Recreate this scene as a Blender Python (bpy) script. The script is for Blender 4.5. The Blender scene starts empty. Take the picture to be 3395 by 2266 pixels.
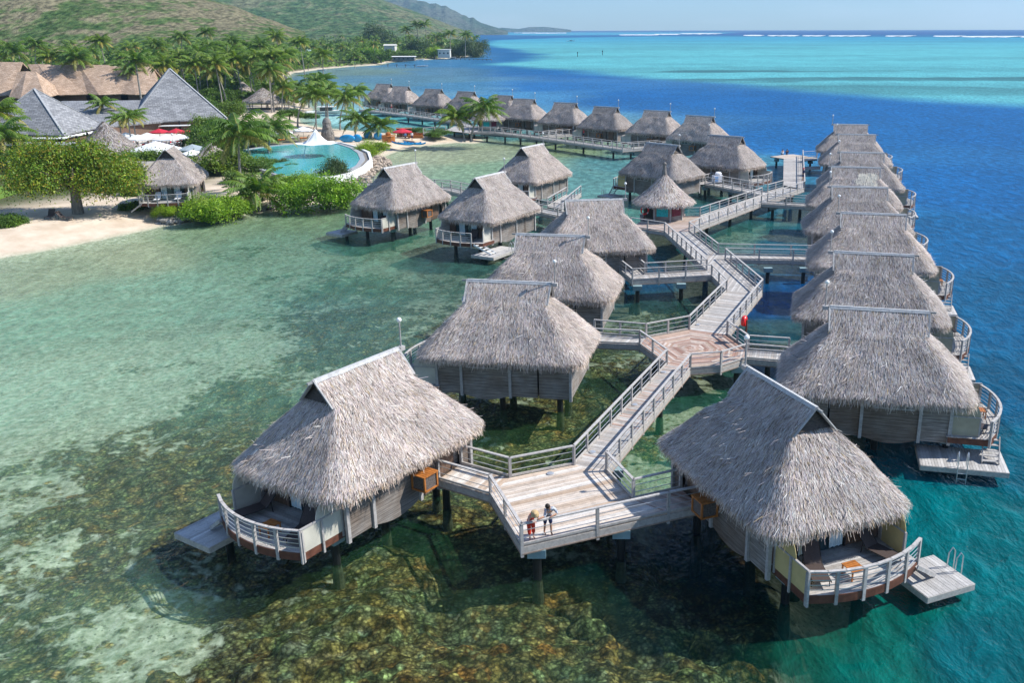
import bpy, math, random
import numpy as np
from mathutils import Vector, Matrix, noise
R = math.radians
random.seed(7)
rng = np.random.default_rng(7)
scene = bpy.context.scene
COL = scene.collection
# ------------------------------------------------------------------ camera model (pixels of the photograph, 3395 wide)
F, CX, CY, ROLL, HZ, CAMH = 3088.0, 1983.0, 1133.0, R(-.15), 95.4, 21.5
PITCH = math.atan((CY-HZ)/F)
def at(px, py, z=0.0):
    """world point at height z seen at pixel (px,py) of the photograph"""
    dx, dy = px-CX, py-CY
    cr, sr = math.cos(ROLL), math.sin(ROLL)
    x = (cr*dx+sr*dy)/F; y = (-sr*dx+cr*dy)/F
    c, s = math.cos(PITCH), math.sin(PITCH)
    D = (x, c-y*s, -s-y*c); t = (z-CAMH)/D[2]
    return Vector((D[0]*t, D[1]*t, z))
def atY(px, py, Y):
    """world point at forward distance Y seen at pixel"""
    dx, dy = px-CX, py-CY
    cr, sr = math.cos(ROLL), math.sin(ROLL)
    x = (cr*dx+sr*dy)/F; y = (-sr*dx+cr*dy)/F
    c, s = math.cos(PITCH), math.sin(PITCH)
    D = (x, c-y*s, -s-y*c); t = Y/D[1]
    return Vector((D[0]*t, Y, CAMH+D[2]*t))
SD = 3395/2349
def dat(x, y, z=0.0): return at(x*SD, y*SD, z)
def proj(P):
    X, Y, Z = P[0], P[1], P[2]-CAMH
    c, s = math.cos(PITCH), math.sin(PITCH)
    d = Y*c-Z*s; v = -(Y*s+Z*c)
    x = F*X/d; y = F*v/d
    cr, sr = math.cos(ROLL), math.sin(ROLL)
    return (CX+cr*x-sr*y, CY+sr*x+cr*y)
def view(ox, oy, s): return lambda x, y, z=0.0: at(ox+x*s, oy+y*s, z)
v1 = view(550, 1100, .5109); v2 = view(2100, 1200, .5522); v3 = view(1300, 900, .5996); v4 = view(2000, 400, .5939)
v5 = view(1100, 250, .38314); v6 = view(1900, 300, .36186); w1 = view(1200, 1400, .4257); w3 = view(1700, 600, .3406)
w7 = view(2500, 450, .18643); g3 = view(850, 250, .21304); g1 = view(0, 0, .36186); g4 = view(0, 200, .41445); g2 = view(600, 200, .36186)
h1 = view(0, 450, .21304); h2 = view(400, 400, .21304); h4 = view(1200, 60, .37286); h3 = view(800, 0, .38314)
# ------------------------------------------------------------------ tagging
def tag(o, label=None, cat=None, group=None, kind=None):
    if label: o['label'] = label
    if cat: o['category'] = cat
    if group: o['group'] = group
    if kind: o['kind'] = kind
    return o
def empty(name, loc=(0,0,0), rz=0, label=None, cat=None, group=None):
    o = bpy.data.objects.new(name, None); COL.objects.link(o)
    o.location = loc; o.rotation_euler = (0, 0, rz); o.empty_display_size = .3
    return tag(o, label, cat, group)
def copy_tree(o, parent=None):
    c = o.copy(); COL.objects.link(c); c.parent = parent
    for ch in KIDS.get(o.name, []):
        copy_tree(ch, c)
    return c
KIDS = {}
def link(name, me, parent=None):
    o = bpy.data.objects.new(name, me); COL.objects.link(o)
    if parent:
        o.parent = parent; KIDS.setdefault(parent.name, []).append(o)
    return o
# ------------------------------------------------------------------ mesh builder
class MB:
    def __init__(s): s.v = []; s.f = []; s.c = []; s.mi = []; s.cur = 0; s.col = (1, 1, 1)
    def add(s, vs, fs):
        n = len(s.v); s.v += [tuple(q) for q in vs]; s.c += [s.col]*len(vs)
        s.f += [tuple(i+n for i in f) for f in fs]; s.mi += [s.cur]*len(fs); return s
    def box(s, c, d, rz=0, M=None):
        x, y, z = d[0]/2, d[1]/2, d[2]/2
        vs = [Vector((a, b, e)) for e in (-z, z) for a, b in ((-x, -y), (x, -y), (x, y), (-x, y))]
        m = M or Matrix.Rotation(rz, 3, 'Z')
        return s.add([m@q+Vector(c) for q in vs], [(3, 2, 1, 0), (4, 5, 6, 7), (0, 1, 5, 4), (1, 2, 6, 5), (2, 3, 7, 6), (3, 0, 4, 7)])
    def bar(s, a, b, w, h, up=(0, 0, 1)):
        a, b = Vector(a), Vector(b); d = b-a; L = d.length
        if L < 1e-6: return s
        x = d/L; u = Vector(up)
        if abs(x.dot(u)) > .98: u = Vector((1, 0, 0))
        y = u.cross(x).normalized(); z = x.cross(y)
        M = Matrix((x, y, z)).transposed()
        return s.box((a+b)/2, (L, w, h), M=M)
    def tube(s, pts, r, n=8, cap=True):
        pts = [Vector(p) for p in pts]; rs = r if isinstance(r, (list, tuple)) else [r]*len(pts)
        vs = []; fs = []; pu = None
        for i, p in enumerate(pts):
            t = (pts[min(i+1, len(pts)-1)]-pts[max(i-1, 0)]).normalized()
            u = Vector((0, 0, 1)) if abs(t.z) < .9 else Vector((1, 0, 0))
            if pu is not None: u = pu
            a = (u-t*u.dot(t)).normalized(); pu = a; b = t.cross(a)
            for k in range(n):
                an = 2*math.pi*k/n; vs.append(p+(a*math.cos(an)+b*math.sin(an))*rs[i])
        for i in range(len(pts)-1):
            for k in range(n):
                fs.append((i*n+k, i*n+(k+1) % n, (i+1)*n+(k+1) % n, (i+1)*n+k))
        if cap: fs.append(tuple(range(n-1, -1, -1))); fs.append(tuple((len(pts)-1)*n+k for k in range(n)))
        return s.add(vs, fs)
    def lathe(s, c, prof, n=16, M=None):
        vs = []; fs = []; c = Vector(c)
        for r, z in prof:
            for k in range(n):
                an = 2*math.pi*k/n; q = Vector((r*math.cos(an), r*math.sin(an), z)); vs.append(c+(M@q if M else q))
        for i in range(len(prof)-1):
            for k in range(n):
                fs.append((i*n+k, i*n+(k+1) % n, (i+1)*n+(k+1) % n, (i+1)*n+k))
        fs.append(tuple(range(n-1, -1, -1))); fs.append(tuple((len(prof)-1)*n+k for k in range(n)))
        return s.add(vs, fs)
    def prism(s, poly, z0, z1):
        n = len(poly); a = sum(poly[i][0]*poly[(i+1) % n][1]-poly[(i+1) % n][0]*poly[i][1] for i in range(n))
        if a < 0: poly = poly[::-1]
        vs = [(p[0], p[1], z0) for p in poly]+[(p[0], p[1], z1) for p in poly]
        return s.add(vs, [tuple(range(n-1, -1, -1)), tuple(range(n, 2*n))]+[(i, (i+1) % n, n+(i+1) % n, n+i) for i in range(n)])
    def ico(s, c, r, sub=1, jit=0):
        me = ICO[sub]; c = Vector(c); rr = r if isinstance(r, (tuple, list)) else (r, r, r)
        return s.add([c+Vector((q[0]*rr[0], q[1]*rr[1], q[2]*rr[2]))*(1+random.uniform(-jit, jit)) for q in me[0]], me[1])
    def build(s, name, mats, parent=None, smooth=False):
        me = bpy.data.meshes.new(name); me.from_pydata(s.v, [], s.f)
        for m in (mats if isinstance(mats, (list, tuple)) else [mats]): me.materials.append(m)
        me.polygons.foreach_set('material_index', s.mi)
        ca = me.color_attributes.new('c', 'FLOAT_COLOR', 'POINT')
        ca.data.foreach_set('color', np.hstack([np.array(s.c, float).reshape(-1, 3), np.ones((len(s.c), 1))]).ravel())
        if smooth: me.polygons.foreach_set('use_smooth', [True]*len(s.f))
        me.update()
        return link(name, me, parent)
def mk_ico():
    import bmesh
    out = {}
    for sub in (1, 2, 3):
        bm = bmesh.new(); bmesh.ops.create_icosphere(bm, subdivisions=sub, radius=1)
        out[sub] = ([tuple(v.co) for v in bm.verts], [tuple(v.index for v in f.verts) for f in bm.faces]); bm.free()
    return out
ICO = mk_ico()
def np_mesh(name, V, Q, mat, C=None, smooth=False, parent=None, link_it=True):
    """V (n,3), Q (m,3|4) numpy arrays"""
    V = np.asarray(V, np.float32); Q = np.asarray(Q, np.int32); k = Q.shape[1]
    me = bpy.data.meshes.new(name)
    me.vertices.add(len(V)); me.vertices.foreach_set('co', V.ravel())
    me.loops.add(Q.size); me.loops.foreach_set('vertex_index', Q.ravel())
    me.polygons.add(len(Q)); me.polygons.foreach_set('loop_start', np.arange(0, Q.size, k, dtype=np.int32))
    me.polygons.foreach_set('loop_total', np.full(len(Q), k, np.int32))
    if smooth: me.polygons.foreach_set('use_smooth', np.ones(len(Q), bool))
    me.materials.append(mat)
    if C is not None:
        C = np.asarray(C, np.float32)
        if C.shape[1] == 3: C = np.hstack([C, np.ones((len(C), 1), np.float32)])
        ca = me.color_attributes.new('c', 'FLOAT_COLOR', 'POINT'); ca.data.foreach_set('color', C.ravel())
    me.update(calc_edges=True); me.validate()
    return link(name, me, parent) if link_it else me
# ------------------------------------------------------------------ materials
class NT:
    def __init__(s, name):
        s.m = bpy.data.materials.new(name); s.m.use_nodes = True; s.t = s.m.node_tree; s.t.nodes.clear()
        s.out = s.t.nodes.new('ShaderNodeOutputMaterial')
    def n(s, kind, **kw):
        nd = s.t.nodes.new('ShaderNode'+kind)
        for k, v in kw.items():
            if k.startswith('i_'):
                key = k[2:].replace('_', ' '); nd.inputs[int(key) if key.isdigit() else key].default_value = v
            else: setattr(nd, k, v)
        return nd
    def l(s, a, b): s.t.links.new(a, b); return s
    def attr(s, name='c'): return s.n('Attribute', attribute_name=name)
    def noise(s, scale, vec=None, detail=4, rough=.55, dist=0):
        nd = s.n('TexNoise', i_Scale=scale, i_Detail=detail, i_Roughness=rough, i_Distortion=dist)
        if vec is not None: s.l(vec, nd.inputs['Vector'])
        return nd
    def mapping(s, scale=(1, 1, 1), coord='Object', rot=(0, 0, 0)):
        tc = s.n('TexCoord'); mp = s.n('Mapping'); mp.inputs['Scale'].default_value = scale; mp.inputs['Rotation'].default_value = rot
        s.l(tc.outputs[coord], mp.inputs['Vector']); return mp.outputs['Vector']
    def geo(s, scale=(1, 1, 1)):
        g = s.n('NewGeometry'); mp = s.n('Mapping'); mp.inputs['Scale'].default_value = scale
        s.l(g.outputs['Position'], mp.inputs['Vector']); return mp.outputs['Vector']
    def ramp(s, fac, stops, interp='LINEAR'):
        r = s.n('ValToRGB'); r.color_ramp.interpolation = interp; e = r.color_ramp.elements
        while len(e) < len(stops): e.new(.5)
        for k, (p, c) in zip(e, stops):
            k.position = p; k.color = (*c, 1) if not isinstance(c, (int, float)) else (c, c, c, 1)
        s.l(fac, r.inputs[0]); return r.outputs[0]
    def mix(s, a, b, fac=.5, mode='MIX'):
        m = s.n('Mix', data_type='RGBA', blend_type=mode)
        for k, v in ((6, a), (7, b), (0, fac)):
            sock = m.inputs[k]
            if isinstance(v, (int, float)): sock.default_value = v if k == 0 else (v, v, v, 1)
            elif isinstance(v, tuple): sock.default_value = (*v, 1)
            else: s.l(v, sock)
        return m.outputs[2]
    def math(s, op, a, b=0.0, c=None):
        m = s.n('Math', operation=op)
        for i, v in enumerate((a, b) if c is None else (a, b, c)):
            if isinstance(v, (int, float)): m.inputs[i].default_value = v
            else: s.l(v, m.inputs[i])
        return m.outputs[0]
    def bump(s, h, dist=.02, strength=1.0):
        b = s.n('Bump'); b.inputs['Distance'].default_value = dist; b.inputs['Strength'].default_value = strength
        s.l(h, b.inputs['Height']); return b.outputs[0]
    def bsdf(s, col, rough=.7, bump=None, spec=.3, metal=0, **kw):
        p = s.n('BsdfPrincipled'); p.inputs['Specular IOR Level'].default_value = spec; p.inputs['Metallic'].default_value = metal
        if isinstance(col, tuple): p.inputs['Base Color'].default_value = (*col, 1)
        else: s.l(col, p.inputs['Base Color'])
        if isinstance(rough, (int, float)): p.inputs['Roughness'].default_value = rough
        else: s.l(rough, p.inputs['Roughness'])
        if bump is not None: s.l(bump, p.inputs['Normal'])
        for k, v in kw.items(): p.inputs[k.replace('_', ' ')].default_value = v
        s.l(p.outputs[0], s.out.inputs[0]); return p
M = {}
def plain(name, col, rough=.6, var=.15, scale=3, spec=.3, metal=0, stretch=(1, 1, 1), attr=False):
    t = NT(name); nz = t.noise(scale, t.mapping(stretch), detail=5).outputs[0]
    base = t.mix(tuple(c*(1-var) for c in col), tuple(min(1, c*(1+var)) for c in col), t.ramp(nz, [(.3, 0), (.7, 1)]))
    if attr: base = t.mix(base, t.attr().outputs[0], 1.0, 'MULTIPLY')
    t.bsdf(base, rough, spec=spec, metal=metal); M[name] = t.m; return t.m
def mk_materials():
    # thatch blades
    t = NT('thatch'); a = t.attr().outputs[0]; nz = t.noise(.75, t.geo(), 6, .6).outputs[0]
    oi = t.n('ObjectInfo').outputs['Random']
    c = t.mix(a, t.ramp(nz, [(.28, .7), (.5, .98), (.7, 1.14)]), 1.0, 'MULTIPLY')
    c = t.mix(c, t.ramp(oi, [(0, (.84, .83, .82)), (.5, (1.0, .985, .97)), (1, (1.1, 1.06, 1.02))]), 1.0, 'MULTIPLY')
    p = t.bsdf(c, .75, spec=.25)
    M['thatch'] = t.m
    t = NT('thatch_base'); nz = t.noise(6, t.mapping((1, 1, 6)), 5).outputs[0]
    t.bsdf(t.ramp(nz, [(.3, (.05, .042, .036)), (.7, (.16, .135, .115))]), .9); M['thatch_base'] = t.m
    # weathered planks (walls)
    t = NT('wall_planks'); v = t.mapping((.5, .5, 11)); nz = t.noise(2.0, v, 6, .7).outputs[0]
    n2 = t.noise(.8, t.mapping(), 3).outputs[0]
    wv = t.n('TexWave', wave_type='BANDS', bands_direction='Z', wave_profile='SAW', i_Scale=1.65, i_Distortion=0.0)
    t.l(t.mapping(), wv.inputs['Vector'])
    line = t.ramp(wv.outputs['Fac'], [(0, .15), (.1, .95), (1, 1.05)])
    c = t.ramp(nz, [(.28, (.12, .108, .10)), (.5, (.27, .25, .235)), (.7, (.44, .415, .39))])
    c = t.mix(c, t.ramp(n2, [(.35, (.75, .62, .52)), (.65, (1.05, 1.05, 1.05))]), .8, 'MULTIPLY')
    c = t.mix(c, line, 1.0, 'MULTIPLY'); c = t.mix(c, t.attr().outputs[0], 1.0, 'MULTIPLY')
    t.bsdf(c, .8, bump=t.bump(wv.outputs['Fac'], .01, .6)); M['wall'] = t.m
    # grey timber, long grain both ways (posts, rails, fascia)
    t = NT('grey_timber'); nz = t.noise(5, t.mapping((1, 1, 1)), 6, .7, 1).outputs[0]
    c = t.ramp(nz, [(.25, (.25, .235, .225)), (.55, (.42, .40, .385)), (.8, (.56, .54, .52))])
    c = t.mix(c, t.attr().outputs[0], 1.0, 'MULTIPLY')
    t.bsdf(c, .75); M['timber'] = t.m
    # deck boards, tint per board in attribute
    t = NT('deck_boards'); nz = t.noise(2.2, t.geo(), 6, .7, .5).outputs[0]; n2 = t.noise(26, t.geo(), 3).outputs[0]
    c = t.mix(t.attr().outputs[0], t.ramp(nz, [(.25, .62), (.5, .95), (.75, 1.12)]), 1.0, 'MULTIPLY')
    c = t.mix(c, t.ramp(n2, [(.3, .85), (.7, 1.08)]), 1.0, 'MULTIPLY')
    t.bsdf(c, .75); M['deck'] = t.m
    plain('under', (.10, .07, .05), .9); plain('redwood', (.12, .048, .03), .7, .35, 4)
    plain('crust', (.055, .065, .035), .9, .5, 6); plain('orange_wood', (.42, .15, .035), .45, .35, 5, .5); plain('pile', (.012, .014, .016), .35, .3, 5, .5)  # crust: encrusted pile foot, its colour darkened as if shadowed
    plain('cap', (.22, .32, .34), .7); plain('steel', (.62, .63, .64), .3, .08, 9, .5, .6)
    plain('white', (.78, .78, .76), .5, .05); plain('globe', (.85, .85, .82), .3, .03)
    t = NT('screen_cloth'); nz = t.noise(1.3, t.mapping(), 4).outputs[0]
    t.bsdf(t.mix(t.attr().outputs[0], t.ramp(nz, [(.3, .8), (.7, 1.05)]), 1.0, 'MULTIPLY'), .6); M['screen'] = t.m
    plain('curtain', (.55, .68, .72), .8, .15, 3); plain('sling', (.075, .055, .05), .6, .2, 20); plain('dark', (.02, .018, .018), .6)
    plain('lattice', (.12, .1, .09), .8, .6, 22); plain('door_wood', (.16, .1, .07), .6, .4, 3, stretch=(6, 6, .6))
    t = NT('glass'); t.bsdf((.03, .06, .07), .08, spec=.6); M['glass'] = t.m
    plain('sail', (.86, .86, .86), .6, .02); plain('red_cloth', (.55, .03, .05), .6, .1); plain('grey_cloth', (.33, .38, .40), .7, .1)
    plain('blue_plastic', (.02, .28, .55), .35, .2, 1.5, .5); plain('teal_panel', (.02, .42, .45), .5, .3, 6); plain('red_paint', (.72, .02, .02), .35, .1, 3, .5)
    plain('skin', (.45, .24, .15), .5, .06, 5); plain('skin_pink', (.6, .34, .26), .5, .06, 5); plain('hair', (.02, .014, .01), .6); plain('blond', (.45, .3, .14), .6)
    plain('straw', (.50, .36, .19), .8, .15, 20); plain('red_dress', (.62, .045, .02), .7, .15, 8); plain('navy', (.02, .03, .09), .8, .2, 8)
    t = NT('patterned_shirt'); vo = t.n('TexVoronoi', i_Scale=14.0); t.l(t.mapping(), vo.inputs['Vector'])
    t.bsdf(t.ramp(vo.outputs['Distance'], [(.25, (.09, .12, .22)), (.45, (.5, .53, .58))]), .8); M['shirt'] = t.m
    plain('white_cloth', (.75, .75, .78), .8, .1, 6); plain('blue_cloth', (.2, .35, .6), .8, .2, 6); plain('orange_cloth', (.8, .22, .03), .7, .15)
    # shingle roofs
    def shingle(name, c1, c2, c3):
        t = NT(name); v = t.geo((1, 1, 1)); b = t.n('TexBrick', i_Scale=1.0, i_Mortar_Size=.035)
        b.inputs['Brick Width'].default_value = .9; b.inputs['Row Height'].default_value = .36
        b.inputs['Color1'].default_value = (*c1, 1); b.inputs['Color2'].default_value = (*c2, 1); b.inputs['Mortar'].default_value = (*c3, 1)
        uv = t.n('UVMap'); t.l(uv.outputs[0], b.inputs['Vector'])
        nz = t.noise(.5, v, 5).outputs[0]; n2 = t.noise(5, v, 3).outputs[0]
        c = t.mix(b.outputs[0], t.ramp(nz, [(.3, .8), (.7, 1.12)]), 1.0, 'MULTIPLY')
        c = t.mix(c, t.ramp(n2, [(.3, .78), (.7, 1.15)]), 1.0, 'MULTIPLY')
        t.bsdf(c, .85); M[name] = t.m
    shingle('grey_shingle', (.21, .215, .225), (.36, .365, .375), (.12, .12, .135))
    shingle('brown_shingle', (.42, .29, .20), (.62, .46, .34), (.22, .14, .09))
    # foliage
    def leaf(name, var=.5, trans=.35):
        t = NT(name); nz = t.noise(.35, t.geo(), 3).outputs[0]; oi = t.n('ObjectInfo').outputs['Random']
        c = t.mix(t.attr().outputs[0], t.ramp(nz, [(.3, (1-var*.5,)*3), (.7, (1+var*.5,)*3)]), 1.0, 'MULTIPLY')
        c = t.mix(c, t.ramp(oi, [(0, (.8, .88, .8)), (.5, (1, 1, 1)), (1, (1.22, 1.1, .8))]), 1.0, 'MULTIPLY')
        d = t.n('BsdfPrincipled', i_Roughness=.5); d.inputs['Specular IOR Level'].default_value = .35
        tr = t.n('BsdfTranslucent'); mx = t.n('MixShader', i_0=trans)
        t.l(c, d.inputs['Base Color']); t.l(t.mix(c, (1.2, 1.25, .5), 1.0, 'MULTIPLY'), tr.inputs[0])
        t.l(d.outputs[0], mx.inputs[1]); t.l(tr.outputs[0], mx.inputs[2]); t.l(mx.outputs[0], t.out.inputs[0]); M[name] = t.m
    leaf('leaf'); leaf('palm_leaf', .3, .3)
    plain('bark', (.22, .19, .16), .9, .35, 6, stretch=(1, 1, .4)); plain('palm_trunk', (.30, .27, .235), .9, .3, 5, stretch=(1, 1, 3))
    plain('rock', (.30, .28, .26), .9, .5, 2.5); plain('pool_rim', (.35, .36, .37), .6, .2); plain('stone', (.2, .18, .16), .9, .5, 4)
mk_materials()
# ------------------------------------------------------------------ thatched roof (shared meshes)
PAL = np.array([(.50, .445, .415), (.40, .355, .33), (.62, .57, .54), (.26, .22, .205), (.36, .29, .17), (.40, .35, .385), (.47, .43, .44), (.76, .71, .67), (.11, .09, .08), (.54, .46, .38)])
PW = np.array([.22, .17, .17, .12, .06, .07, .09, .05, .09, .03]); PW = PW/PW.sum(); PAL = PAL*np.array([1.27, 1.235, 1.215])
def blades(Pt, Dn, N, L, W, lift, rg, jitter=.22):
    """thin quads from point Pt running along Dn (unit), N normal"""
    n = len(Pt)
    S = np.cross(N, Dn); S /= np.linalg.norm(S, axis=1)[:, None]
    D = Dn+S*rg.normal(0, jitter, (n, 1)); D /= np.linalg.norm(D, axis=1)[:, None]
    S = np.cross(N, D); S /= np.linalg.norm(S, axis=1)[:, None]
    a = Pt+N*rg.uniform(.0, .05, (n, 1)); b = a+D*L[:, None]+N*(lift*rg.uniform(-.2, 1, n))[:, None]
    w = W[:, None]*S*.5
    V = np.stack([a-w, a+w, b+w*.5, b-w*.5], 1).reshape(-1, 3)
    Q = np.arange(4*n).reshape(n, 4)
    c = np.minimum(.72, PAL[rg.choice(len(PAL), n, p=PW)])*rg.uniform(.82, 1.15, (n, 1))
    return V, Q, np.repeat(c, 4, 0)
def loft_roof(outline, top, z0, z1, sag, nt=14):
    """closed outlines with matching counts -> grid points P[nt+1][n]"""
    out = np.array(outline); tp = np.array(top); P = []
    for i in range(nt+1):
        t = i/nt; xy = out*(1-t)+tp*t; z = z0+(z1-z0)*t-sag*math.sin(math.pi*t)
        P.append(np.hstack([xy, np.full((len(xy), 1), z)]))
    return np.array(P)
def bungalow_roof(seed, nbl=78000, HX=4.85, HY=3.32, ZE=2.02, ZG=4.72, ZR=5.67, GX=2.15, GY=.88, RX=2.45):
    rg = np.random.default_rng(seed)
    # rounded outline
    rr = 1.0; out = []; tp = []
    cor = [(HX, -HY, GX, -GY), (HX, HY, GX, GY), (-HX, HY, -GX, GY), (-HX, -HY, -GX, -GY)]
    angs = [-90, 0, 90, 180]
    for k, (x, y, gx, gy) in enumerate(cor):
        cx, cy = x-math.copysign(rr, x), y-math.copysign(rr, y)
        for j in range(7):
            a = R(angs[k]+15*j); out.append((cx+rr*math.cos(a), cy+rr*math.sin(a))); tp.append((gx, gy))
        nx, ny, ngx, ngy = cor[(k+1) % 4]
        a = R(angs[k]+90); p0 = (cx+rr*math.cos(a), cy+rr*math.sin(a))
        c2x, c2y = nx-math.copysign(rr, nx), ny-math.copysign(rr, ny); a2 = R(angs[(k+1) % 4]); p1 = (c2x+rr*math.cos(a2), c2y+rr*math.sin(a2))
        for j in range(1, 12):
            t = j/12; out.append((p0[0]*(1-t)+p1[0]*t, p0[1]*(1-t)+p1[1]*t)); tp.append((gx*(1-t)+ngx*t, gy*(1-t)+ngy*t))
    P = loft_roof(out, tp, ZE, ZG, -.07)
    nt, n = P.shape[0]-1, P.shape[1]
    # lumpy
    for i in range(nt+1):
        for j in range(n):
            q = P[i, j]; d = noise.noise(Vector((q[0]*.9+seed*7, q[1]*.9, q[2]*.9)))
            P[i, j, 2] += d*.09 if i < nt else 0
            if i == 0: P[i, j, 2] += .09*noise.noise(Vector((q[0]*1.7, q[1]*1.7, seed)))
    V = P.reshape(-1, 3); Q = [(i*n+j, i*n+(j+1) % n, (i+1)*n+(j+1) % n, (i+1)*n+j) for i in range(nt) for j in range(n)]
    # underside lip: eave thickness
    base = len(V); low = P[0].copy(); low[:, :2] *= .985; low[:, 2] -= .3; inn = P[0].copy(); inn[:, :2] *= .88; inn[:, 2] -= .05
    V = np.vstack([V, low, inn])
    for j in range(n):
        k = (j+1) % n
        Q.append((j, base+j, base+k, k)); Q.append((base+j, base+n+j, base+n+k, base+k))
    # upper gable prism
    b = len(V); ux = 2.38
    V = np.vstack([V, np.array([(-ux, -GY, ZG), (ux, -GY, ZG), (ux, GY, ZG), (-ux, GY, ZG), (-RX, 0, ZR), (RX, 0, ZR), (-ux+.3, 0, ZR-.1), (ux-.3, 0, ZR-.1)])])
    Q += [(b, b+1, b+5, b+4), (b+2, b+3, b+4, b+5), (b+1, b+2, b+7, b+7), (b+3, b, b+6, b+6)]
    Q = [q if q[2] != q[3] else (q[0], q[1], q[2], (q[2])) for q in Q]
    quads = [q for q in Q if len(set(q)) == 4]; tris = [tuple(dict.fromkeys(q)) for q in Q if len(set(q)) == 3]
    # blades on loft
    def bil(i, j, u, v):
        p00, p01, p10, p11 = P[i, j], P[i, (j+1) % n], P[i+1, j], P[i+1, (j+1) % n]
        u = u[:, None]; v = v[:, None]
        pt = (p00*(1-u)+p01*u)*(1-v)+(p10*(1-u)+p11*u)*v
        dn = (p00*(1-u)+p01*u)-(p10*(1-u)+p11*u); al = (p01-p00)*(1-v)+(p11-p10)*v
        return pt, dn, al
    ii, jj = np.meshgrid(np.arange(nt), np.arange(n), indexing='ij'); ii = ii.ravel(); jj = jj.ravel()
    ar = np.linalg.norm(np.cross(P[ii, (jj+1) % n]-P[ii, jj], P[ii+1, jj]-P[ii, jj]), axis=1)+np.linalg.norm(np.cross(P[ii+1, (jj+1) % n]-P[ii+1, jj], P[ii+1, jj]-P[ii, jj]), axis=1)*.9
    pick = rg.choice(len(ar), nbl, p=ar/ar.sum()); i = ii[pick]; j = jj[pick]
    pt, dn, al = bil(i, j, rg.random(nbl), rg.random(nbl))
    dn /= np.linalg.norm(dn, axis=1)[:, None]; N = np.cross(al, -dn); N /= np.linalg.norm(N, axis=1)[:, None]; N[N[:, 2] < 0] *= -1
    L = rg.uniform(.16, .42, nbl); W = rg.uniform(.010, .025, nbl)
    parts = [blades(pt, dn, N, L, W, .06, rg, .15)]
    # scruffy tufts sticking up
    m = 600; s = rg.integers(0, nbl, m)
    parts.append(blades(pt[s], dn[s], N[s], rg.uniform(.2, .5, m), rg.uniform(.02, .04, m), .3, rg, .7))
    # upper prism blades
    m = 10000; sx = rg.uniform(-1, 1, m); t = rg.random(m); sy = rg.choice([-1, 1], m)
    pt2 = np.stack([sx*(ux*(1-t)+RX*t), sy*GY*(1-t), ZG+(ZR-ZG)*t], 1)
    d2 = np.stack([np.zeros(m), sy*GY, np.full(m, -(ZR-ZG))], 1); d2 /= np.linalg.norm(d2, axis=1)[:, None]
    N2 = np.stack([np.zeros(m), sy*(ZR-ZG), np.full(m, GY)], 1); N2 /= np.linalg.norm(N2, axis=1)[:, None]
    parts.append(blades(pt2, d2, N2, rg.uniform(.2, .45, m), rg.uniform(.011, .026, m), .05, rg))
    # gable infill (dark thatch)
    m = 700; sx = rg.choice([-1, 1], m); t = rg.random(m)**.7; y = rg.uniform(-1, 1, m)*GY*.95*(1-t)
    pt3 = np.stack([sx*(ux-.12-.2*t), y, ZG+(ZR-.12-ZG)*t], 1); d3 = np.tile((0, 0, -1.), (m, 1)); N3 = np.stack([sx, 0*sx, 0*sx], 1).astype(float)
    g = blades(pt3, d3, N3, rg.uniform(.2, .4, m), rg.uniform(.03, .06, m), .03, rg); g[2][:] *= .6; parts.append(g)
    # eave fringe
    m = 15000; j = rg.integers(0, n, m); seg = np.linalg.norm(P[0, (j+1) % n]-P[0, j], axis=1); keep = rg.random(m) < seg/seg.max(); j = j[keep]; m = len(j)
    u = rg.random((m, 1)); e = P[0, j]*(1-u)+P[0, (j+1) % n]*u; o = P[0, j]-P[1, j]; o /= np.linalg.norm(o, axis=1)[:, None]
    e = e-o*rg.uniform(0, .18, (m, 1)); e[:, 2] -= rg.uniform(-.05, .22, m)
    d = o*rg.uniform(.1, .8, (m, 1))+np.array([0, 0, -1.])*rg.uniform(.4, 1, (m, 1)); d /= np.linalg.norm(d, axis=1)[:, None]
    al = P[0, (j+1) % n]-P[0, j]; N4 = np.cross(d, al); N4 /= np.linalg.norm(N4, axis=1)[:, None]
    f = blades(e, d, N4, rg.uniform(.2, .5, m)*(1+.5*(rg.random(m) > .95)), rg.uniform(.011, .028, m), .05, rg, .22); f[2][:] *= np.array([1.05, .98, .9]); parts.append(f)
    return V, quads, tris, parts
def roof_mesh(name, V, quads, tris, parts):
    me = bpy.data.meshes.new(name)
    fs = [tuple(q) for q in quads]+[tuple(q) for q in tris]
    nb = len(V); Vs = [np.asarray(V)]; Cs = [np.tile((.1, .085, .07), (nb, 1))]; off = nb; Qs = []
    for v, q, c in parts: Vs.append(v); Cs.append(c); Qs.append(q+off); off += len(v)
    Vall = np.vstack(Vs).astype(np.float32); C = np.vstack(Cs).astype(np.float32); Qa = np.vstack(Qs)
    me.vertices.add(len(Vall)); me.vertices.foreach_set('co', Vall.ravel())
    tot = [len(f) for f in fs]+[4]*len(Qa); idx = np.concatenate([np.array([i for f in fs for i in f], np.int32), Qa.ravel().astype(np.int32)])
    me.loops.add(len(idx)); me.loops.foreach_set('vertex_index', idx)
    me.polygons.add(len(tot)); st = np.concatenate([[0], np.cumsum(tot)[:-1]]).astype(np.int32)
    me.polygons.foreach_set('loop_start', st); me.polygons.foreach_set('loop_total', np.array(tot, np.int32))
    mi = np.array([1]*len(fs)+[0]*len(Qa), np.int32); me.polygons.foreach_set('material_index', mi)
    me.materials.append(M['thatch']); me.materials.append(M['thatch_base'])
    ca = me.color_attributes.new('c', 'FLOAT_COLOR', 'POINT'); ca.data.foreach_set('color', np.hstack([C, np.ones((len(C), 1), np.float32)]).ravel())
    me.update(calc_edges=True); return me
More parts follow.
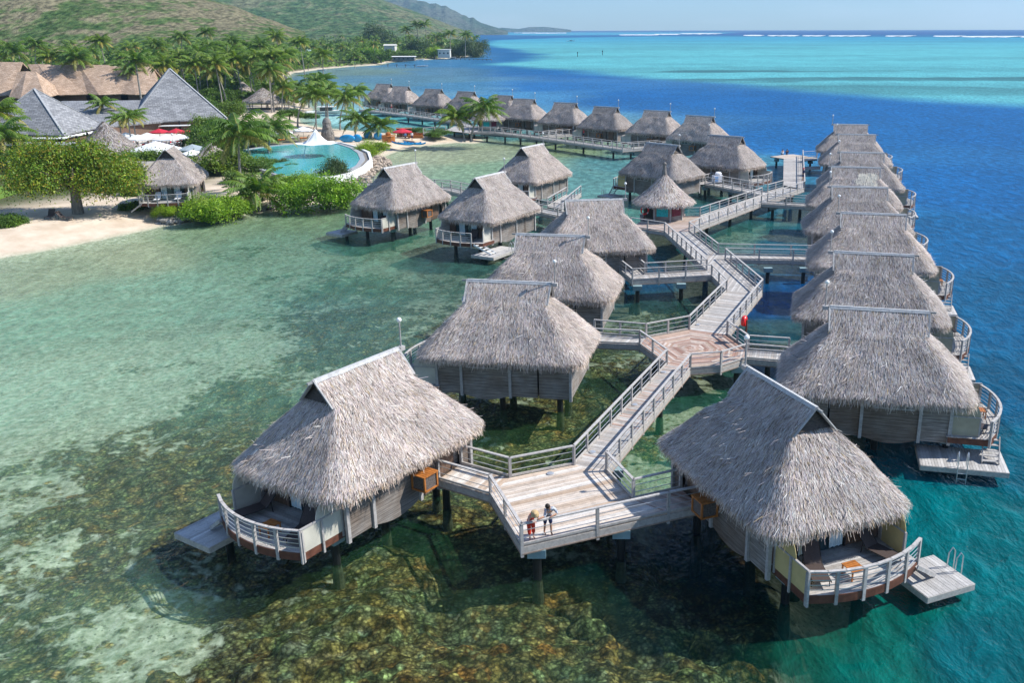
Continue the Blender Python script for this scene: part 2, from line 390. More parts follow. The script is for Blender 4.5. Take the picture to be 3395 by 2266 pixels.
ROOFS = [roof_mesh('thatch_roof', *bungalow_roof(s)) for s in (1, 2, 3)]
def cone_roof(seed, Rr, z0, z1, nbl=9000, top=.15, n=48, sag=.2):
    rg = np.random.default_rng(seed); nt = 10
    th = np.arange(n)*2*math.pi/n; o = np.stack([Rr*np.cos(th), Rr*np.sin(th)], 1)
    P = loft_roof(o, o*(top/Rr), z0, z1, sag, nt)
    V = P.reshape(-1, 3); Q = [(i*n+j, i*n+(j+1) % n, (i+1)*n+(j+1) % n, (i+1)*n+j) for i in range(nt) for j in range(n)]
    low = P[0].copy(); low[:, 2] -= .2; inn = P[0].copy(); inn[:, :2] *= .88; b = len(V); V = np.vstack([V, low, inn])
    for j in range(n): k = (j+1) % n; Q.append((j, b+j, b+k, k)); Q.append((b+j, b+n+j, b+n+k, b+k))
    t = 1-np.sqrt(rg.random(nbl)); t = np.clip(t, 0, .995); a = rg.random(nbl)*2*math.pi; r = Rr*(1-t)+top*t
    z = z0+(z1-z0)*t-sag*np.sin(math.pi*t); pt = np.stack([r*np.cos(a), r*np.sin(a), z], 1)
    dz = -(z1-z0)+sag*math.pi*np.cos(math.pi*t); dr = (Rr-top)
    d = np.stack([np.cos(a)*dr, np.sin(a)*dr, dz], 1); d /= np.linalg.norm(d, axis=1)[:, None]
    N = np.stack([-np.cos(a)*dz, -np.sin(a)*dz, np.full(nbl, dr)], 1); N /= np.linalg.norm(N, axis=1)[:, None]
    parts = [blades(pt, d, N, rg.uniform(.25, .6, nbl), rg.uniform(.03, .065, nbl), .08, rg)]
    m = int(700*Rr); a = rg.random(m)*2*math.pi; e = np.stack([Rr*np.cos(a), Rr*np.sin(a), z0-rg.uniform(-.05, .2, m)], 1)
    d = np.stack([np.cos(a)*.4, np.sin(a)*.4, np.full(m, -1.)], 1); d /= np.linalg.norm(d, axis=1)[:, None]
    N = np.stack([np.cos(a), np.sin(a), np.full(m, .3)], 1); N /= np.linalg.norm(N, axis=1)[:, None]
    parts.append(blades(e, d, N, rg.uniform(.15, .4, m), rg.uniform(.025, .06, m), .05, rg, .25))
    return V, Q, [], parts
# ------------------------------------------------------------------ bungalow body (floor at z=0; terrace at +x; s=+1 entrance on +y side)
def arc_pts(s, y0, y1, k=9):
    """terrace front edge, bulging to x=6.5"""
    out = []
    for i in range(k):
        y = y0+(y1-y0)*i/(k-1); out.append(Vector((6.52-.085*(y)**2-.004*abs(y)**3, s*y, 0)))
    return out
def rail(name, pts, parent, h=1.0, post_gap=1.7, wires=3, down=.5, top=(.13, .06), closed_ends=True, posts=None, off=0):
    """railing part along pts (at deck level); posts are its sub-parts"""
    pts = [Vector(p) for p in pts]
    m = MB(); up = Vector((0, 0, 1))
    for a, b in zip(pts[:-1], pts[1:]):
        d = (b-a).normalized()*.03
        m.col = (1.15,)*3; m.bar(a+up*h-d, b+up*h+d, top[0], top[1]); m.col = (1, 1, 1)
    m.cur = 1
    for k in range(1, wires+1):
        for a, b in zip(pts[:-1], pts[1:]): m.bar(a+up*h*(k/(wires+1)+.03), b+up*h*(k/(wires+1)+.03), .024, .024)
    ro = m.build(name, [M['timber'], M['steel']], parent)
    L = [0]
    for a, b in zip(pts[:-1], pts[1:]): L.append(L[-1]+(b-a).length)
    spots = []
    if posts is None:
        if len(pts) > 3 and max((b-a).length for a, b in zip(pts[:-1], pts[1:])) < 1.5:     # curved rail
            n = max(1, round(L[-1]/post_gap)); spots = [L[-1]*i/n for i in range(n+1)]
        else:
            for i in range(len(pts)-1):
                n = max(1, round((L[i+1]-L[i])/post_gap)); spots += [L[i]+(L[i+1]-L[i])*k/n for k in range(n)]
            spots.append(L[-1])
    for sp in spots:
        i = max(k for k in range(len(pts)-1) if L[k] <= sp+1e-6); t = (sp-L[i])/max(1e-6, L[i+1]-L[i]); q = pts[i].lerp(pts[i+1], min(1, t))
        d = (pts[i+1]-pts[i]).normalized(); a = math.atan2(d.y, d.x)
        pm = MB(); pm.col = (random.uniform(.85, 1.1),)*3
        pm.box(q+up*((h-down)/2-.02), (.13, .11, h+down-.04), a)
        pm.build('rail_post', M['timber'], ro)
    return ro
def ladder(parent, a, b, w, n, name='stair', mat='timber', side=(0, 1, 0)):
    m = MB(); a, b = Vector(a), Vector(b); sd = Vector(side)*w/2
    m.bar(a-sd, b-sd, .05, .16); m.bar(a+sd, b+sd, .05, .16)
    for i in range(n):
        q = a.lerp(b, (i+.5)/n); m.box(q, (.22 if abs(side[1]) > .5 else w, w if abs(side[1]) > .5 else .22, .04))
    return m.build(name, M[mat], parent)
def make_bungalow(s, roofmesh, stair='side', cream=(.5, .45, .33)):
    r = empty('overwater_bungalow')
    link('roof', roofmesh, r)
    ro = KIDS[r.name][-1]
    # ridge board + bargeboards + lamp
    m = MB(); m.col = (1.15, 1.2, 1.24)
    for k in range(5):
        x0 = -2.5+k; z0 = 5.70+random.uniform(-.015, .015); m.bar((x0, -.09, z0-.04), (x0+1.01, -.09, z0-.04), .04, .14, (0, .7, 1)); m.bar((x0, .09, z0-.04), (x0+1.01, .09, z0-.04), .04, .14, (0, -.7, 1))
    m.col = (1.3, 1.36, 1.4); m.box((0, 0, 5.73), (5.0, .12, .05)); m.col = (.7, .75, .77); m.box((0, 0, 5.66), (5.7, .09, .09))
    m.build('ridge_board', M['timber'], ro)
    for e in (-1, 1):
        m = MB(); m.col = (.95, .98, 1.0)
        for q in (-1, 1): m.bar((e*2.5, 0, 5.72), (e*2.46, q*.98, 4.62), .05, .15, (e, 0, .4))
        m.build('gable_board', M['timber'], ro)
    m = MB(); m.cur = 0; m.box((-2.75, 0, 5.62), (.3, .25, .2)); m.tube([(-2.75, 0, 5.6), (-2.75, 0, 6.9)], .035, 6); m.cur = 1; m.ico((-2.75, 0, 7.0), .12, 2)
    m.build('lamp', [M['timber'], M['globe']], r, False)
    # floor slab and terrace
    m = MB(); m.prism([(-4.2, -2.5), (3.6, -2.5), (3.6, 2.5), (-4.2, 2.5)], -.36, 0); m.build('floor', M['under'], r)
    edge = [(p.x-.02, p.y) for p in arc_pts(s, -2.9, 2.45, 13)]
    bm = MB(); poly0 = [(3.62, -s*2.9)]+edge+[(3.62, s*2.45)]
    deck_boards(bm, poly0, 0, .04, .14, 0.0 if False else math.pi/2, ((.50, .47, .44), (.58, .55, .52), (.42, .38, .35)), zt=0.02)
    bm.build('terrace', M['deck'], r)
    m = MB(); e3 = [Vector((x, y, -.17)) for x, y in [(3.7, -s*2.85)]+edge+[(3.7, s*2.4)]]
    for a, b in zip(e3[:-1], e3[1:]): m.bar(a, b, .07, .34)
    m.build('fascia', M['redwood'], r)
    # walls
    zt = 2.35
    def wallp(name, x0, x1, y, z0=-.46, tint=(1, 1, 1), mat='wall'):
        m = MB(); n = 8; m.col = tint
        for i in range(n):
            a, b = x0+(x1-x0)*i/n, x0+(x1-x0)*(i+1)/n
            za = z0-.28*math.sin(math.pi*i/n)*(abs(x1-x0) > 2); zb = z0-.28*math.sin(math.pi*(i+1)/n)*(abs(x1-x0) > 2)
            yy = y; t = .07
            m.add([(a, yy-t/2, za), (b, yy-t/2, zb), (b, yy-t/2, zt), (a, yy-t/2, zt), (a, yy+t/2, za), (b, yy+t/2, zb), (b, yy+t/2, zt), (a, yy+t/2, zt)],
                  [(0, 1, 2, 3), (5, 4, 7, 6), (0, 4, 5, 1), (3, 2, 6, 7), (1, 5, 6, 2), (4, 0, 3, 7)])
        return m.build(name, M[mat], r)
    for q in (-1, 1):
        ent = q == s
        segs = [(-.55, 2.25), (2.35, 3.7)]+([(-4.2, -3.6), (-1.6, -.65)] if ent else [(-4.2, -2.3), (-2.2, -.65)])
        for a, b in segs: wallp('side_wall', a, b, q*2.62, tint=random.choice([(.85, .84, .83), (.74, .66, .6), (.95, .95, .95)]))
        pm = MB()
        for px in (-4.15, -.6, 2.3, 3.78):
            pm = MB(); pm.box((px, q*2.68, .95), (.16, .16, 3.0)); pm.build('wall_post', M['timber'], r)
        if not ent or True:
            # shaded window band under eave
            m = MB(); m.box((1.0, q*2.665, 1.55), (1.9, .05, .62)); wn = m.build('window', M['glass'], r)
            m = MB()
            for px in (.05, .7, 1.3, 1.95): m.box((px, q*2.70, 1.55), (.07, .06, .70))
            m.v += [(0.05, q*2.72, 1.9), (1.95, q*2.72, 1.9), (1.0, q*2.72, 1.95)]; m.c += [(1, 1, 1)]*3; k_ = len(m.v); m.f.append((k_-3, k_-2, k_-1)); m.mi.append(0)
            m = MB(); m.box((1.0, q*2.70, 1.55), (1.97, .05, .70)); m.v = []; m.f = []; m.c = []; m.mi = []
            m.prism([(.0, q*2.68), (2.0, q*2.68), (2.0, q*2.73), (.0, q*2.73)], 1.18, 1.25)
            for px in (.035, .7, 1.3, 1.965): m.box((px, q*2.705, 1.57), (.07, .055, .66))
            m.build('window_frame', M['timber'], wn)
    # end wall at -x
    m = MB(); m.box((-4.2, 0, 1.0), (.07, 5.2, 2.7)); m.build('end_wall', M['wall'], r)
    # entrance door
    m = MB(); m.box((-2.6, s*2.45, 1.05), (1.1, .06, 2.1)); m.build('door', M['door_wood'], r)
    m = MB(); m.box((-2.6, s*2.30, 1.05), (2.1, .05, 2.5)); m.build('entrance_wall', M['wall'], r)
    # front wall with sliding doors and curtains
    for yc, wd in ((-s*1.75, 1.6), (s*2.15, .8)): m = MB(); m.box((3.62, yc, 1.1), (.07, wd, 2.3)); m.build('front_wall', M['door_wood'], r)
    m = MB(); m.box((3.60, s*.4, 1.1), (.04, 2.7, 2.2)); gl = m.build('sliding_door', M['glass'], r)
    m = MB()
    for y in (-.95, .4, 1.75): m = MB(); m.box((3.66, s*y, 1.1), (.06, .08, 2.2)); m.build('door_frame', M['dark'], gl)
    for c0 in (-.5, .95):
        m = MB(); k = 9
        pts = [(3.69+.035*math.sin(i*2.2), s*(c0-.33+.66*i/k)) for i in range(k+1)]
        vs = [(x, y, .12+.05*math.sin(i*2.2)) for i, (x, y) in enumerate(pts)]+[(x, y, 2.15) for x, y in pts]
        m.add(vs, [(i, i+1, k+2+i, k+1+i) for i in range(k)])
        m.build('curtain', M['curtain'], gl)
    # privacy screens at the terrace sides: cloth lower panel + upper curved wing
    def screen(y, x1, low, hi):
        m = MB(); m.col = cream
        m.box(((3.85+x1)/2, y, .5), (x1-3.85, .03, 1.02)); m.col = tuple(c*.9 for c in cream)
        k = 8; vs = [(3.85, y, 1.02), (min(5.2, x1), y, 1.02)]
        for i in range(k+1):
            a = math.pi/2*i/k; vs.append((3.85+(min(5.2, x1)-3.85)*math.cos(a), y, 1.04+1.1*math.sin(a)))
        m.add([(p[0], p[1]-.012, p[2]) for p in vs]+[(p[0], p[1]+.012, p[2]) for p in vs], [tuple(range(len(vs))), tuple(range(2*len(vs)-1, len(vs)-1, -1))]+[(i+len(vs), (i+1) % len(vs)+len(vs), (i+1) % len(vs), i) for i in range(len(vs))])
        sc = m.build('privacy_screen', M['screen'], r)
        m = MB(); m.bar((3.8, y, 1.05), (x1, y, 1.05), .09, .06); m.box((3.85, y, 1.0), (.09, .09, 2.5)); m.box((x1, y, .3), (.09, .09, 1.5))
        if x1 > 5.3: m.box((4.95, y+math.copysign(.06, y), .3), (.09, .07, 1.5))
        m.build('screen_frame', M['timber'], sc)
    screen(s*2.45, 6.02, 0, 0); screen(-s*2.62, 5.2, 0, 0)
    rail('terrace_railing', arc_pts(s, -2.9 if stair != 'front' else -1.9, 2.45, 9), r, post_gap=1.15, wires=4, down=.42)
    # cabinet by the entrance
    m = MB(); cx = -.45; cab = stair != 'none'
    m.box((cx, s*3.12, .30), (.9, .8, .07)); [m.box((cx-.4+.16*i_, s*3.12, 1.0), (.14, .84, .05)) for i_ in range(6)]
    for dx in (-.4, .4):
        for dy in (-.36, .36): m.box((cx+dx, s*3.12+dy, .63), (.08, .08, .72))
    m.cur = 1; m.box((cx, s*3.12, .64), (.78, .7, .62)); m.build('equipment_cabinet', [M['orange_wood'], M['lattice']], r)
    # piles with caps
    for x, y in ((-3.2, -1.2), (-3.2, 1.2), (.3, -1.2), (.3, 1.2), (3.8, -1.8), (3.8, 1.8)):
        m = MB(); m.tube([(x, y, -1.95), (x, y, -.75)], .18, 12); m.cur = 2; m.tube([(x, y, -4.6), (x, y, -2.6), (x, y, -1.93)], [.3, .24, .2], 12); m.cur = 1; m.box((x, y, -.55), (.62, .62, .4)); m.build('pile', [M['pile'], M['cap'], M['crust']], r)
    m = MB()
    for y in (-1.8, 1.8): m.box((.6, y, -.46), (8.6, .18, .2))
    m.build('beam', M['under'], r)
    # swim platform with steps and boarding ladder
    if stair and stair != 'none':
        if stair == 'side': P = (4.3, 6.6, -5.1, -2.75); st = ((5.6, -2.65, -.05), (5.2, -4.0, -1.0)); sd = (1, 0, 0); lad = (4.3+1.2, -5.15, (0, -1))
        elif stair == 'under': P = (2.35, 6.5, -4.3, -1.75); st = ((5.9, -2.2, -.1), (5.75, -3.5, -1.0)); sd = (1, 0, 0); lad = (4.3, -4.34, (0, -1))
        elif stair == 'front': P = (1.8, 6.4, -4.6, -2.0); st = ((6.05, -2.35, -.02), (5.3, -3.9, -1.0)); sd = (1, 0, 0); lad = (3.2, -4.65, (0, -1))
        x0, x1, y0, y1 = P; bm = MB()
        deck_boards(bm, [(x0, s*y0), (x1, s*y0), (x1, s*y1), (x0, s*y1)], -1.05, .05, .15, 0 if stair != 'under' else math.pi/2, ((.55, .53, .51), (.62, .6, .58), (.46, .44, .42)))
        pf = bm.build('swim_platform', M['deck'], r)
        m = MB(); m.col = (1.1, 1.08, 1.02)
        for a, b in (((x0, y0), (x1, y0)), ((x1, y0), (x1, y1)), ((x1, y1), (x0, y1)), ((x0, y1), (x0, y0))): m.bar((a[0], s*a[1], -1.2), (b[0], s*b[1], -1.2), .06, .26)
        m.build('platform_edge', M['timber'], pf)
        m = MB(); m.tube([(x0+.7, s*(y0*.4+y1*.6), -4.5), (x0+.7, s*(y0*.4+y1*.6), -1.15)], .18, 10); m.build('platform_pile', M['pile'], pf)
        a, b = st; ladder(r, (a[0], s*a[1], a[2]), (b[0], s*b[1], b[2]), .8, 5, 'stair', 'white' if stair == 'front' else 'timber', sd)
        if stair == 'side' and s == 1: return r
        m = MB(); lx, ly, _ = lad
        for dx in (-.22, .22): m.tube([(lx+dx, s*(ly+.25), -1.0), (lx+dx, s*(ly+.22), -.35), (lx+dx, s*(ly+.05), -.15), (lx+dx, s*(ly-.1), -.35), (lx+dx, s*(ly-.13), -2.3)], .025, 6)
        for k in range(4): m.tube([(lx-.22, s*(ly-.13), -1.25-.3*k), (lx+.22, s*(ly-.13), -1.25-.3*k)], .02, 6)
        m.build('boarding_ladder', M['steel'], pf)
    return r
# ------------------------------------------------------------------ deck boards clipped to a polygon
def clip(poly, nx, ny, d):
    """keep side nx*x+ny*y <= d"""
    out = []
    for i in range(len(poly)):
        a, b = poly[i], poly[(i+1) % len(poly)]
        da, db = nx*a[0]+ny*a[1]-d, nx*b[0]+ny*b[1]-d
        if da <= 0: out.append(a)
        if da*db < 0: t = da/(da-db); out.append((a[0]+(b[0]-a[0])*t, a[1]+(b[1]-a[1])*t))
    return out
def deck_boards(mb, poly, z, th, w, ang, tints, zt=0.0, gap=.012):
    """boards running along direction ang"""
    nx, ny = -math.sin(ang), math.cos(ang); poly = [(p[0], p[1]) for p in poly]
    ds = [nx*p[0]+ny*p[1] for p in poly]; d = min(ds)
    while d < max(ds):
        s = clip(clip(poly, nx, ny, d+w-gap), -nx, -ny, -d)
        if len(s) > 2:
            t = random.random(); a, b = random.sample(tints, 2); k = random.uniform(.8, 1.12)
            mb.col = tuple((a[i]*t+b[i]*(1-t))*k for i in range(3)); mb.prism(s, z+zt-th, z+zt+random.uniform(-.003, .003))
        d += w
GREYT = ((.49, .465, .44), (.58, .555, .53), (.40, .37, .345), (.50, .44, .39))
PINKT = ((.42, .27, .21), (.55, .42, .35), (.36, .21, .16), (.6, .52, .46))
PALET = ((.66, .57, .49), (.50, .37, .27), (.76, .71, .66), (.62, .50, .40), (.7, .64, .58))
def mk_bungalow_protos():
    return {(1, 'side'): make_bungalow(1, ROOFS[0], 'side', (.58, .56, .48)), (-1, 'side'): make_bungalow(-1, ROOFS[1], 'side', (.60, .48, .22)),
            (1, 'under'): make_bungalow(1, ROOFS[2], 'under', (.42, .38, .28)), (-1, 'front'): make_bungalow(-1, ROOFS[1], 'front', (.6, .57, .5)), (-1, 'none'): make_bungalow(-1, ROOFS[1], 'none', (.58, .56, .48)), (-1, 'under'): make_bungalow(-1, ROOFS[0], 'under', (.42, .38, .28))}
PROTO = mk_bungalow_protos()
USED = set()
def place_bungalow(x, y, deg, kind, label, roof, group, z=1.8):
    key = kind
    if key not in USED: o = PROTO[key]; USED.add(key)
    else: o = copy_tree(PROTO[key])
    o.location = (x, y, z); o.rotation_euler = (0, 0, R(deg))
    tag(o, label, 'bungalow', group)
    for ch in o.children:
        if ch.name.split('.')[0] == 'roof':
            ch.data = ROOFS[roof]
            if 'repaired patch' in label:
                rg = np.random.default_rng(9); n = 900; u = rg.random(n); v = rg.random(n); y_ = -.45-1.0*v-.25*rg.random(n); x_ = .2+1.9*u+.2*np.sin(v*9)
                pt = np.stack([x_, y_, 5.67+y_*1.09+.05], 1); d = np.tile((0, -.68, -.73), (n, 1)).astype(float); N = np.tile((0, -.73, .68), (n, 1)).astype(float)
                V, Q, C = blades(pt, d, N, rg.uniform(.25, .55, n), rg.uniform(.03, .06, n), .12, rg, .3); np_mesh('thatch_patch', V, Q, M['thatch'], np.clip(C*0+np.array((.86, .82, .7))*rg.uniform(.7, 1.1, (len(C), 1)), 0, .95), False, ch)
    return o
G1 = 'overwater thatched bungalows by the front boardwalk'; G2 = 'overwater thatched bungalows in the far left row'
BL = [
 ('A', -10.63, 38.67, 238, (1, 'side'), 0, 'large thatched bungalow at front left with an orange cabinet, left of the couple', G1),
 ('B', 7.52, 35.77, 293, (-1, 'side'), 1, 'thatched bungalow at front right with yellow screens and two brown loungers on its terrace', G1),
 ('C', -5.21, 52.77, 170.3, (-1, 'none'), 2, 'thatched bungalow directly behind the front left one, long plank wall facing the camera', G1),
 ('R1', 14.77, 46.90, 347.4, (1, 'under'), 0, 'nearest bungalow of the right-hand row, grey swim platform with steel ladder at its corner', G1),
 ('R2', 18.08, 59.73, 346.6, (1, 'under'), 1, 'second bungalow of the right-hand row, cream screen panels beside its curved terrace', G1),
 ('R3', 21.96, 73.55, 347.6, (1, 'under'), 2, 'third bungalow of the right-hand row, long silvery ridge board on top', G1),
 ('R4', 24.38, 86.76, 350.8, (1, 'under'), 0, 'fourth bungalow of the right-hand row, opposite the wide footbridge with open rails', G1),
 ('R5', 27.48, 99.83, 347.2, (1, 'under'), 1, 'fifth bungalow of the right-hand row, pale repaired patch of thatch near its ridge', G1),
 ('R6', 31.46, 112.08, 349.5, (1, 'under'), 2, 'sixth bungalow of the right-hand row, mostly hidden by the patched roof', G1),
 ('R7', 36.08, 131.96, 348.0, (1, 'under'), 0, 'second farthest bungalow of the right-hand row, beside the jetty end', G1),
 ('R8', 38.90, 146.14, 346.9, (1, 'under'), 1, 'farthest bungalow of the right-hand row, its ridge standing against the blue sea', G1),
 ('H', -21.56, 102.01, 239.9, (1, 'side'), 1, 'bungalow nearest the shore shrubs, with white screens and steps to a low platform', G1),
 ('G', -10.98, 94.84, 241.5, (-1, 'front'), 2, 'bungalow with a white open stair leading to a floating timber swim platform', G1),
 ('E', -0.32, 80.31, 188.6, (-1, 'none'), 0, 'bungalow in the middle of the picture, ended by a long railed footbridge on its right', G1),
 ('F', -3.39, 65.80, 170.6, (-1, 'none'), 1, 'bungalow just behind the one with the long plank wall, lamp pole before it', G1),
 ('I', -8.31, 119.6, 242.0, (-1, 'none'), 2, 'small looking bungalow alone in the lagoon beyond the front ones, railed ramp on its right', G1),
 ('J', 8.27, 121.36, 317.8-180, (-1, 'side'), 0, 'bungalow right behind the conical hut, dark low platform on its left', G1),
 ('K', 17.71, 130.51, 322.5, (1, 'side'), 1, 'bungalow with a white linen cart at its door, nearest of the far ones', G1),
 ('T1', -58.0, 262.0, 150, (1, 'side'), 0, 'leftmost bungalow of the far row, half hidden behind palm fronds', G2),
 ('T2', -51.0, 250.5, 150, (1, 'side'), 1, 'second bungalow from the left in the far row, a person standing on its footbridge', G2),
 ('T3', -40.6, 238.5, 148.5, (1, 'side'), 2, 'third bungalow from the left in the far row', G2),
 ('T4', -31.2, 228.5, 146, (1, 'side'), 0, 'fourth bungalow from the left in the far row, a palm in front', G2),
 ('T5', -21.2, 214.5, 150, (1, 'side'), 1, 'fifth bungalow from the left in the far row, behind the leaning palm', G2),
 ('T6', -15.5, 203.0, 150, (1, 'side'), 2, 'sixth bungalow from the left in the far row, right of the small kiosk', G2),
 ('T7', -6.45, 192.0, 150, (1, 'side'), 0, 'seventh bungalow from the left in the far row, behind people on the boardwalk', G2),
 ('T8', 1.6, 181.5, 148, (1, 'side'), 1, 'eighth bungalow from the left in the far row, pink towel by its wall', G2),
 ('T9', 10.7, 172.5, 147.5, (1, 'side'), 2, 'ninth bungalow from the left in the far row', G2),
 ('T10', 17.3, 161.5, 146, (1, 'side'), 0, 'rightmost bungalow of the far row, standing against open blue water', G2),
]
POSE = {}
for n, x, y, a, kd, rf, lb, g in BL:
    POSE[n] = (x, y, R(a)); place_bungalow(x, y, a, kd, lb, rf, g)
for k, o in PROTO.items():
    if k not in USED:
        def kill(q):
            for c in list(q.children): kill(c)
            bpy.data.objects.remove(q)
        kill(o)
def bl(n, x, y, z=0):
    px, py, a = POSE[n]; return Vector((px+x*math.cos(a)-y*math.sin(a), py+x*math.sin(a)+y*math.cos(a), 1.8+z))
# ------------------------------------------------------------------ boardwalks
ZD = 1.8
def V2(p, z=0.0): return Vector((p[0], p[1], z))
def boardwalk(name, label, cat, decks, rails, piles, z=ZD, group=None, wires=2, gap=2.0, down=.5):
    """decks: list of (polygon, board direction angle or None, tints, board width); rails: list of polylines (points at deck level)"""
    c = V2(decks[0][0][0]); r = empty(name, (c.x, c.y, z), 0, label, cat, group)
    L = lambda p: (p[0]-c.x, p[1]-c.y)
    for poly, ang, tints, w in decks:
        m = MB(); deck_boards(m, [L(p) for p in poly], 0, .05, w, ang, tints); m.build('deck', M['deck'], r)
        m = MB(); m.col = (.8, .8, .8); m.prism([L(p) for p in poly], -.16, -.06); m.build('subfloor', M['under'], r)
    m = MB()
    for pl in rails:
        for a, b in zip(pl[:-1], pl[1:]):
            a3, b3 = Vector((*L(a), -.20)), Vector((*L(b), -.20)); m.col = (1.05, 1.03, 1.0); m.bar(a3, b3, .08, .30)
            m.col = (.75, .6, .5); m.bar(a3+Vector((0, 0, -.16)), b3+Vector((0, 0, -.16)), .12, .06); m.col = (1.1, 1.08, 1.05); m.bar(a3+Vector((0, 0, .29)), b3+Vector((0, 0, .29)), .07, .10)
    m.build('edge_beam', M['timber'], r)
    for pl in rails: rail('railing', [Vector((*L(p), 0)) for p in pl], r, post_gap=gap, wires=wires, down=down)
    for x, y in piles:
        m = MB(); x, y = L((x, y)); m.tube([(x, y, -1.95), (x, y, -.75)], .18, 12); m.cur = 2; m.tube([(x, y, -4.6), (x, y, -2.6), (x, y, -1.93)], [.3, .24, .2], 12); m.cur = 1; m.box((x, y, -.56), (.75, .5, .38)); m.build('pile', [M['pile'], M['cap'], M['crust']], r)
    return r
def ang(a, b): return math.atan2(b[1]-a[1], b[0]-a[0])
RT = ZD+1.0
def rt(v, *pts): return [v(x, y, RT) for x, y in pts]
# --- front platform
P_fc = w1(1240, 797, RT); P_l = w1(995, 412, RT); P_a1 = bl('A', -1.75, 2.75, 0); P_a2 = bl('A', -3.55, 2.6, 0)
P_5 = w1(1150, 280, RT); P_6 = w1(1650, 185, RT); P_7 = w1(1905, 232, RT); P_8 = w1(2115, 447, RT)
P_b1 = bl('B', -1.5, -2.75); P_b2 = bl('B', -3.3, -2.75)
P_f2 = v3(1530, 1222, RT)
decks = [([P_fc, P_f2, P_8, P_7, P_6, P_5, P_l], ang(w1(1300, 900, ZD), w1(2100, 700, ZD)), PALET, .17),
         ([P_l, P_5, P_a2, P_a1], ang(P_l, P_5), PALET, .15), ([P_f2, P_b1, P_b2, P_8], ang(P_f2, P_8), PINKT, .15)]
boardwalk('viewing_platform', 'wide pale timber platform in the foreground where the couple leans on the rail', 'platform', decks,
          [[P_a1, P_l, P_fc, P_f2, P_b1], [P_a2, P_5, P_6], [P_7, P_8, P_b2]],
          [(w1(1362, 1000, 1.3).x, w1(1362, 1000, 1.3).y), tuple(w1(2020, 850, 1.3))[:2], tuple(w1(650, 470, 1.3))[:2], tuple(v3(1690, 1300, 1.3))[:2], tuple(w1(1975, 380, 1.3))[:2]], gap=3.0)
# --- walkway 1
A1, A2 = P_6, v3(1520, 432, RT); B1, B2 = P_7, v3(1650, 457, RT)
def mids(a, b, c, d, n):
    out = []
    for i in range(n):
        t = (i+.5)/n; p = V2(a).lerp(V2(b), t); q = V2(c).lerp(V2(d), t); m = p.lerp(q, .5); out.append((m.x, m.y))
    return out
boardwalk('boardwalk', 'long straight boardwalk rising from the front platform between two railings', 'boardwalk',
          [([A1, A2, B2, B1], ang(A1, B1), GREYT+PINKT[:1], .14)], [[A1, A2], [B1, B2]], mids(A1, A2, B1, B2, 2), gap=1.75)
# --- junction platform
J_l1 = v3(1370, 327, RT); C1 = bl('C', -3.5, .3); 
J_s1 = v3(1118, 317, RT); J_s2 = v3(1118, 268, RT); J_l2 = v3(1405, 290, RT); J_l3 = v3(1645, 246, RT)
J_f1 = v4(660, 1291, RT); J_f2 = v4(800, 1247, RT); J_r1 = v4(1030, 1266, RT); J_r2 = v4(1040, 1215, RT); J_r3 = v4(812, 1200, RT); J_k = v4(695, 1118, RT)
jc = v3(1655, 425, ZD); jp = [A2, J_l1, J_l2, J_l3, J_k, J_r3, J_f2, J_f1, B2]; decks = [([(jc.x, jc.y), tuple(jp[i_])[:2], tuple(jp[(i_+1) % 9])[:2]], ang(jp[i_], jp[(i_+1) % 9]), PINKT+PINKT+PALET[1:2], .16) for i_ in range(9)]+[([J_l1, J_s1, J_s2, J_l2], ang(J_l1, J_l2), GREYT, .15), ([J_f2, J_r1, J_r2, J_r3], ang(J_f2, J_r3), GREYT, .15)]
boardwalk('junction_platform', 'many-sided reddish timber platform where boardwalks meet beside a red life buoy', 'platform', decks,
          [[A2, J_l1, J_s1], [J_s2, J_l2, J_l3], [B2, J_f1, J_f2, J_r1], [J_r2, J_r3, J_k]], [tuple(v3(1905, 560, 1.0))[:2], tuple(v3(1450, 470, 1.3))[:2], tuple(v3(2080, 480, 1.3))[:2]], gap=2.2)
# --- walkway 2
W2a, W2b = J_l3, v4(690, 886, RT); W2c, W2d = J_k, v4(890, 886, RT)
boardwalk('boardwalk', 'broad pale boardwalk from the reddish junction up to the first bend', 'boardwalk', [([W2a, W2b, W2d, W2c], ang(W2a, W2c), GREYT, .15)],
          [[W2a, W2b], [W2c, W2d]], mids(W2a, W2b, W2c, W2d, 2), gap=1.9)
# --- walkway 3
E_n = w3(1940, 818, RT); E_f = w3(1890, 766, RT); R_n = w3(2072, 657, RT); R_f = w3(2003, 612, RT); U_l = w3(1480, 405, RT); U_r = w3(1720, 398, RT)
boardwalk('boardwalk', 'boardwalk running up left from the bend to the conical hut, shadows of rails along it', 'boardwalk',
          [([W2b, E_n, R_n, W2d], ang(E_n, R_n), GREYT, .15), ([E_n, E_f, U_l, U_r, R_f, R_n], ang(E_n, R_n), GREYT, .15)], [[W2b, E_n], [E_f, U_l], [W2d, R_n], [R_f, U_r]],
          mids(W2b, U_l, W2d, U_r, 3), gap=1.9)
# --- spur to E
s1, s2 = w3(1165, 857, RT), w3(1285, 800, RT); s3, s4 = w3(1035, 755, RT), w3(1215, 740, RT)
boardwalk('footbridge', 'railed footbridge on two black piles leading left to the middle bungalow', 'footbridge', [([E_n, E_f, s2, s1], ang(E_n, E_f), GREYT, .15), ([s1, s2, s4, s3], ang(s1, s2), GREYT, .15)],
          [[E_n, s1, s3], [E_f, s2, s4]], [tuple(w3(1215, 1035, 1.3))[:2], tuple(w3(1640, 1015, 1.3))[:2]], gap=2.0)
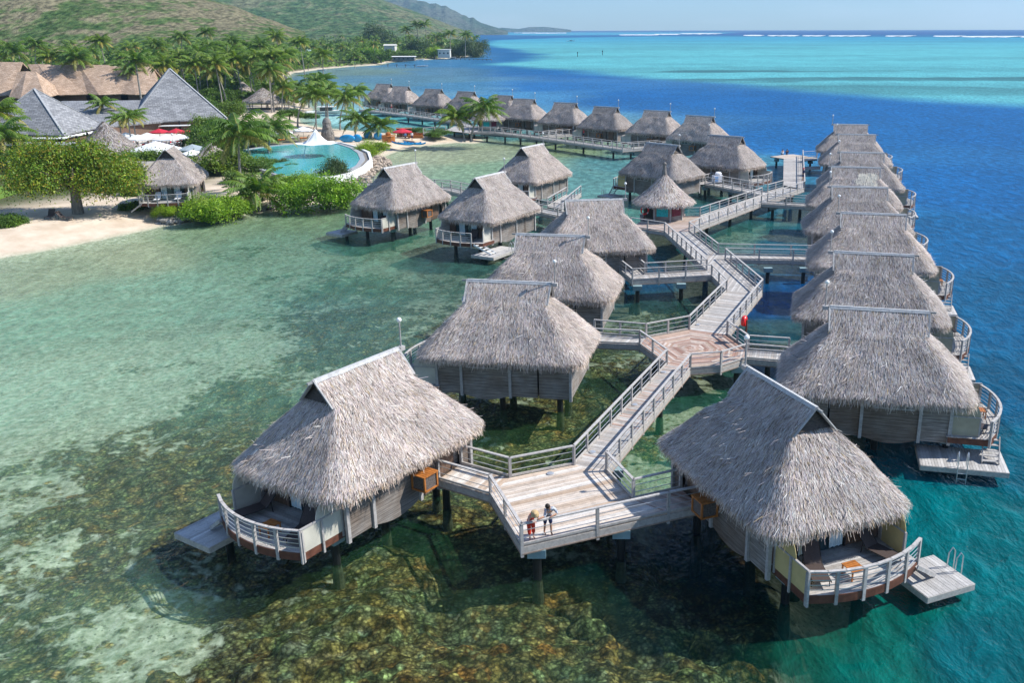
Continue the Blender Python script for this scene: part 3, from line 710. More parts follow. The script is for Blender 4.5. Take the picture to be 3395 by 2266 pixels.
# --- spur to R3/R4
r1, r2 = w3(2349+720, 676, RT), w3(2349+720, 632, RT)
boardwalk('footbridge', 'straight footbridge crossing open water from the boardwalk bend to the right-hand row', 'footbridge', [([R_n, R_f, r2, r1], ang(R_n, R_f), GREYT, .15)], [[R_n, r1], [R_f, r2]],
          [tuple(v4(920, 830, 1.3))[:2], tuple(v4(1120, 830, 1.3))[:2]], gap=3.2)
# --- hut platform
H_1 = w3(1150, 357, RT); H_2 = v6(1015, 1078, RT); H_3 = v6(1165, 1073, RT); N4 = v6(1728, 962, RT); F4 = v6(1733, 890, RT); S4 = v6(1785, 945, RT); S5 = v6(2420, 978, RT); S6 = v6(2420, 1004, RT)
E4 = v6(2122, 832, RT); G4 = v6(1785, 862, RT); G5 = v6(1927, 824, RT); hc = at(2205, 738, ZD)+Vector((0, -.45, 0))
decks = [([U_l, H_1, (hc.x-2.6, hc.y+.9), (hc.x-2.5, hc.y+5.2), (hc.x+2.6, hc.y+5.2), H_2, H_3, U_r], .2, PALET[1:2]+PINKT+GREYT[:1], .15)]
boardwalk('hut_platform', 'timber platform carrying the conical hut with teal panel', 'platform', decks, [[H_1, U_l], [H_2, H_3]], [(hc.x-2, hc.y+1), (hc.x+2.5, hc.y+2)], gap=2.4)
boardwalk('boardwalk', 'long boardwalk running right from the conical hut to the jetty junction', 'boardwalk', [([U_r, H_3, F4, G4, G5, E4, S4, N4], ang(U_r, H_3)+.2, GREYT, .15)],
          [[U_r, N4], [H_3, F4], [S4, E4], [G4, G5]], mids(U_r, N4, H_3, F4, 3)+mids(N4, E4, F4, G5, 2), gap=2.3)
boardwalk('footbridge', 'short footbridge from the jetty junction to the right-hand row, behind the long boardwalk', 'footbridge', [([N4, S4, S5, S6], ang(N4, S4), GREYT, .15)], [[N4, S6], [S4, S5]], [tuple(v6(2080, 1090, 1.0))[:2], tuple(v6(1830, 1080, 1.2))[:2]], gap=2.6)
# --- jetty
j1, j2, j3, j4 = v6(1925, 868, ZD), v6(1930, 620, ZD), v6(2105, 615, ZD), v6(2118, 905, ZD)
pt = [w7(x, y, ZD) for x, y in ((290, 372), (560, 335), (700, 330), (850, 352), (1125, 400), (1120, 425), (890, 440), (540, 410))]
boardwalk('jetty', 'straight pale jetty reaching open water beyond the hut, shadow of its rail along it', 'jetty', [([j1, j2, j3, j4], ang(j2, j3), GREYT, .15), (pt, .1, PALET, .16)],
          [[w7(905, 810, RT), w7(872, 255, RT)], [w7(872, 285, RT), w7(1125, 268, RT)]], [tuple(w7(400, 440, 1.2))[:2], tuple(w7(1000, 480, 1.2))[:2], tuple(v6(2000, 960, 1.3))[:2]], gap=4)
m = MB(); m.prism([tuple(w7(900, 555, .9)-Vector((0, 0, .9)))[:2], tuple(w7(1180, 545, .9))[:2], tuple(w7(1180, 590, .9))[:2], tuple(w7(900, 595, .9))[:2]], .75, .95)
tag(m.build('landing_stage', M['timber']), 'low grey landing stage beside the jetty under the right row', 'landing stage')
# --- spur to J and K
k1, k2 = v6(1212, 792, RT), v6(1372, 786, RT)
boardwalk('footbridge', 'railed footbridge behind the conical hut with a white linen cart on it', 'footbridge', [([F4, G4, k2, k1], ang(F4, G4), GREYT, .15), ([k1, k2, v6(1290, 750, RT), v6(1135, 792, RT)], .4, GREYT, .15)],
          [[F4, k1], [G4, k2], [v6(1285, 752, RT), v6(1140, 792, RT)]], [tuple(v6(1210, 900, 1.2))[:2], tuple(v6(1445, 940, 1.2))[:2], tuple(v6(1600, 850, 1.3))[:2]], gap=1.8)
# --- far boardwalk
near = [v5(235, 262, RT), v5(700, 318, RT), v5(1020, 362, RT), v5(1185, 410, RT), v5(1190, 448, RT), v5(1410, 455, RT), v5(1800, 500, RT), v6(455, 492, RT)]
def shift(pl, w):
    out = []
    for i, p in enumerate(pl):
        d = (V2(pl[min(i+1, len(pl)-1)])-V2(pl[max(i-1, 0)])).normalized(); out.append((p[0]-d.y*w, p[1]+d.x*w))
    return out
near = [(p.x, p.y) for p in near]
far = shift(near, 2.0)
decks = [([near[i], near[i+1], far[i+1], far[i]], ang(near[i], far[i]), GREYT, .2) for i in range(len(near)-1)]
boardwalk('boardwalk', 'very long boardwalk in front of the far row of bungalows, on tall black piles', 'boardwalk', decks, [near, far],
          [((near[i][0]+far[i][0])/2+(near[i+1][0]-near[i][0])*t, (near[i][1]+far[i][1])/2+(near[i+1][1]-near[i][1])*t) for i in range(len(near)-1) for t in ((.15, .5, .85) if i in (0, 1, 5, 6) else (.5,))], gap=2.6)
t1, t2 = (v6(455, 492, RT).x, v6(455, 492, RT).y), tuple(v6(850, 462, RT))[:2]
tf = shift([t1, t2], 1.8)
boardwalk('footbridge', 'footbridge turning right at the end of the far boardwalk', 'footbridge', [([t1, t2, tf[1], tf[0]], ang(t1, tf[0]), GREYT, .2)], [[t1, t2], list(tf)], mids(t1, t2, tf[0], tf[1], 2), gap=2.4)
u1, u2 = tuple(v5(1875, 488, RT))[:2], tuple(v5(2110, 460, RT))[:2]; uf = shift([u1, u2], 1.6)
boardwalk('footbridge', 'short footbridge off the far boardwalk where housekeepers stand', 'footbridge', [([u1, u2, uf[1], uf[0]], ang(u1, uf[0]), GREYT, .2)], [[u1, u2], list(uf)], [], gap=2.2)
# second kiosk deck and beach link
q = [v5(985, 475, ZD), v5(1190, 500, ZD), v5(1270, 480, ZD), v5(1290, 440, ZD), v5(1060, 440, ZD)]
boardwalk('kiosk_platform', 'low timber deck carrying the small thatched kiosk by two leaning palms', 'platform', [(q, .1, GREYT, .2)], [[v5(790, 455, RT), v5(985, 437, RT)]], [tuple(v5(1190, 500, 1))[:2], tuple(v5(1060, 500, 1))[:2]], gap=2.5)
# --- back walkway behind H, G
bk = [(p.x, p.y) for p in (at(1165, 589, RT), at(1465, 605, RT), at(1560, 625, RT), at(1745, 668, RT), at(1905, 700, RT))]
bf = shift(bk, 1.8)
boardwalk('boardwalk', 'boardwalk leaving the pool shore behind the two left bungalows', 'boardwalk', [([bk[i], bk[i+1], bf[i+1], bf[i]], ang(bk[i], bf[i]), GREYT, .18) for i in range(4)], [bk, bf],
          [((bk[i][0]+bf[i][0])/2, (bk[i][1]+bf[i][1])/2) for i in (1, 2, 3)], gap=2.4)
i1, i2 = [(p.x, p.y) for p in (v5(1865, 1062, RT), v5(2030, 968, RT))]; i3, i4 = [(p.x, p.y) for p in (v5(1985, 1090, RT), v5(2155, 955, RT))]
boardwalk('footbridge', 'grey railed ramp up to the lone bungalow in the lagoon', 'footbridge', [([i1, i2, i4, i3], ang(i1, i3), GREYT, .18)], [[i1, i2], [i3, i4]], mids(i1, i2, i3, i4, 1), gap=1.8)
# ------------------------------------------------------------------ conical hut, kiosk
def hut(loc, Rr, wall_r, zt, zr, name, label, rz=0, finial=True):
    r = empty(name, loc, rz, label, 'hut')
    V, Q, T, parts = cone_roof(int(Rr*10), Rr, zt, zr); ro = link('roof', roof_mesh('cone_thatch', V, Q, T, parts), r)
    if finial:
        m = MB(); m.lathe((0, 0, zr-.1), [(.28, 0), (.2, .5), (.16, .9), (.22, 1.15), (.1, 1.3)], 10); m.build('finial', M['stone'], ro)
    n = 8
    for k in range(n):
        a0, a1 = 2*math.pi*k/n+R(22.5), 2*math.pi*(k+1)/n+R(22.5)
        p, q = Vector((wall_r*math.cos(a0), wall_r*math.sin(a0), 0)), Vector((wall_r*math.cos(a1), wall_r*math.sin(a1), 0))
        m = MB(); m.bar((p+q)/2*.995+(p-q)*.5+Vector((0, 0, zt*.55)), (p+q)/2*.995-(p-q)*.5+Vector((0, 0, zt*.55)), .06, zt*1.1); w = m.build('wall_panel', M['wall'], r)
        m = MB(); m.box(p+Vector((0, 0, zt*.55)), (.16, .16, zt*1.15), a0); m.build('corner_post', M['timber'], r)
        mid = (p+q)/2; o = mid.normalized()*.05; d = (q-p).normalized()
        if k in (5, 4, 6):
            m = MB(); z = zt*.52
            m.bar(mid+o-d*.62+Vector((0, 0, z+.15)), mid+o+d*.62+Vector((0, 0, z+.15)), .03, 1.3 if k != 4 else 1.9)
            m.build('panel' if k != 4 else 'door', M[{5: 'teal_panel', 4: 'dark', 6: 'plum'}[k]], w)
    return r
plain('plum', (.18, .03, .05), .6, .4, 4)
hut((hc.x, hc.y+2.9, ZD), 3.15, 2.2, 2.0, atY(2200, 575, hc.y+2.9).z-ZD, 'conical_hut', 'octagonal hut with conical thatch, dark finial, teal and plum panels at the boardwalk fork', R(-8))
kc = v5(1345, 470, ZD)
hut((kc.x, kc.y+2.2, ZD), 3.3, 2.2, 2.1, 4.9, 'kiosk', 'small thatched kiosk with a teal panel behind the leaning palms', R(-4), False)
# life buoys
def lifebuoy(loc, aim, label, cover=True, rr=.36):
    r = empty('life_buoy', loc, aim, label, 'life buoy')
    m = MB(); M4 = Matrix.Rotation(R(90), 3, 'Y')
    if cover: m.lathe((0, 0, 0), [(.05, -.13), (rr*.9, -.13), (rr, -.06), (rr, .08), (rr*.85, .14)], 20, M4); m.build('cover', M['red_paint'], r); m = MB(); m.lathe((-.145, 0, 0), [(rr*.85, -.01), (rr*.8, .01)], 20, M4); m.build('disc', M['white'], r)
    else:
        pts = [(0, rr*math.cos(2*math.pi*k/20), rr*math.sin(2*math.pi*k/20)) for k in range(21)]; m.tube(pts, .085, 8, False); m.build('ring', M['red_paint'], r)
        m = MB()
        for k in range(4): a = math.pi/2*k+.78; m.box((0, rr*math.cos(a), rr*math.sin(a)), (.19, .1, .19), M=Matrix.Rotation(a, 3, 'X'))
        m.build('band', M['white'], r)
    m = MB(); m.box((.16, 0, -.9), (.1, .1, 2.0)); m.build('post', M['redwood'], r); return r
p = v3(1950, 400, ZD); lifebuoy((p.x-.05, p.y+.35, 3.25), R(-25), 'red covered life buoy on a post at the reddish junction platform')
p = v6(640, 1122, 2.85); lifebuoy((hc.x-2.15, hc.y+1.35, 2.95), R(110), 'red and white ring buoy hanging left of the conical hut door', False, .42)
# lamp posts on the boardwalk
def lamp_post(p, h, label):
    r = empty('lamp_post', p, 0, label, 'lamp'); m = MB(); m.tube([(0, 0, -.6), (0, 0, h)], .04, 8); m.build('pole', M['timber'], r); m = MB(); m.ico((0, 0, h+.1), .14, 2); m.build('globe', M['globe'], r)
p = v3(1952, 470, ZD); lamp_post((p.x, p.y, ZD), 1.1, 'globe lamp on a short pole at the corner of the reddish junction')
# deck lights (round)
for k, (vv, x, y) in enumerate([(w1, 1467, 406), (w1, 1795, 237), (v3, 1340, 740), (v3, 1500, 560), (v3, 1690, 297)]):
    p = vv(x, y, ZD); m = MB(); m.lathe((p.x, p.y, ZD), [(.17, 0), (.17, .05), (.1, .07)], 14)
    tag(m.build('deck_light', M['steel']), ['round metal light set in the front platform floor near the far rail', 'round metal light at the foot of the long straight boardwalk', 'round metal light halfway up the straight boardwalk', 'round metal light near the upper end of the straight boardwalk', 'round metal light on the broad pale boardwalk'][k], 'deck light')
# ------------------------------------------------------------------ terrace furniture
def lounger(loc, rz, label):
    r = empty('sun_lounger', loc, rz, label, 'sun lounger')
    m = MB(); m.col = (1, 1, 1)
    prof = [(-1.0, .32), (-.3, .30), (.25, .30), (.85, .95)]
    vs = []; w = .34
    for x, z in prof: vs += [(x, -w, z), (x, w, z)]
    vs2 = [(a, b, c-.03) for a, b, c in vs]; n = len(vs)
    fs = []
    for i in range(3): a = 2*i; fs += [(a, a+2, a+3, a+1), (n+a, n+a+1, n+a+3, n+a+2), (a, n+a, n+a+2, a+2), (a+1, a+3, n+a+3, n+a+1)]
    fs += [(0, 1, n+1, n), (n-2, 2*n-2, 2*n-1, n-1)]
    m.add(vs+vs2, fs); m.build('sling', M['sling'], r)
    m = MB()
    for y in (-w, w): m.tube([(-1.05, y, .3), (.25, y, .28), (.88, y, .97)], .022, 6); m.tube([(-.8, y, .3), (-.85, y, 0)], .02, 6); m.tube([(.45, y, .5), (.5, y, 0)], .02, 6)
    m.build('frame', M['dark'], r); return r
def coffee_table(loc, rz, label):
    r = empty('coffee_table', loc, rz, label, 'table'); m = MB()
    for i in range(6): m.box((-.3+.12*i, 0, .42), (.1, .62, .03))
    m.build('table_top', M['orange_wood'], r)
    for x in (-.3, .3):
        for y in (-.27, .27): m = MB(); m.box((x, y, .2), (.05, .05, .4)); m.build('leg', M['orange_wood'], r)
    return r
for n, s, nm in (('A', 1, 'front left bungalow'), ('B', -1, 'front right bungalow'), ('R1', 1, 'nearest right-row bungalow')):
    a = POSE[n][2]
    lounger(bl(n, 4.9, s*1.35, .02), a+math.pi+s*.35, f'brown lounger near the railing corner on the terrace of the {nm}')
    lounger(bl(n, 4.75, -s*1.7, .02), a+math.pi-s*.25, f'brown lounger by the stair on the terrace of the {nm}')
    coffee_table(bl(n, 5.6, s*.1, .02), a, f'slatted orange wood table on the terrace of the {nm}')
for n, nm in (('R2', 'second bungalow of the right row'), ('R3', 'third bungalow of the right row'), ('H', 'bungalow near the shore shrubs'), ('G', 'bungalow with the open white stair')):
    lounger(bl(n, 4.9, 1.2, .02), POSE[n][2]+math.pi+.3, f'dark lounger on the terrace of the {nm}')
p = bl('R3', 5.5, .3, .02); coffee_table(p, POSE['R3'][2], 'small orange table on the terrace of the third bungalow of the right row')
# ------------------------------------------------------------------ people (skin-modified skeletons)
def skin(name, verts, edges, radii, mat, parent, sub=2, root=0):
    me = bpy.data.meshes.new(name); me.from_pydata([tuple(v) for v in verts], edges, []); me.materials.append(mat)
    o = link(name, me, parent)
    md = o.modifiers.new('skin', 'SKIN'); md.use_smooth_shade = True
    lay = me.skin_vertices[0] if me.skin_vertices else None
    if lay is None:
        import bmesh
        bm = bmesh.new(); bm.from_mesh(me); bm.verts.layers.skin.verify(); bm.to_mesh(me); bm.free(); lay = me.skin_vertices[0]
    for i, r in enumerate(radii):
        lay.data[i].radius = r if isinstance(r, tuple) else (r, r); lay.data[i].use_root = (i == root)
    s = o.modifiers.new('sub', 'SUBSURF'); s.levels = sub; s.render_levels = sub
    return o
def person(loc, rz, pose, label, skinm='skin', hair='hair', top=None, bottom=None, hat=None, dress=None, fingers=False, tall=1.7, longhair=False):
    """+x is forward.  pose: dict of joint positions in metres for a 1.7 m figure"""
    r = empty('person', loc, rz, label, 'person'); k = tall/1.7
    P = {'pel': (0, 0, .92), 'waist': (.0, 0, 1.08), 'chest': (.02, 0, 1.28), 'neck': (.01, 0, 1.45), 'head': (.03, 0, 1.58), 'crown': (.03, 0, 1.68),
         'shL': (.0, .17, 1.40), 'elL': (.0, .23, 1.12), 'haL': (.05, .24, .88), 'shR': (.0, -.17, 1.40), 'elR': (.0, -.23, 1.12), 'haR': (.05, -.24, .88),
         'hiL': (0, .09, .88), 'knL': (.02, .10, .48), 'anL': (0, .10, .08), 'toL': (.16, .11, .03), 'hiR': (0, -.09, .88), 'knR': (.02, -.10, .48), 'anR': (0, -.10, .08), 'toR': (.16, -.11, .03)}
    P.update(pose); P = {a: Vector(b)*k for a, b in P.items()}
    nm = list(P); I = {a: i for i, a in enumerate(nm)}; vs = [P[a] for a in nm]
    E = [('pel', 'waist'), ('waist', 'chest'), ('chest', 'neck'), ('neck', 'head'), ('head', 'crown'), ('chest', 'shL'), ('shL', 'elL'), ('elL', 'haL'), ('chest', 'shR'), ('shR', 'elR'), ('elR', 'haR'),
         ('pel', 'hiL'), ('hiL', 'knL'), ('knL', 'anL'), ('anL', 'toL'), ('pel', 'hiR'), ('hiR', 'knR'), ('knR', 'anR'), ('anR', 'toR')]
    Rd = dict(pel=(.12, .15), waist=(.10, .125), chest=(.11, .15), neck=.055, head=.092, crown=.07, shL=.06, elL=.04, haL=.03, shR=.06, elR=.04, haR=.03, hiL=.085, knL=.055, anL=.038, toL=.03, hiR=.085, knR=.055, anR=.038, toR=.03)
    ed = [(I[a], I[b]) for a, b in E]; rd = [Rd[a] for a in nm]
    if fingers:
        for s in 'LR':
            h = P['ha'+s]; d = (h-P['el'+s]).normalized(); side = d.cross(Vector((0, 0, 1))).normalized(); up = side.cross(d)
            pi = len(vs); vs.append(h+d*.05); rd.append((.022, .014)); ed.append((I['ha'+s], pi))
            for q, (o, L) in enumerate(((-.03, .055), (-.011, .07), (.009, .066), (.028, .05))):
                b = len(vs); vs += [h+d*.075+side*o, h+d*(.075+L*.6)+side*o*1.2-up*.012, h+d*(.075+L*.85)+side*o*1.25-up*.04]; rd += [.009, .008, .0065]; ed += [(pi, b), (b, b+1), (b+1, b+2)]
            b = len(vs); vs += [h+d*.03-side*.04, h+d*.06-side*.055-up*.02]; rd += [.01, .008]; ed += [(I['ha'+s], b), (b, b+1)]
    body = skin('body', vs, ed, rd, M[skinm], r)
    hd = P['head']; f = (P['crown']-P['neck']).normalized(); fw = Vector((1, 0, 0)); fw = (fw-f*fw.dot(f)).normalized()
    # face: nose, eyes, mouth, ears on the head
    m = MB(); m.ico(hd+fw*.098*k-f*.008, (.014, .012, .02), 1); m.build('nose', M[skinm], r)
    m = MB()
    for s in (-1, 1): m.ico(hd+fw*.083*k+Vector((0, s*.032, 0))+f*.02, (.009, .013, .008), 1)
    m.ico(hd+fw*.082*k-f*.045, (.008, .022, .006), 1); m.build('eyes_and_mouth', M['dark'], r)
    m = MB()
    for s in (-1, 1): m.ico(hd+Vector((-.005, s*.092*k, 0)), (.02, .01, .03), 1)
    m.build('ears', M[skinm], r)
    hm = MB(); hm.ico(hd+f*.03-fw*.022, (.105*k, .102*k, .105*k), 2, .03)
    if longhair: hm.tube([hd-fw*.06, hd-fw*.09-f*.13, hd-fw*.08-f*.24], [.06, .05, .02], 8)
    hm.build('hair', M[hair], r, True)
    if hat:
        m = MB(); Mx = f.to_track_quat('Z', 'Y').to_matrix(); m.lathe(hd+f*.05, [(.175, -.01), (.18, .0), (.105, .02), (.095, .09), (.05, .11)], 20, Mx); m.build('hat', M[hat], r, True)
    if top:
        n2 = ['waist', 'chest', 'neck', 'shL', 'elL', 'shR', 'elR', 'pel']; v = [P[a] for a in n2]; v[2] = P['chest'].lerp(P['neck'], .6)
        J = {a: i for i, a in enumerate(n2)}; v += [P['elL'].lerp(P['haL'], .3), P['elR'].lerp(P['haR'], .3)]
        skin('shirt', v, [(J['pel'], J['waist']), (J['waist'], J['chest']), (J['chest'], J['neck']), (J['chest'], J['shL']), (J['shL'], J['elL']), (J['elL'], 8), (J['chest'], J['shR']), (J['shR'], J['elR']), (J['elR'], 9)],
             [(.125, .16), (.13, .175), .075, .08, .06, .08, .06, (.13, .16), .05, .05], M[top], r, root=7)
    if bottom:
        v = [P['pel'], P['hiL'], P['knL'], P['hiR'], P['knR'], P['knL'].lerp(P['anL'], .55 if bottom == 'red_dress' else 0), P['knR'].lerp(P['anR'], .55 if bottom == 'red_dress' else 0), P['pel'].lerp(P['waist'], .5)]
        v[2] = P['hiL'].lerp(P['knL'], .6); v[4] = P['hiR'].lerp(P['knR'], .6)
        skin('shorts' if bottom != 'red_dress' else 'trousers', v[:5]+[v[5], v[6], v[7]], [(0, 1), (1, 2), (0, 3), (3, 4), (2, 5), (4, 6), (0, 7)], [(.14, .17), .105, .09, .105, .09, .075, .075, (.125, .16)], M[bottom], r)
    if dress:
        v = [P['pel'], P['waist'], P['chest'], P['chest'].lerp(P['neck'], .35)]
        skin('top', v, [(0, 1), (1, 2), (2, 3)], [(.15, .18), (.12, .15), (.13, .165), (.1, .14)], M[dress], r)
    return r
# couple leaning on the front railing
fr = (V2(P_f2)-V2(P_fc)).normalized(); nrm = Vector((fr.y, -fr.x, 0))      # outward normal of the front rail
aim = math.atan2(nrm.y, nrm.x)
lean = dict(pel=(-.42, 0, .88), waist=(-.36, 0, 1.02), chest=(-.20, 0, 1.18), neck=(-.06, 0, 1.30), head=(.04, .02, 1.38), crown=(.09, .02, 1.47), shL=(-.12, .17, 1.24), shR=(-.12, -.17, 1.24),
            elL=(.0, .24, 1.05), haL=(.06, .06, 1.05), elR=(.0, -.24, 1.05), haR=(.08, -.06, 1.05), hiL=(-.42, .09, .84), hiR=(-.42, -.09, .84), knL=(-.36, .1, .46), knR=(-.34, -.1, .46), anL=(-.40, .1, .08), anR=(-.3, -.1, .08), toL=(-.24, .11, .03), toR=(-.14, -.11, .03))
base = V2(P_fc)+fr*.55-nrm*.03
person((base.x, base.y, ZD), aim, lean, 'woman in red outfit and straw sun hat leaning on the front railing', 'skin_pink', 'blond', None, 'red_dress', 'straw', 'red_dress', True, 1.62, True)
lean2 = dict(lean); lean2.update(head=(.0, .13, 1.43), crown=(.03, .17, 1.52), elL=(-.05, .25, 1.02), haL=(.03, .45, 1.04), elR=(-.02, -.26, 1.06), haR=(.07, -.02, 1.05), anL=(-.5, .12, .08), toL=(-.34, .12, .03), neck=(-.08, .05, 1.33), knL=(-.44, .11, .46))
lean2 = {(k[:-1]+{'L': 'R', 'R': 'L'}[k[-1]] if k[-1] in 'LR' and k[:-1] in ('sh', 'el', 'ha', 'hi', 'kn', 'an', 'to') else k): (v[0], -v[1], v[2]) for k, v in lean2.items()}
base = V2(P_fc)+fr*1.3-nrm*.03
person((base.x, base.y, ZD), aim, lean2, 'dark haired man in patterned shirt and navy shorts leaning towards the woman', 'skin', 'hair', 'shirt', 'navy', None, None, True, 1.78)
sit = dict(pel=(0, 0, .12), waist=(-.03, 0, .28), chest=(-.02, 0, .5), neck=(0, 0, .66), head=(.03, 0, .79), crown=(.03, 0, .89), shL=(0, .17, .61), shR=(0, -.17, .61), elL=(.08, .22, .36), elR=(.08, -.22, .36), haL=(.25, .15, .25), haR=(.25, -.15, .25),
           hiL=(.03, .09, .12), hiR=(.03, -.09, .12), knL=(.45, .12, .14), knR=(.45, -.12, .14), anL=(.5, .12, -.25), anR=(.5, -.12, -.25), toL=(.62, .12, -.32), toR=(.62, -.12, -.32))
p = w7(512, 345, ZD); person((p.x, p.y+.3, ZD), R(95), sit, 'person in white sitting at the edge of the jetty head, left of the post', 'skin_pink', 'hair', 'white_cloth', 'navy')
p = w7(590, 340, ZD); person((p.x, p.y+.3, ZD), R(80), sit, 'person in dark swimwear with black hair sitting right of the jetty post', 'skin', 'hair', 'navy', 'navy', longhair=True)
p = w7(870, 800, ZD); person((p.x, p.y, ZD), R(200), {}, 'person in dark clothes with a red headscarf standing by the jetty rail', 'skin', 'hair', 'navy', 'navy', 'red_cloth')
p = v5(517, 300, ZD); person((p.x, p.y, ZD), R(-80), {}, 'bare chested person on the far boardwalk near the second bungalow', 'skin_pink', 'hair', None, 'red_cloth')
p = v5(2065, 500, ZD); person((p.x, p.y, ZD), R(-60), {}, 'housekeeper in white on the short footbridge of the far boardwalk', 'skin', 'hair', 'white_cloth', 'white_cloth')
p = v5(2095, 505, ZD); person((p.x, p.y, ZD), R(120), {}, 'housekeeper in pink and white with back turned on the far footbridge', 'skin', 'hair', 'white_cloth', 'blue_cloth')
p = v5(2180, 545, ZD); person((p.x, p.y+.5, ZD), R(200), {}, 'person with a pink sun hat walking on the far boardwalk', 'skin', 'hair', 'red_cloth', 'navy', 'red_cloth')
p = v5(650, 560, 1.2); person((p.x-.3, p.y+.2, 1.0), R(-90), {}, 'attendant in blue shirt beside the red parasol', 'skin', 'hair', 'blue_cloth', 'navy')
p = v5(670, 558, 1.2); person((p.x+.5, p.y+.4, 1.0), R(-60), {}, 'attendant in a white shirt right of the red parasol', 'skin', 'hair', 'white_cloth', 'navy')
# linen cart
p = v6(1320, 850, ZD); r = empty('linen_cart', (p.x, p.y, ZD), R(20), 'white linen cart piled with towels outside the bungalow at the right end', 'cart')
m = MB(); m.box((0, 0, .6), (1.3, .75, .9)); m.build('body', M['white_cloth'], r)
m = MB(); m.ico((.1, 0, 1.25), (.5, .35, .28), 2, .08); m.build('towels', M['white_cloth'], r)
m = MB(); m.box((-.3, -.39, .6), (.5, .03, .7)); m.build('laundry_bag', M['blue_cloth'], r)
for x in (-.5, .5):
    for y in (-.3, .3): m = MB(); m.tube([(x, y-.03, .09), (x, y+.03, .09)], .09, 10); m.build('wheel', M['dark'], r)
# ------------------------------------------------------------------ coast polygon (world xy on z=0) and ground sheet
cp = [(-60, 612), (0, 594), (120, 574), (250, 548), (370, 522), (450, 510), (560, 494), (670, 481), (700, 475), (760, 472), (812, 466), (822, 425), (850, 402), (888, 383), (872, 366), (905, 350), (947, 338), (1047, 328), (1085, 330),
      (1118, 325), (1095, 316), (1040, 314), (985, 311), (930, 309), (870, 305), (790, 298), (735, 292), (692, 283), (688, 262), (722, 251), (700, 236), (662, 232), (655, 222), (690, 214), (672, 196), (655, 180), (672, 168), (735, 159), (800, 153), (869, 149),
      (893, 143), (945, 138), (1000, 136), (1060, 131), (1105, 126), (1108, 121), (1080, 112), (1010, 101), (960, 92), (1000, 80), (1090, 77), (1150, 74), (1300, 70.5)]
COAST = np.array([tuple(dat(x, y)[:2]) for x, y in cp]+[(-900., 9000.), (-9000., 9000.), (-9000., 60.), (-300., 66.), (-90., 76.)])
def sdist(X, Y, poly=COAST):
    """signed distance, + inside"""
    x = X.ravel(); y = Y.ravel(); best = np.full(x.shape, 1e18); ins = np.zeros(x.shape, bool); n = len(poly)
    for i in range(n):
        ax, ay = poly[i]; bx, by = poly[(i+1) % n]; dx, dy = bx-ax, by-ay; L = dx*dx+dy*dy+1e-9
        t = np.clip(((x-ax)*dx+(y-ay)*dy)/L, 0, 1); d = (x-ax-t*dx)**2+(y-ay-t*dy)**2; best = np.minimum(best, d)
        c = ((ay > y) != (by > y)); xi = ax+(y-ay)/(dy if abs(dy) > 1e-9 else 1e-9)*dx; ins ^= c & (x < xi)
    return np.where(ins, 1, -1).reshape(X.shape)*np.sqrt(best).reshape(X.shape)
def vnoise(X, Y, s, seed=0, oct=3):
    """tileless value noise in numpy, 0..1"""
    out = np.zeros(X.shape); amp = 1; tot = 0
    for o in range(oct):
        x = X*s*2**o+seed*17.3; y = Y*s*2**o-seed*9.1; xi = np.floor(x).astype(np.int64); yi = np.floor(y).astype(np.int64); fx = x-xi; fy = y-yi
        fx = fx*fx*(3-2*fx); fy = fy*fy*(3-2*fy)
        def h(a, b): 
            v = (a*374761393+b*668265263+(seed+o)*69069) & 0xffffffff; v = ((v ^ (v >> 13))*1274126177) & 0xffffffff; return ((v ^ (v >> 16)) & 0xffff)/65535.
        out += amp*((h(xi, yi)*(1-fx)+h(xi+1, yi)*fx)*(1-fy)+(h(xi, yi+1)*(1-fx)+h(xi+1, yi+1)*fx)*fy); tot += amp; amp *= .5
    return out/tot
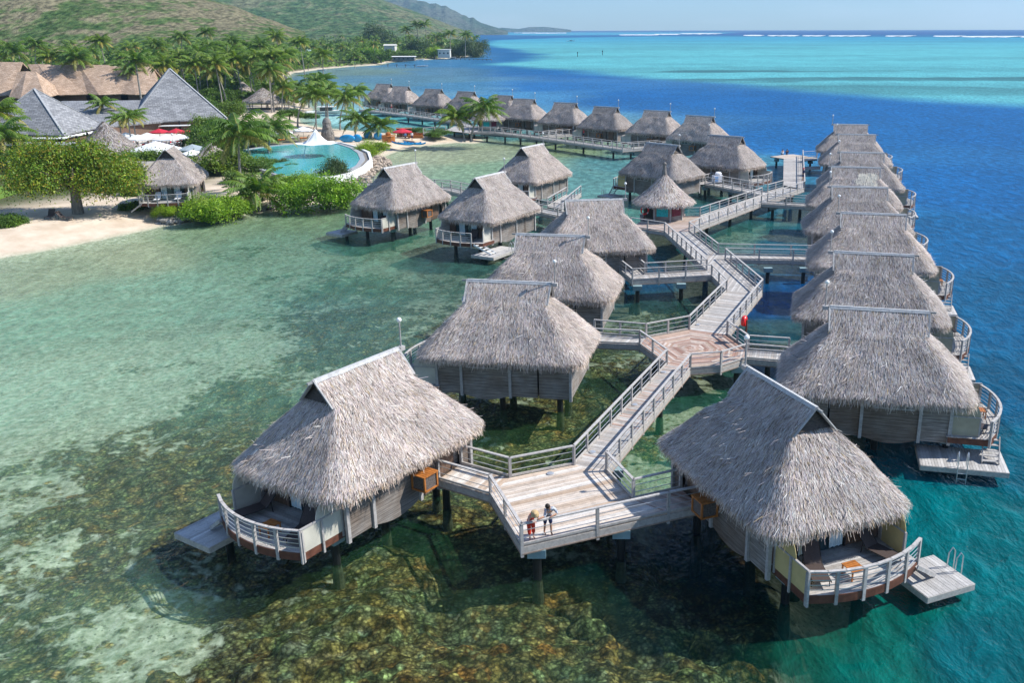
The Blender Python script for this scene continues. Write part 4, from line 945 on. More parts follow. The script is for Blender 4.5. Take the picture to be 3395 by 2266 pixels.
# control points: D pixel x,y -> depth, (coral amount), water body colour (display sRGB, bungalow shadows included), opacity of the water body
s2l = lambda c: tuple(((v/255)/12.92 if v/255 <= .04045 else ((v/255+.055)/1.055)**2.4) for v in c)
WC = [ # x, y, rgb, opacity, coral(0..1)
 (60, 640, (135, 155, 125), .45, .0), (250, 580, (150, 160, 125), .40, .0), (450, 540, (105, 135, 100), .5, .05), (40, 760, (104, 158, 132), .45, .05), (300, 680, (98, 150, 126), .45, .2), (600, 580, (80, 128, 104), .5, .35),
 (60, 900, (118, 170, 145), .42, .05), (300, 860, (108, 160, 136), .4, .2), (550, 780, (92, 146, 124), .45, .4), (800, 620, (75, 125, 105), .5, .7), (750, 760, (80, 125, 115), .5, .8), (500, 900, (100, 150, 125), .42, .85),
 (80, 1080, (110, 150, 120), .34, .5), (300, 1100, (100, 130, 100), .25, 1.0), (100, 1250, (112, 150, 115), .25, .65), (350, 1250, (110, 140, 110), .25, .75), (180, 1130, (100, 130, 100), .25, .95), (420, 1180, (90, 120, 95), .25, .85), (250, 1330, (100, 130, 110), .25, .75), (250, 1400, (112, 155, 125), .25, .5), (80, 1500, (95, 135, 105), .25, .85), (380, 1480, (112, 150, 120), .25, .45),
 (700, 1450, (60, 80, 45), .2, 1.0), (950, 1350, (60, 85, 50), .2, 1.0), (1300, 1450, (50, 75, 50), .2, 1.0), (560, 1540, (60, 60, 30), .12, 1.0), (900, 1540, (60, 70, 40), .12, 1.0), (1400, 1540, (40, 60, 45), .25, .95),
 (850, 1250, (45, 90, 60), .25, .8), (1100, 1150, (45, 80, 55), .25, .9), (1000, 1290, (50, 100, 65), .2, .9), (600, 1300, (15, 50, 40), .3, .8), (480, 1290, (15, 50, 40), .3, .7),  # darkest pair: shadow of the front left bungalow put into the water colour
 (1250, 950, (60, 90, 50), .25, .85), (1150, 1000, (60, 100, 60), .25, .9), (1380, 850, (65, 100, 65), .28, .85), (1500, 980, (40, 110, 80), .35, .7), (1500, 1050, (50, 120, 90), .45, .3), (1600, 870, (40, 100, 75), .45, .4),  # coral raised here and above to darken the shaded bed under houses
 (1300, 770, (50, 85, 75), .45, .7), (1550, 700, (45, 85, 75), .5, .7), (1480, 660, (12, 65, 95), .75, .2), (1800, 830, (8, 55, 80), .8, .1), (1790, 760, (20, 70, 80), .6, .5), (1780, 690, (5, 60, 110), .85, .0),
 (1700, 540, (50, 105, 95), .55, .4), (1820, 560, (25, 90, 110), .65, .3), (1600, 560, (20, 80, 85), .6, .3), (1950, 640, (5, 60, 110), .85, 0), (1600, 450, (60, 110, 90), .55, .3), (1700, 470, (30, 95, 120), .7, .2),
 (900, 500, (65, 108, 82), .6, .1), (700, 500, (95, 125, 90), .6, .05), (900, 560, (60, 110, 90), .55, .3), (1050, 600, (55, 95, 85), .55, .5), (1380, 420, (90, 140, 135), .8, .05), (1150, 380, (125, 155, 125), .75, .0), (950, 350, (160, 168, 135), .7, 0),
 (1060, 345, (150, 160, 130), .7, 0), (1250, 340, (120, 140, 100), .75, .1), (1450, 380, (80, 130, 130), .8, .1), (1400, 480, (80, 130, 120), .75, .1), (1650, 400, (60, 130, 150), .8, .0),
 (1550, 1250, (3, 40, 50), .72, .9), (1600, 1420, (3, 35, 35), .5, 1.0), (1620, 1500, (12, 50, 40), .2, 1.0), (1520, 1470, (12, 50, 40), .2, 1.0), (1700, 1460, (5, 45, 40), .45, 1.0), (1480, 1380, (6, 45, 38), .4, 1.0), (1450, 1250, (3, 42, 50), .6, .9), (1650, 1330, (3, 40, 45), .72, .9), (1350, 1280, (5, 45, 45), .45, .9), (1750, 1540, (8, 65, 50), .45, .9), (1000, 1220, (40, 90, 60), .25, .9), (1300, 1250, (20, 70, 55), .35, .8), (1830, 1520, (8, 80, 65), .7, .5), (1900, 1450, (8, 85, 70), .8, .15), (2000, 1530, (0, 95, 85), .85, .1), (2250, 1500, (0, 85, 92), .92, 0), (2300, 1300, (0, 95, 100), .95, 0), (2050, 1350, (0, 85, 75), .9, 0), (1900, 1130, (0, 60, 60), .9, 0),  # near-black values: deep water plus the front right bungalow's shadow, as colour
 (2200, 1180, (0, 100, 105), .95, 0), (2300, 1050, (0, 90, 110), .97, 0), (2300, 900, (0, 85, 120), .98, 0), (2300, 700, (0, 92, 135), 1, 0), (2200, 560, (0, 96, 150), 1, 0), (2300, 450, (0, 96, 158), 1, 0), (2150, 420, (0, 100, 165), 1, 0), (1800, 320, (0, 102, 168), 1, 0), (2300, 300, (0, 98, 163), 1, 0),
 (1500, 225, (0, 100, 168), 1, 0), (1250, 200, (25, 110, 175), 1, 0), (1300, 165, (0, 98, 168), 1, 0), (2100, 245, (0, 102, 170), 1, 0), (1750, 235, (0, 100, 168), 1, 0),
 (1050, 200, (80, 140, 175), 1, 0), (900, 185, (95, 140, 160), 1, 0), (800, 200, (105, 150, 160), 1, 0), (1000, 165, (90, 135, 160), 1, 0), (1100, 150, (70, 130, 170), 1, 0), (1150, 225, (70, 140, 185), 1, 0), (1000, 215, (105, 155, 180), 1, 0), (850, 165, (115, 145, 140), 1, 0),
 (700, 270, (150, 190, 185), .9, 0), (760, 275, (150, 195, 190), .9, 0), (900, 275, (80, 150, 155), .9, 0), (1000, 290, (90, 150, 150), .9, 0), (1100, 300, (70, 120, 120), .9, .1), (700, 222, (130, 150, 150), .95, 0)]
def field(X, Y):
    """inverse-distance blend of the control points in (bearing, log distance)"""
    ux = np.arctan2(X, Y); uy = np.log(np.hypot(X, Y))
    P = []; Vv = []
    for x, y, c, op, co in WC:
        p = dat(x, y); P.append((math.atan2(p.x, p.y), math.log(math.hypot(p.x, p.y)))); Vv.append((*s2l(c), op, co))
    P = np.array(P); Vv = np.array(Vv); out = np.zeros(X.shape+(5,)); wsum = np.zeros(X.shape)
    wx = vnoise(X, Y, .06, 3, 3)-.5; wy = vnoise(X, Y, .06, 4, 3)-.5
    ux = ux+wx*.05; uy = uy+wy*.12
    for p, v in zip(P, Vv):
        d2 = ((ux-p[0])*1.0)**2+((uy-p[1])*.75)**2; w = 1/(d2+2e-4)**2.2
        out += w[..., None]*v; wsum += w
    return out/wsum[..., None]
# lagoon shelf: turquoise beyond the diagonal edge
edge = [dat(1180, 152), dat(1430, 172), dat(1600, 190), dat(1900, 212), dat(2349, 241), dat(2900, 275)]
shelf_poly = np.array([tuple(p[:2]) for p in [dat(1110, 103), dat(1225, 122), dat(1240, 134), dat(1120, 148), dat(1200, 155)]+edge[1:]]+[tuple(dat(3800, 88)[:2]), tuple(dat(2349, 85)[:2]), tuple(dat(1900, 83.5)[:2]), tuple(dat(1500, 83)[:2]), tuple(dat(1300, 86)[:2]), tuple(dat(1130, 92)[:2])])
shallow2 = np.array([tuple(dat(x, y)[:2]) for x, y in ((1085, 76), (1200, 73.6), (1700, 73.8), (1640, 78), (1400, 80), (1250, 81), (1150, 80))])
def polar(a0, a1, na, r0, r1, nr):
    A = np.radians(np.linspace(a0, a1, na)); Rr = np.exp(np.linspace(math.log(r0), math.log(r1), nr)); RR, AA = np.meshgrid(Rr, A, indexing='ij')
    X = RR*np.sin(AA); Y = RR*np.cos(AA); idx = np.arange(nr*na).reshape(nr, na)
    Q = np.stack([idx[:-1, :-1], idx[:-1, 1:], idx[1:, 1:], idx[1:, :-1]], -1).reshape(-1, 4)
    return X, Y, Q
def smooth(t): t = np.clip(t, 0, 1); return t*t*(3-2*t)
def ground_height(X, Y):
    d = sdist(X, Y); r = np.hypot(X, Y)
    up = 1.15*smooth(d/9)+.25*smooth((d-10)/30)
    dn = -1.05*smooth(-d/34)-.12*smooth(-d/2)
    z = np.where(d > 0, up, dn); z += (vnoise(X, Y, .25, 8, 3)-.5)*.25*np.clip(np.abs(d)/4, 0, 1)*np.where(d > 0, .35, .8)
    return z, d
X, Y, Q = polar(-58, 48, 520, 12, 12500, 480)
Z, DD = ground_height(X, Y)
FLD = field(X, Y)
far_t = smooth((np.hypot(X, Y)-300)/200)
# deepen where the water body is opaque (right side), coral lumps
deep = smooth((FLD[..., 3]-.55)/.35); Z = np.where(DD < 0, Z-deep*2.5*smooth(-DD/20), Z)
coral = FLD[..., 4]
cm = coral*(DD < -2)
lump = vnoise(X, Y, .7, 31, 3)
Z += cm*((lump-.4)*.9)*(DD < -3)
Cg = np.zeros(X.shape+(3,)); Cg[..., 0] = smooth((DD+1)/3); Cg[..., 1] = cm; Cg[..., 2] = np.where(np.hypot(X, Y) > 290, smooth((DD-3)/3), smooth((DD-16)/10))
def coral_nodes(t, g, big, mid):
    n1 = t.noise(3.5, g, 6, .7).outputs[0]; n2 = t.noise(11, g, 4, .7).outputs[0]
    wp = t.mix(g, t.noise(2.2, g, 3).outputs[1], .13, 'ADD')
    va = t.n('TexVoronoi', i_Scale=2.0); t.l(wp, va.inputs['Vector']); vb = t.n('TexVoronoi', i_Scale=6.5); t.l(wp, vb.inputs['Vector'])
    ra_ = t.n('SeparateColor'); t.l(va.outputs['Color'], ra_.inputs[0]); rb_ = t.n('SeparateColor'); t.l(vb.outputs['Color'], rb_.inputs[0])
    pick = t.math('ADD', t.math('MULTIPLY', ra_.outputs[0], .45), t.math('MULTIPLY', big, .55))
    c = t.ramp(pick, [(.2, (.30, .19, .06)), (.32, (.27, .22, .08)), (.45, (.20, .205, .08)), (.6, (.25, .27, .12)), (.74, (.16, .19, .11)), (.88, (.30, .29, .2))])
    c = t.mix(c, t.ramp(mid, [(.32, (1.2, .95, .65)), (.5, (1, 1, 1)), (.68, (.92, 1.1, .95))]), 1.0, 'MULTIPLY')
    c = t.mix(c, t.ramp(rb_.outputs[1], [(.0, .5), (.5, .95), (.85, 1.4), (1, 2.0)]), 1.0, 'MULTIPLY')
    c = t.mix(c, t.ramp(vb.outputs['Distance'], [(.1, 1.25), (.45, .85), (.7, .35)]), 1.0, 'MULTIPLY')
    c = t.mix(c, t.ramp(va.outputs['Distance'], [(.22, 1.1), (.5, .78), (.72, .32)]), 1.0, 'MULTIPLY')  # crevice shade between coral heads put into the colour
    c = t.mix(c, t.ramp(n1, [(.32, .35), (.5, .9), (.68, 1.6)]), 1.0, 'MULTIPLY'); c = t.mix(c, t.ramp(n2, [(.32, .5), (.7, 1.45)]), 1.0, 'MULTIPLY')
    return c, va.outputs['Distance']
t = NT('ground_mat'); a = t.n('SeparateColor'); t.l(t.attr().outputs[0], a.inputs[0]); land, cor, soil = a.outputs
g = t.geo(); n1 = t.noise(.5, g, 5).outputs[0]; n2 = t.noise(2.5, g, 6, .65).outputs[0]; n3 = t.noise(7, g, 4).outputs[0]
vo = t.n('TexVoronoi', i_Scale=1.9); vo.feature = 'F1'; mpn = t.mix(g, t.noise(1.5, g, 3).outputs[1], .25, 'ADD'); t.l(mpn, vo.inputs['Vector'])
vo2 = t.n('TexVoronoi', i_Scale=4.2); t.l(g, vo2.inputs['Vector'])
sand_dry = t.ramp(n1, [(.35, (.54, .43, .32)), (.65, (.68, .57, .45))]); sand_wet = t.ramp(n2, [(.3, (.14, .17, .10)), (.44, (.32, .36, .24)), (.58, (.50, .54, .39)), (.72, (.74, .78, .62))])
rub = t.math('LESS_THAN', vo2.outputs['Distance'], .26); rubn = t.math('GREATER_THAN', n1, .52); rr = t.math('MULTIPLY', rub, rubn)
sand_wet = t.mix(sand_wet, (.09, .10, .06), t.math('MULTIPLY', rr, .7))
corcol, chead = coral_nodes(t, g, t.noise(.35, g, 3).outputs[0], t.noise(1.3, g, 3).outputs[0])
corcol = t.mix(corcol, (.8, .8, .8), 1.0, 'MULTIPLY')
pn = t.math('ADD', t.math('MULTIPLY', t.noise(.14, g, 7, .66, .6).outputs[0], .6), t.math('MULTIPLY', t.noise(.9, g, 6, .75).outputs[0], .4)); pn = t.math('SUBTRACT', pn, t.math('MULTIPLY', t.math('SUBTRACT', chead, .4), .16)); th = t.math('SUBTRACT', 1.0, t.math('MULTIPLY', cor, .52)); th = t.math('MULTIPLY', th, .67)
cmask = t.ramp(t.math('ADD', t.math('MULTIPLY', t.math('SUBTRACT', pn, th), 16.0), .5), [(0, 0), (1, 1)])
c = t.mix(sand_wet, corcol, cmask); dry = t.mix(sand_dry, t.ramp(n2, [(.35, (.10, .085, .05)), (.6, (.07, .10, .035))]), soil)
c = t.mix(c, dry, land)
t.bsdf(c, .95, bump=t.bump(n3, .05, .5), spec=.1); M['ground'] = t.m
gr = np_mesh('ground', np.stack([X, Y, Z], -1).reshape(-1, 3), Q, M['ground'], Cg.reshape(-1, 3), True); tag(gr, kind='structure')
# ------------------------------------------------------------------ water surface
from_shelf = smooth((sdist(X, Y, shelf_poly)+(vnoise(X, Y, .02, 77, 4)-.5)*26)/34+.5); s2m = smooth(sdist(X, Y, shallow2)/60+.5)
r = np.hypot(X, Y)
turq = np.array(s2l((86, 164, 170))); turq2 = np.array(s2l((50, 140, 170))); deepb = np.array(s2l((0, 100, 158))); ocean = np.array(s2l((12, 75, 150)))
farb = smooth((r-420)/150); farb = farb*(1-smooth((-.085-X/Y)/.06)*smooth((1050-r)/200))
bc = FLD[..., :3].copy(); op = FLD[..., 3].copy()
bc = bc*(1-farb[..., None])+deepb*farb[..., None]; op = op*(1-farb)+farb
# pale reef flat left of the tip
blot = smooth((vnoise(X/3, Y, .012, 5, 5)-.46)/.2)*.38
tq = turq*(1-smooth((r-900)/1500))[..., None]+turq2*smooth((r-900)/1500)[..., None]
tq = tq*(1-.45*blot[..., None])
band = smooth(1-np.abs(sdist(X, Y, shelf_poly)-55)/40)*0
bc = bc*(1-from_shelf[..., None])+tq*from_shelf[..., None]; op = op*(1-from_shelf)+from_shelf
bc = bc*(1-s2m[..., None])+turq2*s2m[..., None]
oc = smooth((r-3200)/900)*(1-s2m); bc = bc*(1-oc[..., None])+ocean*oc[..., None]
# swirl of darker weed in the turquoise
weed = smooth((vnoise(X/4, Y, .022, 15, 4)-.62)/.05)*from_shelf*smooth(1-np.abs(r-480)/200); bc = bc*(1-.6*weed[..., None])
mott = (vnoise(X, Y*.5, .05, 44, 3)-.5)*.25*smooth((op-.8)/.2); bc = bc*(1+mott[..., None]); dk = smooth((op-.93)/.06)*(1-from_shelf)*(1-s2m); bc = bc*(1-.3*dk[..., None])
# shoreline fade
shore = smooth(-DD/6); op = np.where((r < 75) & (op < .56), op*.72, op); op = op*(.25+.75*shore)*(DD < 3)
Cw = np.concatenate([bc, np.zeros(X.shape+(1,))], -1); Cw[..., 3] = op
t = NT('water'); at_ = t.attr(); g = t.geo((1, 1, 1)); at_a = at_.outputs['Alpha']
wv = t.noise(.9, t.geo((1, .55, 1)), 4, .6, .4).outputs[0]; wv2 = t.noise(4.0, t.geo((1, .7, 1)), 3, .6).outputs[0]; wv3 = t.noise(.12, t.geo((1, .5, 1)), 3).outputs[0]
h = t.math('ADD', t.math('MULTIPLY', wv, 1.0), t.math('MULTIPLY', wv2, .25)); bp = t.bump(h, .4, .8)
col = t.mix(at_.outputs[0], t.ramp(wv, [(.3, .62), (.5, .95), (.66, 1.45)]), .8, 'MULTIPLY'); col = t.mix(col, t.ramp(wv3, [(.3, .9), (.7, 1.1)]), 1.0, 'MULTIPLY')  # ripple glints and darker troughs put into the body colour
df = t.n('BsdfDiffuse'); t.l(col, df.inputs[0]); t.l(bp, df.inputs['Normal'])
tr = t.n('BsdfTransparent'); tint = t.mix((.95, 1.0, .97), t.ramp(wv, [(.3, .8), (.55, 1.0), (.62, 1.0)]), .5, 'MULTIPLY'); t.l(tint, tr.inputs[0])
mx = t.n('MixShader'); t.l(at_a, mx.inputs[0]); t.l(tr.outputs[0], mx.inputs[1]); t.l(df.outputs[0], mx.inputs[2])
gl = t.n('BsdfGlossy', i_Roughness=.07); t.l(bp, gl.inputs['Normal']); fr = t.n('Fresnel', i_IOR=1.28); t.l(bp, fr.inputs['Normal'])
mg = t.n('MixShader'); t.l(t.math('MINIMUM', t.math('MULTIPLY', fr.outputs[0], .6), .15), mg.inputs[0]); t.l(mx.outputs[0], mg.inputs[1]); t.l(gl.outputs[0], mg.inputs[2]); t.l(mg.outputs[0], t.out.inputs[0])
M['water'] = t.m
wz = np.zeros(X.shape)
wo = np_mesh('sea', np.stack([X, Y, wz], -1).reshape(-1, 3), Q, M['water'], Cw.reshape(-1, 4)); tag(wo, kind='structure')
# ------------------------------------------------------------------ near coral bed, finer grid
xs = np.arange(-24, 11, .13); ys = np.arange(24.5, 37.5, .13); XX, YY = np.meshgrid(xs, ys)
e1 = [dat(x, y) for x, y in ((455, 1568), (462, 1480), (520, 1400), (560, 1370), (700, 1320), (850, 1265), (980, 1250), (1060, 1300), (1090, 1370), (1150, 1400), (1290, 1340), (1370, 1300), (1430, 1380), (1490, 1430), (1560, 1400), (1700, 1440), (1790, 1530), (1830, 1650), (1700, 1900), (300, 1900))]
bed = np.array([tuple(p[:2]) for p in e1]); dd = sdist(XX, YY, bed)+(vnoise(XX, YY, .5, 55, 3)-.5)*4.5+(vnoise(XX, YY, 1.6, 56, 2)-.5)*1.6
mk = smooth(dd/3.2)
mk2 = np.zeros(XX.shape)
for (px, py, rr_) in ((1650, 1440, 1.5), (1690, 1475, 1.1), (370, 1530, .9)):
    p = dat(px, py); mk2 = np.maximum(mk2, smooth((rr_-np.hypot(XX-p.x, YY-p.y)+(vnoise(XX, YY, .8, 57, 3)-.5)*1.6)/.5))
mk = np.maximum(mk, mk2)
Zc = -1.3+mk*(.4+.6*(vnoise(XX, YY, .35, 61, 2)-.5))
# heads: many domes
def domes(n, seed, rmin, rmax, z, XX, YY, hk=.8):
    rg = np.random.default_rng(seed); x0, y0, st = XX[0, 0], YY[0, 0], .13
    for _ in range(n):
        cx, cy, rr_ = rg.uniform(XX.min(), XX.max()), rg.uniform(YY.min(), YY.max()), rg.uniform(rmin, rmax)
        i0, i1 = max(0, int((cy-rr_-y0)/st)), min(XX.shape[0], int((cy+rr_-y0)/st)+2); j0, j1 = max(0, int((cx-rr_-x0)/st)), min(XX.shape[1], int((cx+rr_-x0)/st)+2)
        if i1 <= i0 or j1 <= j0: continue
        q = 1-((XX[i0:i1, j0:j1]-cx)**2+(YY[i0:i1, j0:j1]-cy)**2)/rr_**2; z[i0:i1, j0:j1] = np.maximum(z[i0:i1, j0:j1], np.sqrt(np.clip(q, 0, 1))*rr_*hk)
dz = np.zeros(XX.shape); domes(7500, 5, .15, .42, dz, XX, YY); domes(500, 6, .4, .9, dz, XX, YY, .6)
Zc += mk*dz+(vnoise(XX, YY, 2.4, 63, 2)-.5)*.22*mk
Zc = np.where(mk < .04, -3.6, Zc); Zc = np.minimum(Zc, -.12)
ix = np.arange(XX.size).reshape(XX.shape); Qc = np.stack([ix[:-1, :-1], ix[:-1, 1:], ix[1:, 1:], ix[1:, :-1]], -1).reshape(-1, 4)
keep = (mk.ravel()[Qc].max(1) > .03); Qc = Qc[keep]
used = np.unique(Qc); rem = -np.ones(XX.size, int); rem[used] = np.arange(len(used))
Cc = np.stack([vnoise(XX, YY, .3, 71, 3), dz/.5, vnoise(XX, YY, 1.3, 73, 2)], -1).reshape(-1, 3)[used]
t = NT('coral'); sc = t.n('SeparateColor'); t.l(t.attr().outputs[0], sc.inputs[0]); g = t.geo()
n2 = t.noise(11, g, 4, .7).outputs[0]
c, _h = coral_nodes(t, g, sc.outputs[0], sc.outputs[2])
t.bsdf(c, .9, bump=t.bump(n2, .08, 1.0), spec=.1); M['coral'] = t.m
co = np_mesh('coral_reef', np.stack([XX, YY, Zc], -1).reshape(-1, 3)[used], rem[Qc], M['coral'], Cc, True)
tag(co, 'brown and olive coral heads under clear water in the foreground', 'coral', kind='stuff')
# ------------------------------------------------------------------ surf lines on the outer reef
m = MB(); rg = random.Random(4)
for x0, x1, y, th in ((1180, 1300, 75.5, .7), (1420, 1510, 80, .6), (1500, 1560, 78.6, .9), (1560, 1655, 77, 1.2), (1705, 1750, 81.5, .7), (1760, 1830, 82, .8), (1840, 1890, 82.3, .5), (1900, 1990, 82.3, .9), (2030, 2090, 82.8, .8), (2140, 2200, 83.3, .8), (2205, 2330, 84.2, 1.2), (2340, 2450, 85, 1)):
    n = max(3, int((x1-x0)/7)); pa = []; pb = []
    for i in range(n+1):
        x = x0+(x1-x0)*i/n; yy = y+rg.uniform(-.25, .25)-((x-1560)/95*.0); tt = th*(1-abs(2*i/n-1)**3)*rg.uniform(.5, 1.2)+.1
        pa.append(dat(x, yy-tt, 0)); pb.append(dat(x, yy+tt, 0))
    vs = [(p.x, p.y, .4) for p in pa]+[(p.x, p.y, .25) for p in pb]+[(p.x, (p.y+q.y)/2, 2.2) for p, q in zip(pa, pb)]; k = n+1
    m.add(vs, [(i, i+1, 2*k+i+1, 2*k+i) for i in range(n)]+[(2*k+i, 2*k+i+1, k+i+1, k+i) for i in range(n)])
tag(m.build('surf', M['white']), 'white surf breaking in lines on the outer reef near the horizon', 'surf', kind='stuff')
# scattered whitecaps at lower right
# ------------------------------------------------------------------ hills
def hill(name, pts, Yr, depth, c1, c2, c3, seed, ny=60, rough=1.0):
    """pts: silhouette pixels; ridge at forward distance Yr, foot nearer by depth"""
    nx = 240; px = np.array([p[0] for p in pts]); py = np.array([p[1] for p in pts]); V = []
    for i in range(nx):
        x = px[0]+(px[-1]-px[0])*i/(nx-1); y = np.interp(x, px, py); top = atY(x*SD, y*SD, Yr)
        for j in range(ny+8):
            tt = j/ny; yy = Yr-depth*(1-tt) if j <= ny else Yr+depth*.12*(j-ny)
            xx = top.x*yy/Yr; s = smooth(np.array(min(tt, 1)*.97)).item()**.9*.65+min(tt, 1)*.35
            h = (max(top.z, 0)+3)*(s if tt <= 1 else 1-(tt-1)*3)-3
            amp = h*.17*rough*(math.sin(math.pi*min(1, tt*.95)))
            q = Vector((xx*.006/ (Yr/1000), yy*.004/(Yr/1000), seed)); gul = noise.fractal(q*1.6, 1.0, 2.2, 5)+.6*abs(noise.noise(Vector((xx*.02/(Yr/1000), yy*.003/(Yr/1000), seed+5))))
            V.append((xx, yy, h+amp*gul))
    nr = ny+8; idx = np.arange(nx*nr).reshape(nx, nr); Qh = np.stack([idx[:-1, :-1], idx[1:, :-1], idx[1:, 1:], idx[:-1, 1:]], -1).reshape(-1, 4)
    t = NT(name+'_mat'); g = t.geo((1, .35, 1.3)); k = 1000/Yr
    na = t.noise(.012*k, g, 6, .6, .6).outputs[0]; nb = t.noise(.09*k, g, 6, .7).outputs[0]; nc = t.noise(.35*k, g, 3).outputs[0]
    nv = t.n('TexVoronoi', i_Scale=.13*k); t.l(g, nv.inputs['Vector']); f = t.math('ADD', t.math('MULTIPLY', na, .6), t.math('MULTIPLY', nb, .4)); f = t.math('ADD', f, t.math('MULTIPLY', t.math('SUBTRACT', nv.outputs['Distance'], .45), .13))
    c = t.ramp(f, [(.42, c1), (.5, c2), (.56, c3)]); c = t.mix(c, t.ramp(nc, [(.38, .5), (.62, 1.25)]), 1.0, 'MULTIPLY')
    t.bsdf(c, 1.0, spec=0, bump=t.bump(nb, 6/k, .8))
    return tag(np_mesh(name, np.array(V), Qh, t.m, None, True), kind='structure')
hill('hill', [(-500, -330), (-100, -240), (0, -190), (200, -120), (350, -60), (480, -2), (540, 14), (590, 35), (630, 48), (665, 62), (700, 72)], 900, 380, (.045, .09, .025), (.10, .14, .05), (.19, .17, .105), 1)
hill('hill', [(200, -140), (450, -110), (650, -60), (800, -28), (870, -4), (925, 16), (985, 38), (1035, 58), (1075, 72)], 2400, 1300, (.05, .10, .04), (.09, .14, .06), (.15, .16, .09), 2)
hill('hill', [(500, -90), (800, -30), (880, -12), (905, -9), (925, -2), (940, -5), (958, 1), (975, 3), (985, 8), (1000, 7), (1012, 13), (1022, 12), (1034, 20), (1048, 26), (1058, 33), (1068, 35), (1076, 41), (1086, 39), (1093, 46), (1104, 52), (1130, 60), (1165, 70)], 5200, 1500, (.05, .08, .05), (.08, .11, .07), (.12, .13, .10), 3)
hill('hill', [(1120, 70), (1150, 63), (1190, 66), (1215, 61.5), (1250, 61), (1290, 65.5), (1310, 68)], 7600, 500, (.05, .08, .05), (.08, .11, .07), (.12, .13, .10), 4, 20, .3)
# ------------------------------------------------------------------ vegetation meshes
def frond(rg, L, droop, nl, base, az, el, lw=.10, ll=.75, green=((.08, .14, .03), (.16, .24, .045))):
    """returns V,Q,C for one palm frond starting at base"""
    V = []; Q = []; C = []; u = Vector((math.cos(az), math.sin(az), 0)); p = Vector(base); e = el; pts = [p.copy()]; n = 9
    for i in range(n):
        d = u*math.cos(e)+Vector((0, 0, 1))*math.sin(e); p = p+d*(L/n); pts.append(p.copy()); e -= droop/n*(1+.6*i/n)
    side = Vector((-u.y, u.x, 0)); g = rg.random(); c0 = tuple(green[0][k]*(1-g)+green[1][k]*g for k in range(3)); cr = (.34, .31, .08)
    for i in range(n):                 # rachis
        a, b = pts[i], pts[i+1]; w = .045*(1-i/n)+.012; k = len(V); V += [a-side*w, a+side*w, b+side*w*.8, b-side*w*.8]; Q.append((k, k+1, k+2, k+3)); C += [cr]*4
    for s in (-1, 1):
        for j in range(nl):
            t = .1+.9*(j+.5)/nl; f = t*n; i = min(n-1, int(f)); a = pts[i].lerp(pts[i+1], f-i); d = (pts[i+1]-pts[i]).normalized()
            l = ll*math.sin(math.pi*(t*.82+.14))*rg.uniform(.85, 1.1); hang = rg.uniform(.25, .75)
            o = (side*s*1.0+d*.55-Vector((0, 0, hang))).normalized(); mid = a+o*l*.5; tip = a+(o-Vector((0, 0, .35))).normalized()*l
            w = d*lw*.5; k = len(V); V += [a-w, a+w, mid+w, mid-w, tip+w*.2, tip-w*.2]; Q += [(k, k+1, k+2, k+3), (k+3, k+2, k+4, k+5)]
            q = rg.uniform(.75, 1.3); C += [tuple(x*q for x in c0)]*6
    return V, Q, C
def palm_meshes(seed, H, L=3.6, nf=20, lean=.6, nl=17, lw=.11):
    rg = random.Random(seed); m = MB(); pts = []; la = rg.uniform(0, 6.28)
    for i in range(9):
        t = i/8; pts.append(Vector((math.cos(la)*lean*t*t*1.0, math.sin(la)*lean*t*t, H*t)))
    m.tube(pts, [.24-.02*0 if i == 0 else .17-.07*i/8 for i in range(9)], 8)
    trunk = m; top = pts[-1]; V = []; Q = []; C = []
    for k in range(nf):
        tier = k/nf; az = k*2.399+rg.uniform(-.2, .2); el = 1.25-1.5*tier+rg.uniform(-.12, .12)
        gr = ((.075, .15, .022), (.16, .26, .035)) if tier < .8 else ((.22, .22, .05), (.34, .27, .08))
        a, b, c = frond(rg, L*rg.uniform(.85, 1.1), rg.uniform(.9, 1.5)*(1.1 if tier < .4 else .8), nl, top+Vector((0, 0, .1)), az, el, lw, .8*L/3.6, gr)
        o = len(V); V += [tuple(x) for x in a]; Q += [tuple(i+o for i in q) for q in b]; C += c
    cm = np_mesh('palm_crown', np.array(V), np.array(Q), M['palm_leaf'], np.array(C), False, None, False)
    tm = bpy.data.meshes.new('palm_trunk'); tm.from_pydata(trunk.v, [], trunk.f); tm.materials.append(M['palm_trunk'])
    return tm, cm, top
PALMS = [palm_meshes(i, 9+((i*37) % 5)*.5, 4.5, 27, [.4, 1.6, .8, 2.4, .5, 1.2][i], 19, .17) for i in range(6)]
YOUNG = [palm_meshes(20+i, 1.2, 4.2, 16, .1, 20, .17) for i in range(2)]
FARP = [palm_meshes(40+i, 9.5, 4.3, 20, [.3, 1.2, .7, .2][i], 9, .36) for i in range(4)]
ROYAL = [palm_meshes(60+i, 7.5, 3.3, 20, .15, 18, .15) for i in range(2)]
def put_palm(kind, i, loc, h, rz, label, name='palm_tree', group=None, lw=1.0):
    tm, cm, top = kind[i % len(kind)]; s = h/top.z; sh = lw
    r = empty(name, loc, rz, label, 'palm tree', group)
    r.scale = (sh, sh, sh)
    t = link('trunk', tm, r); c = link('crown', cm, r)
    k = s/sh; t.scale = (1, 1, k)
    c.location = (0, 0, top.z*(k-1)); return r
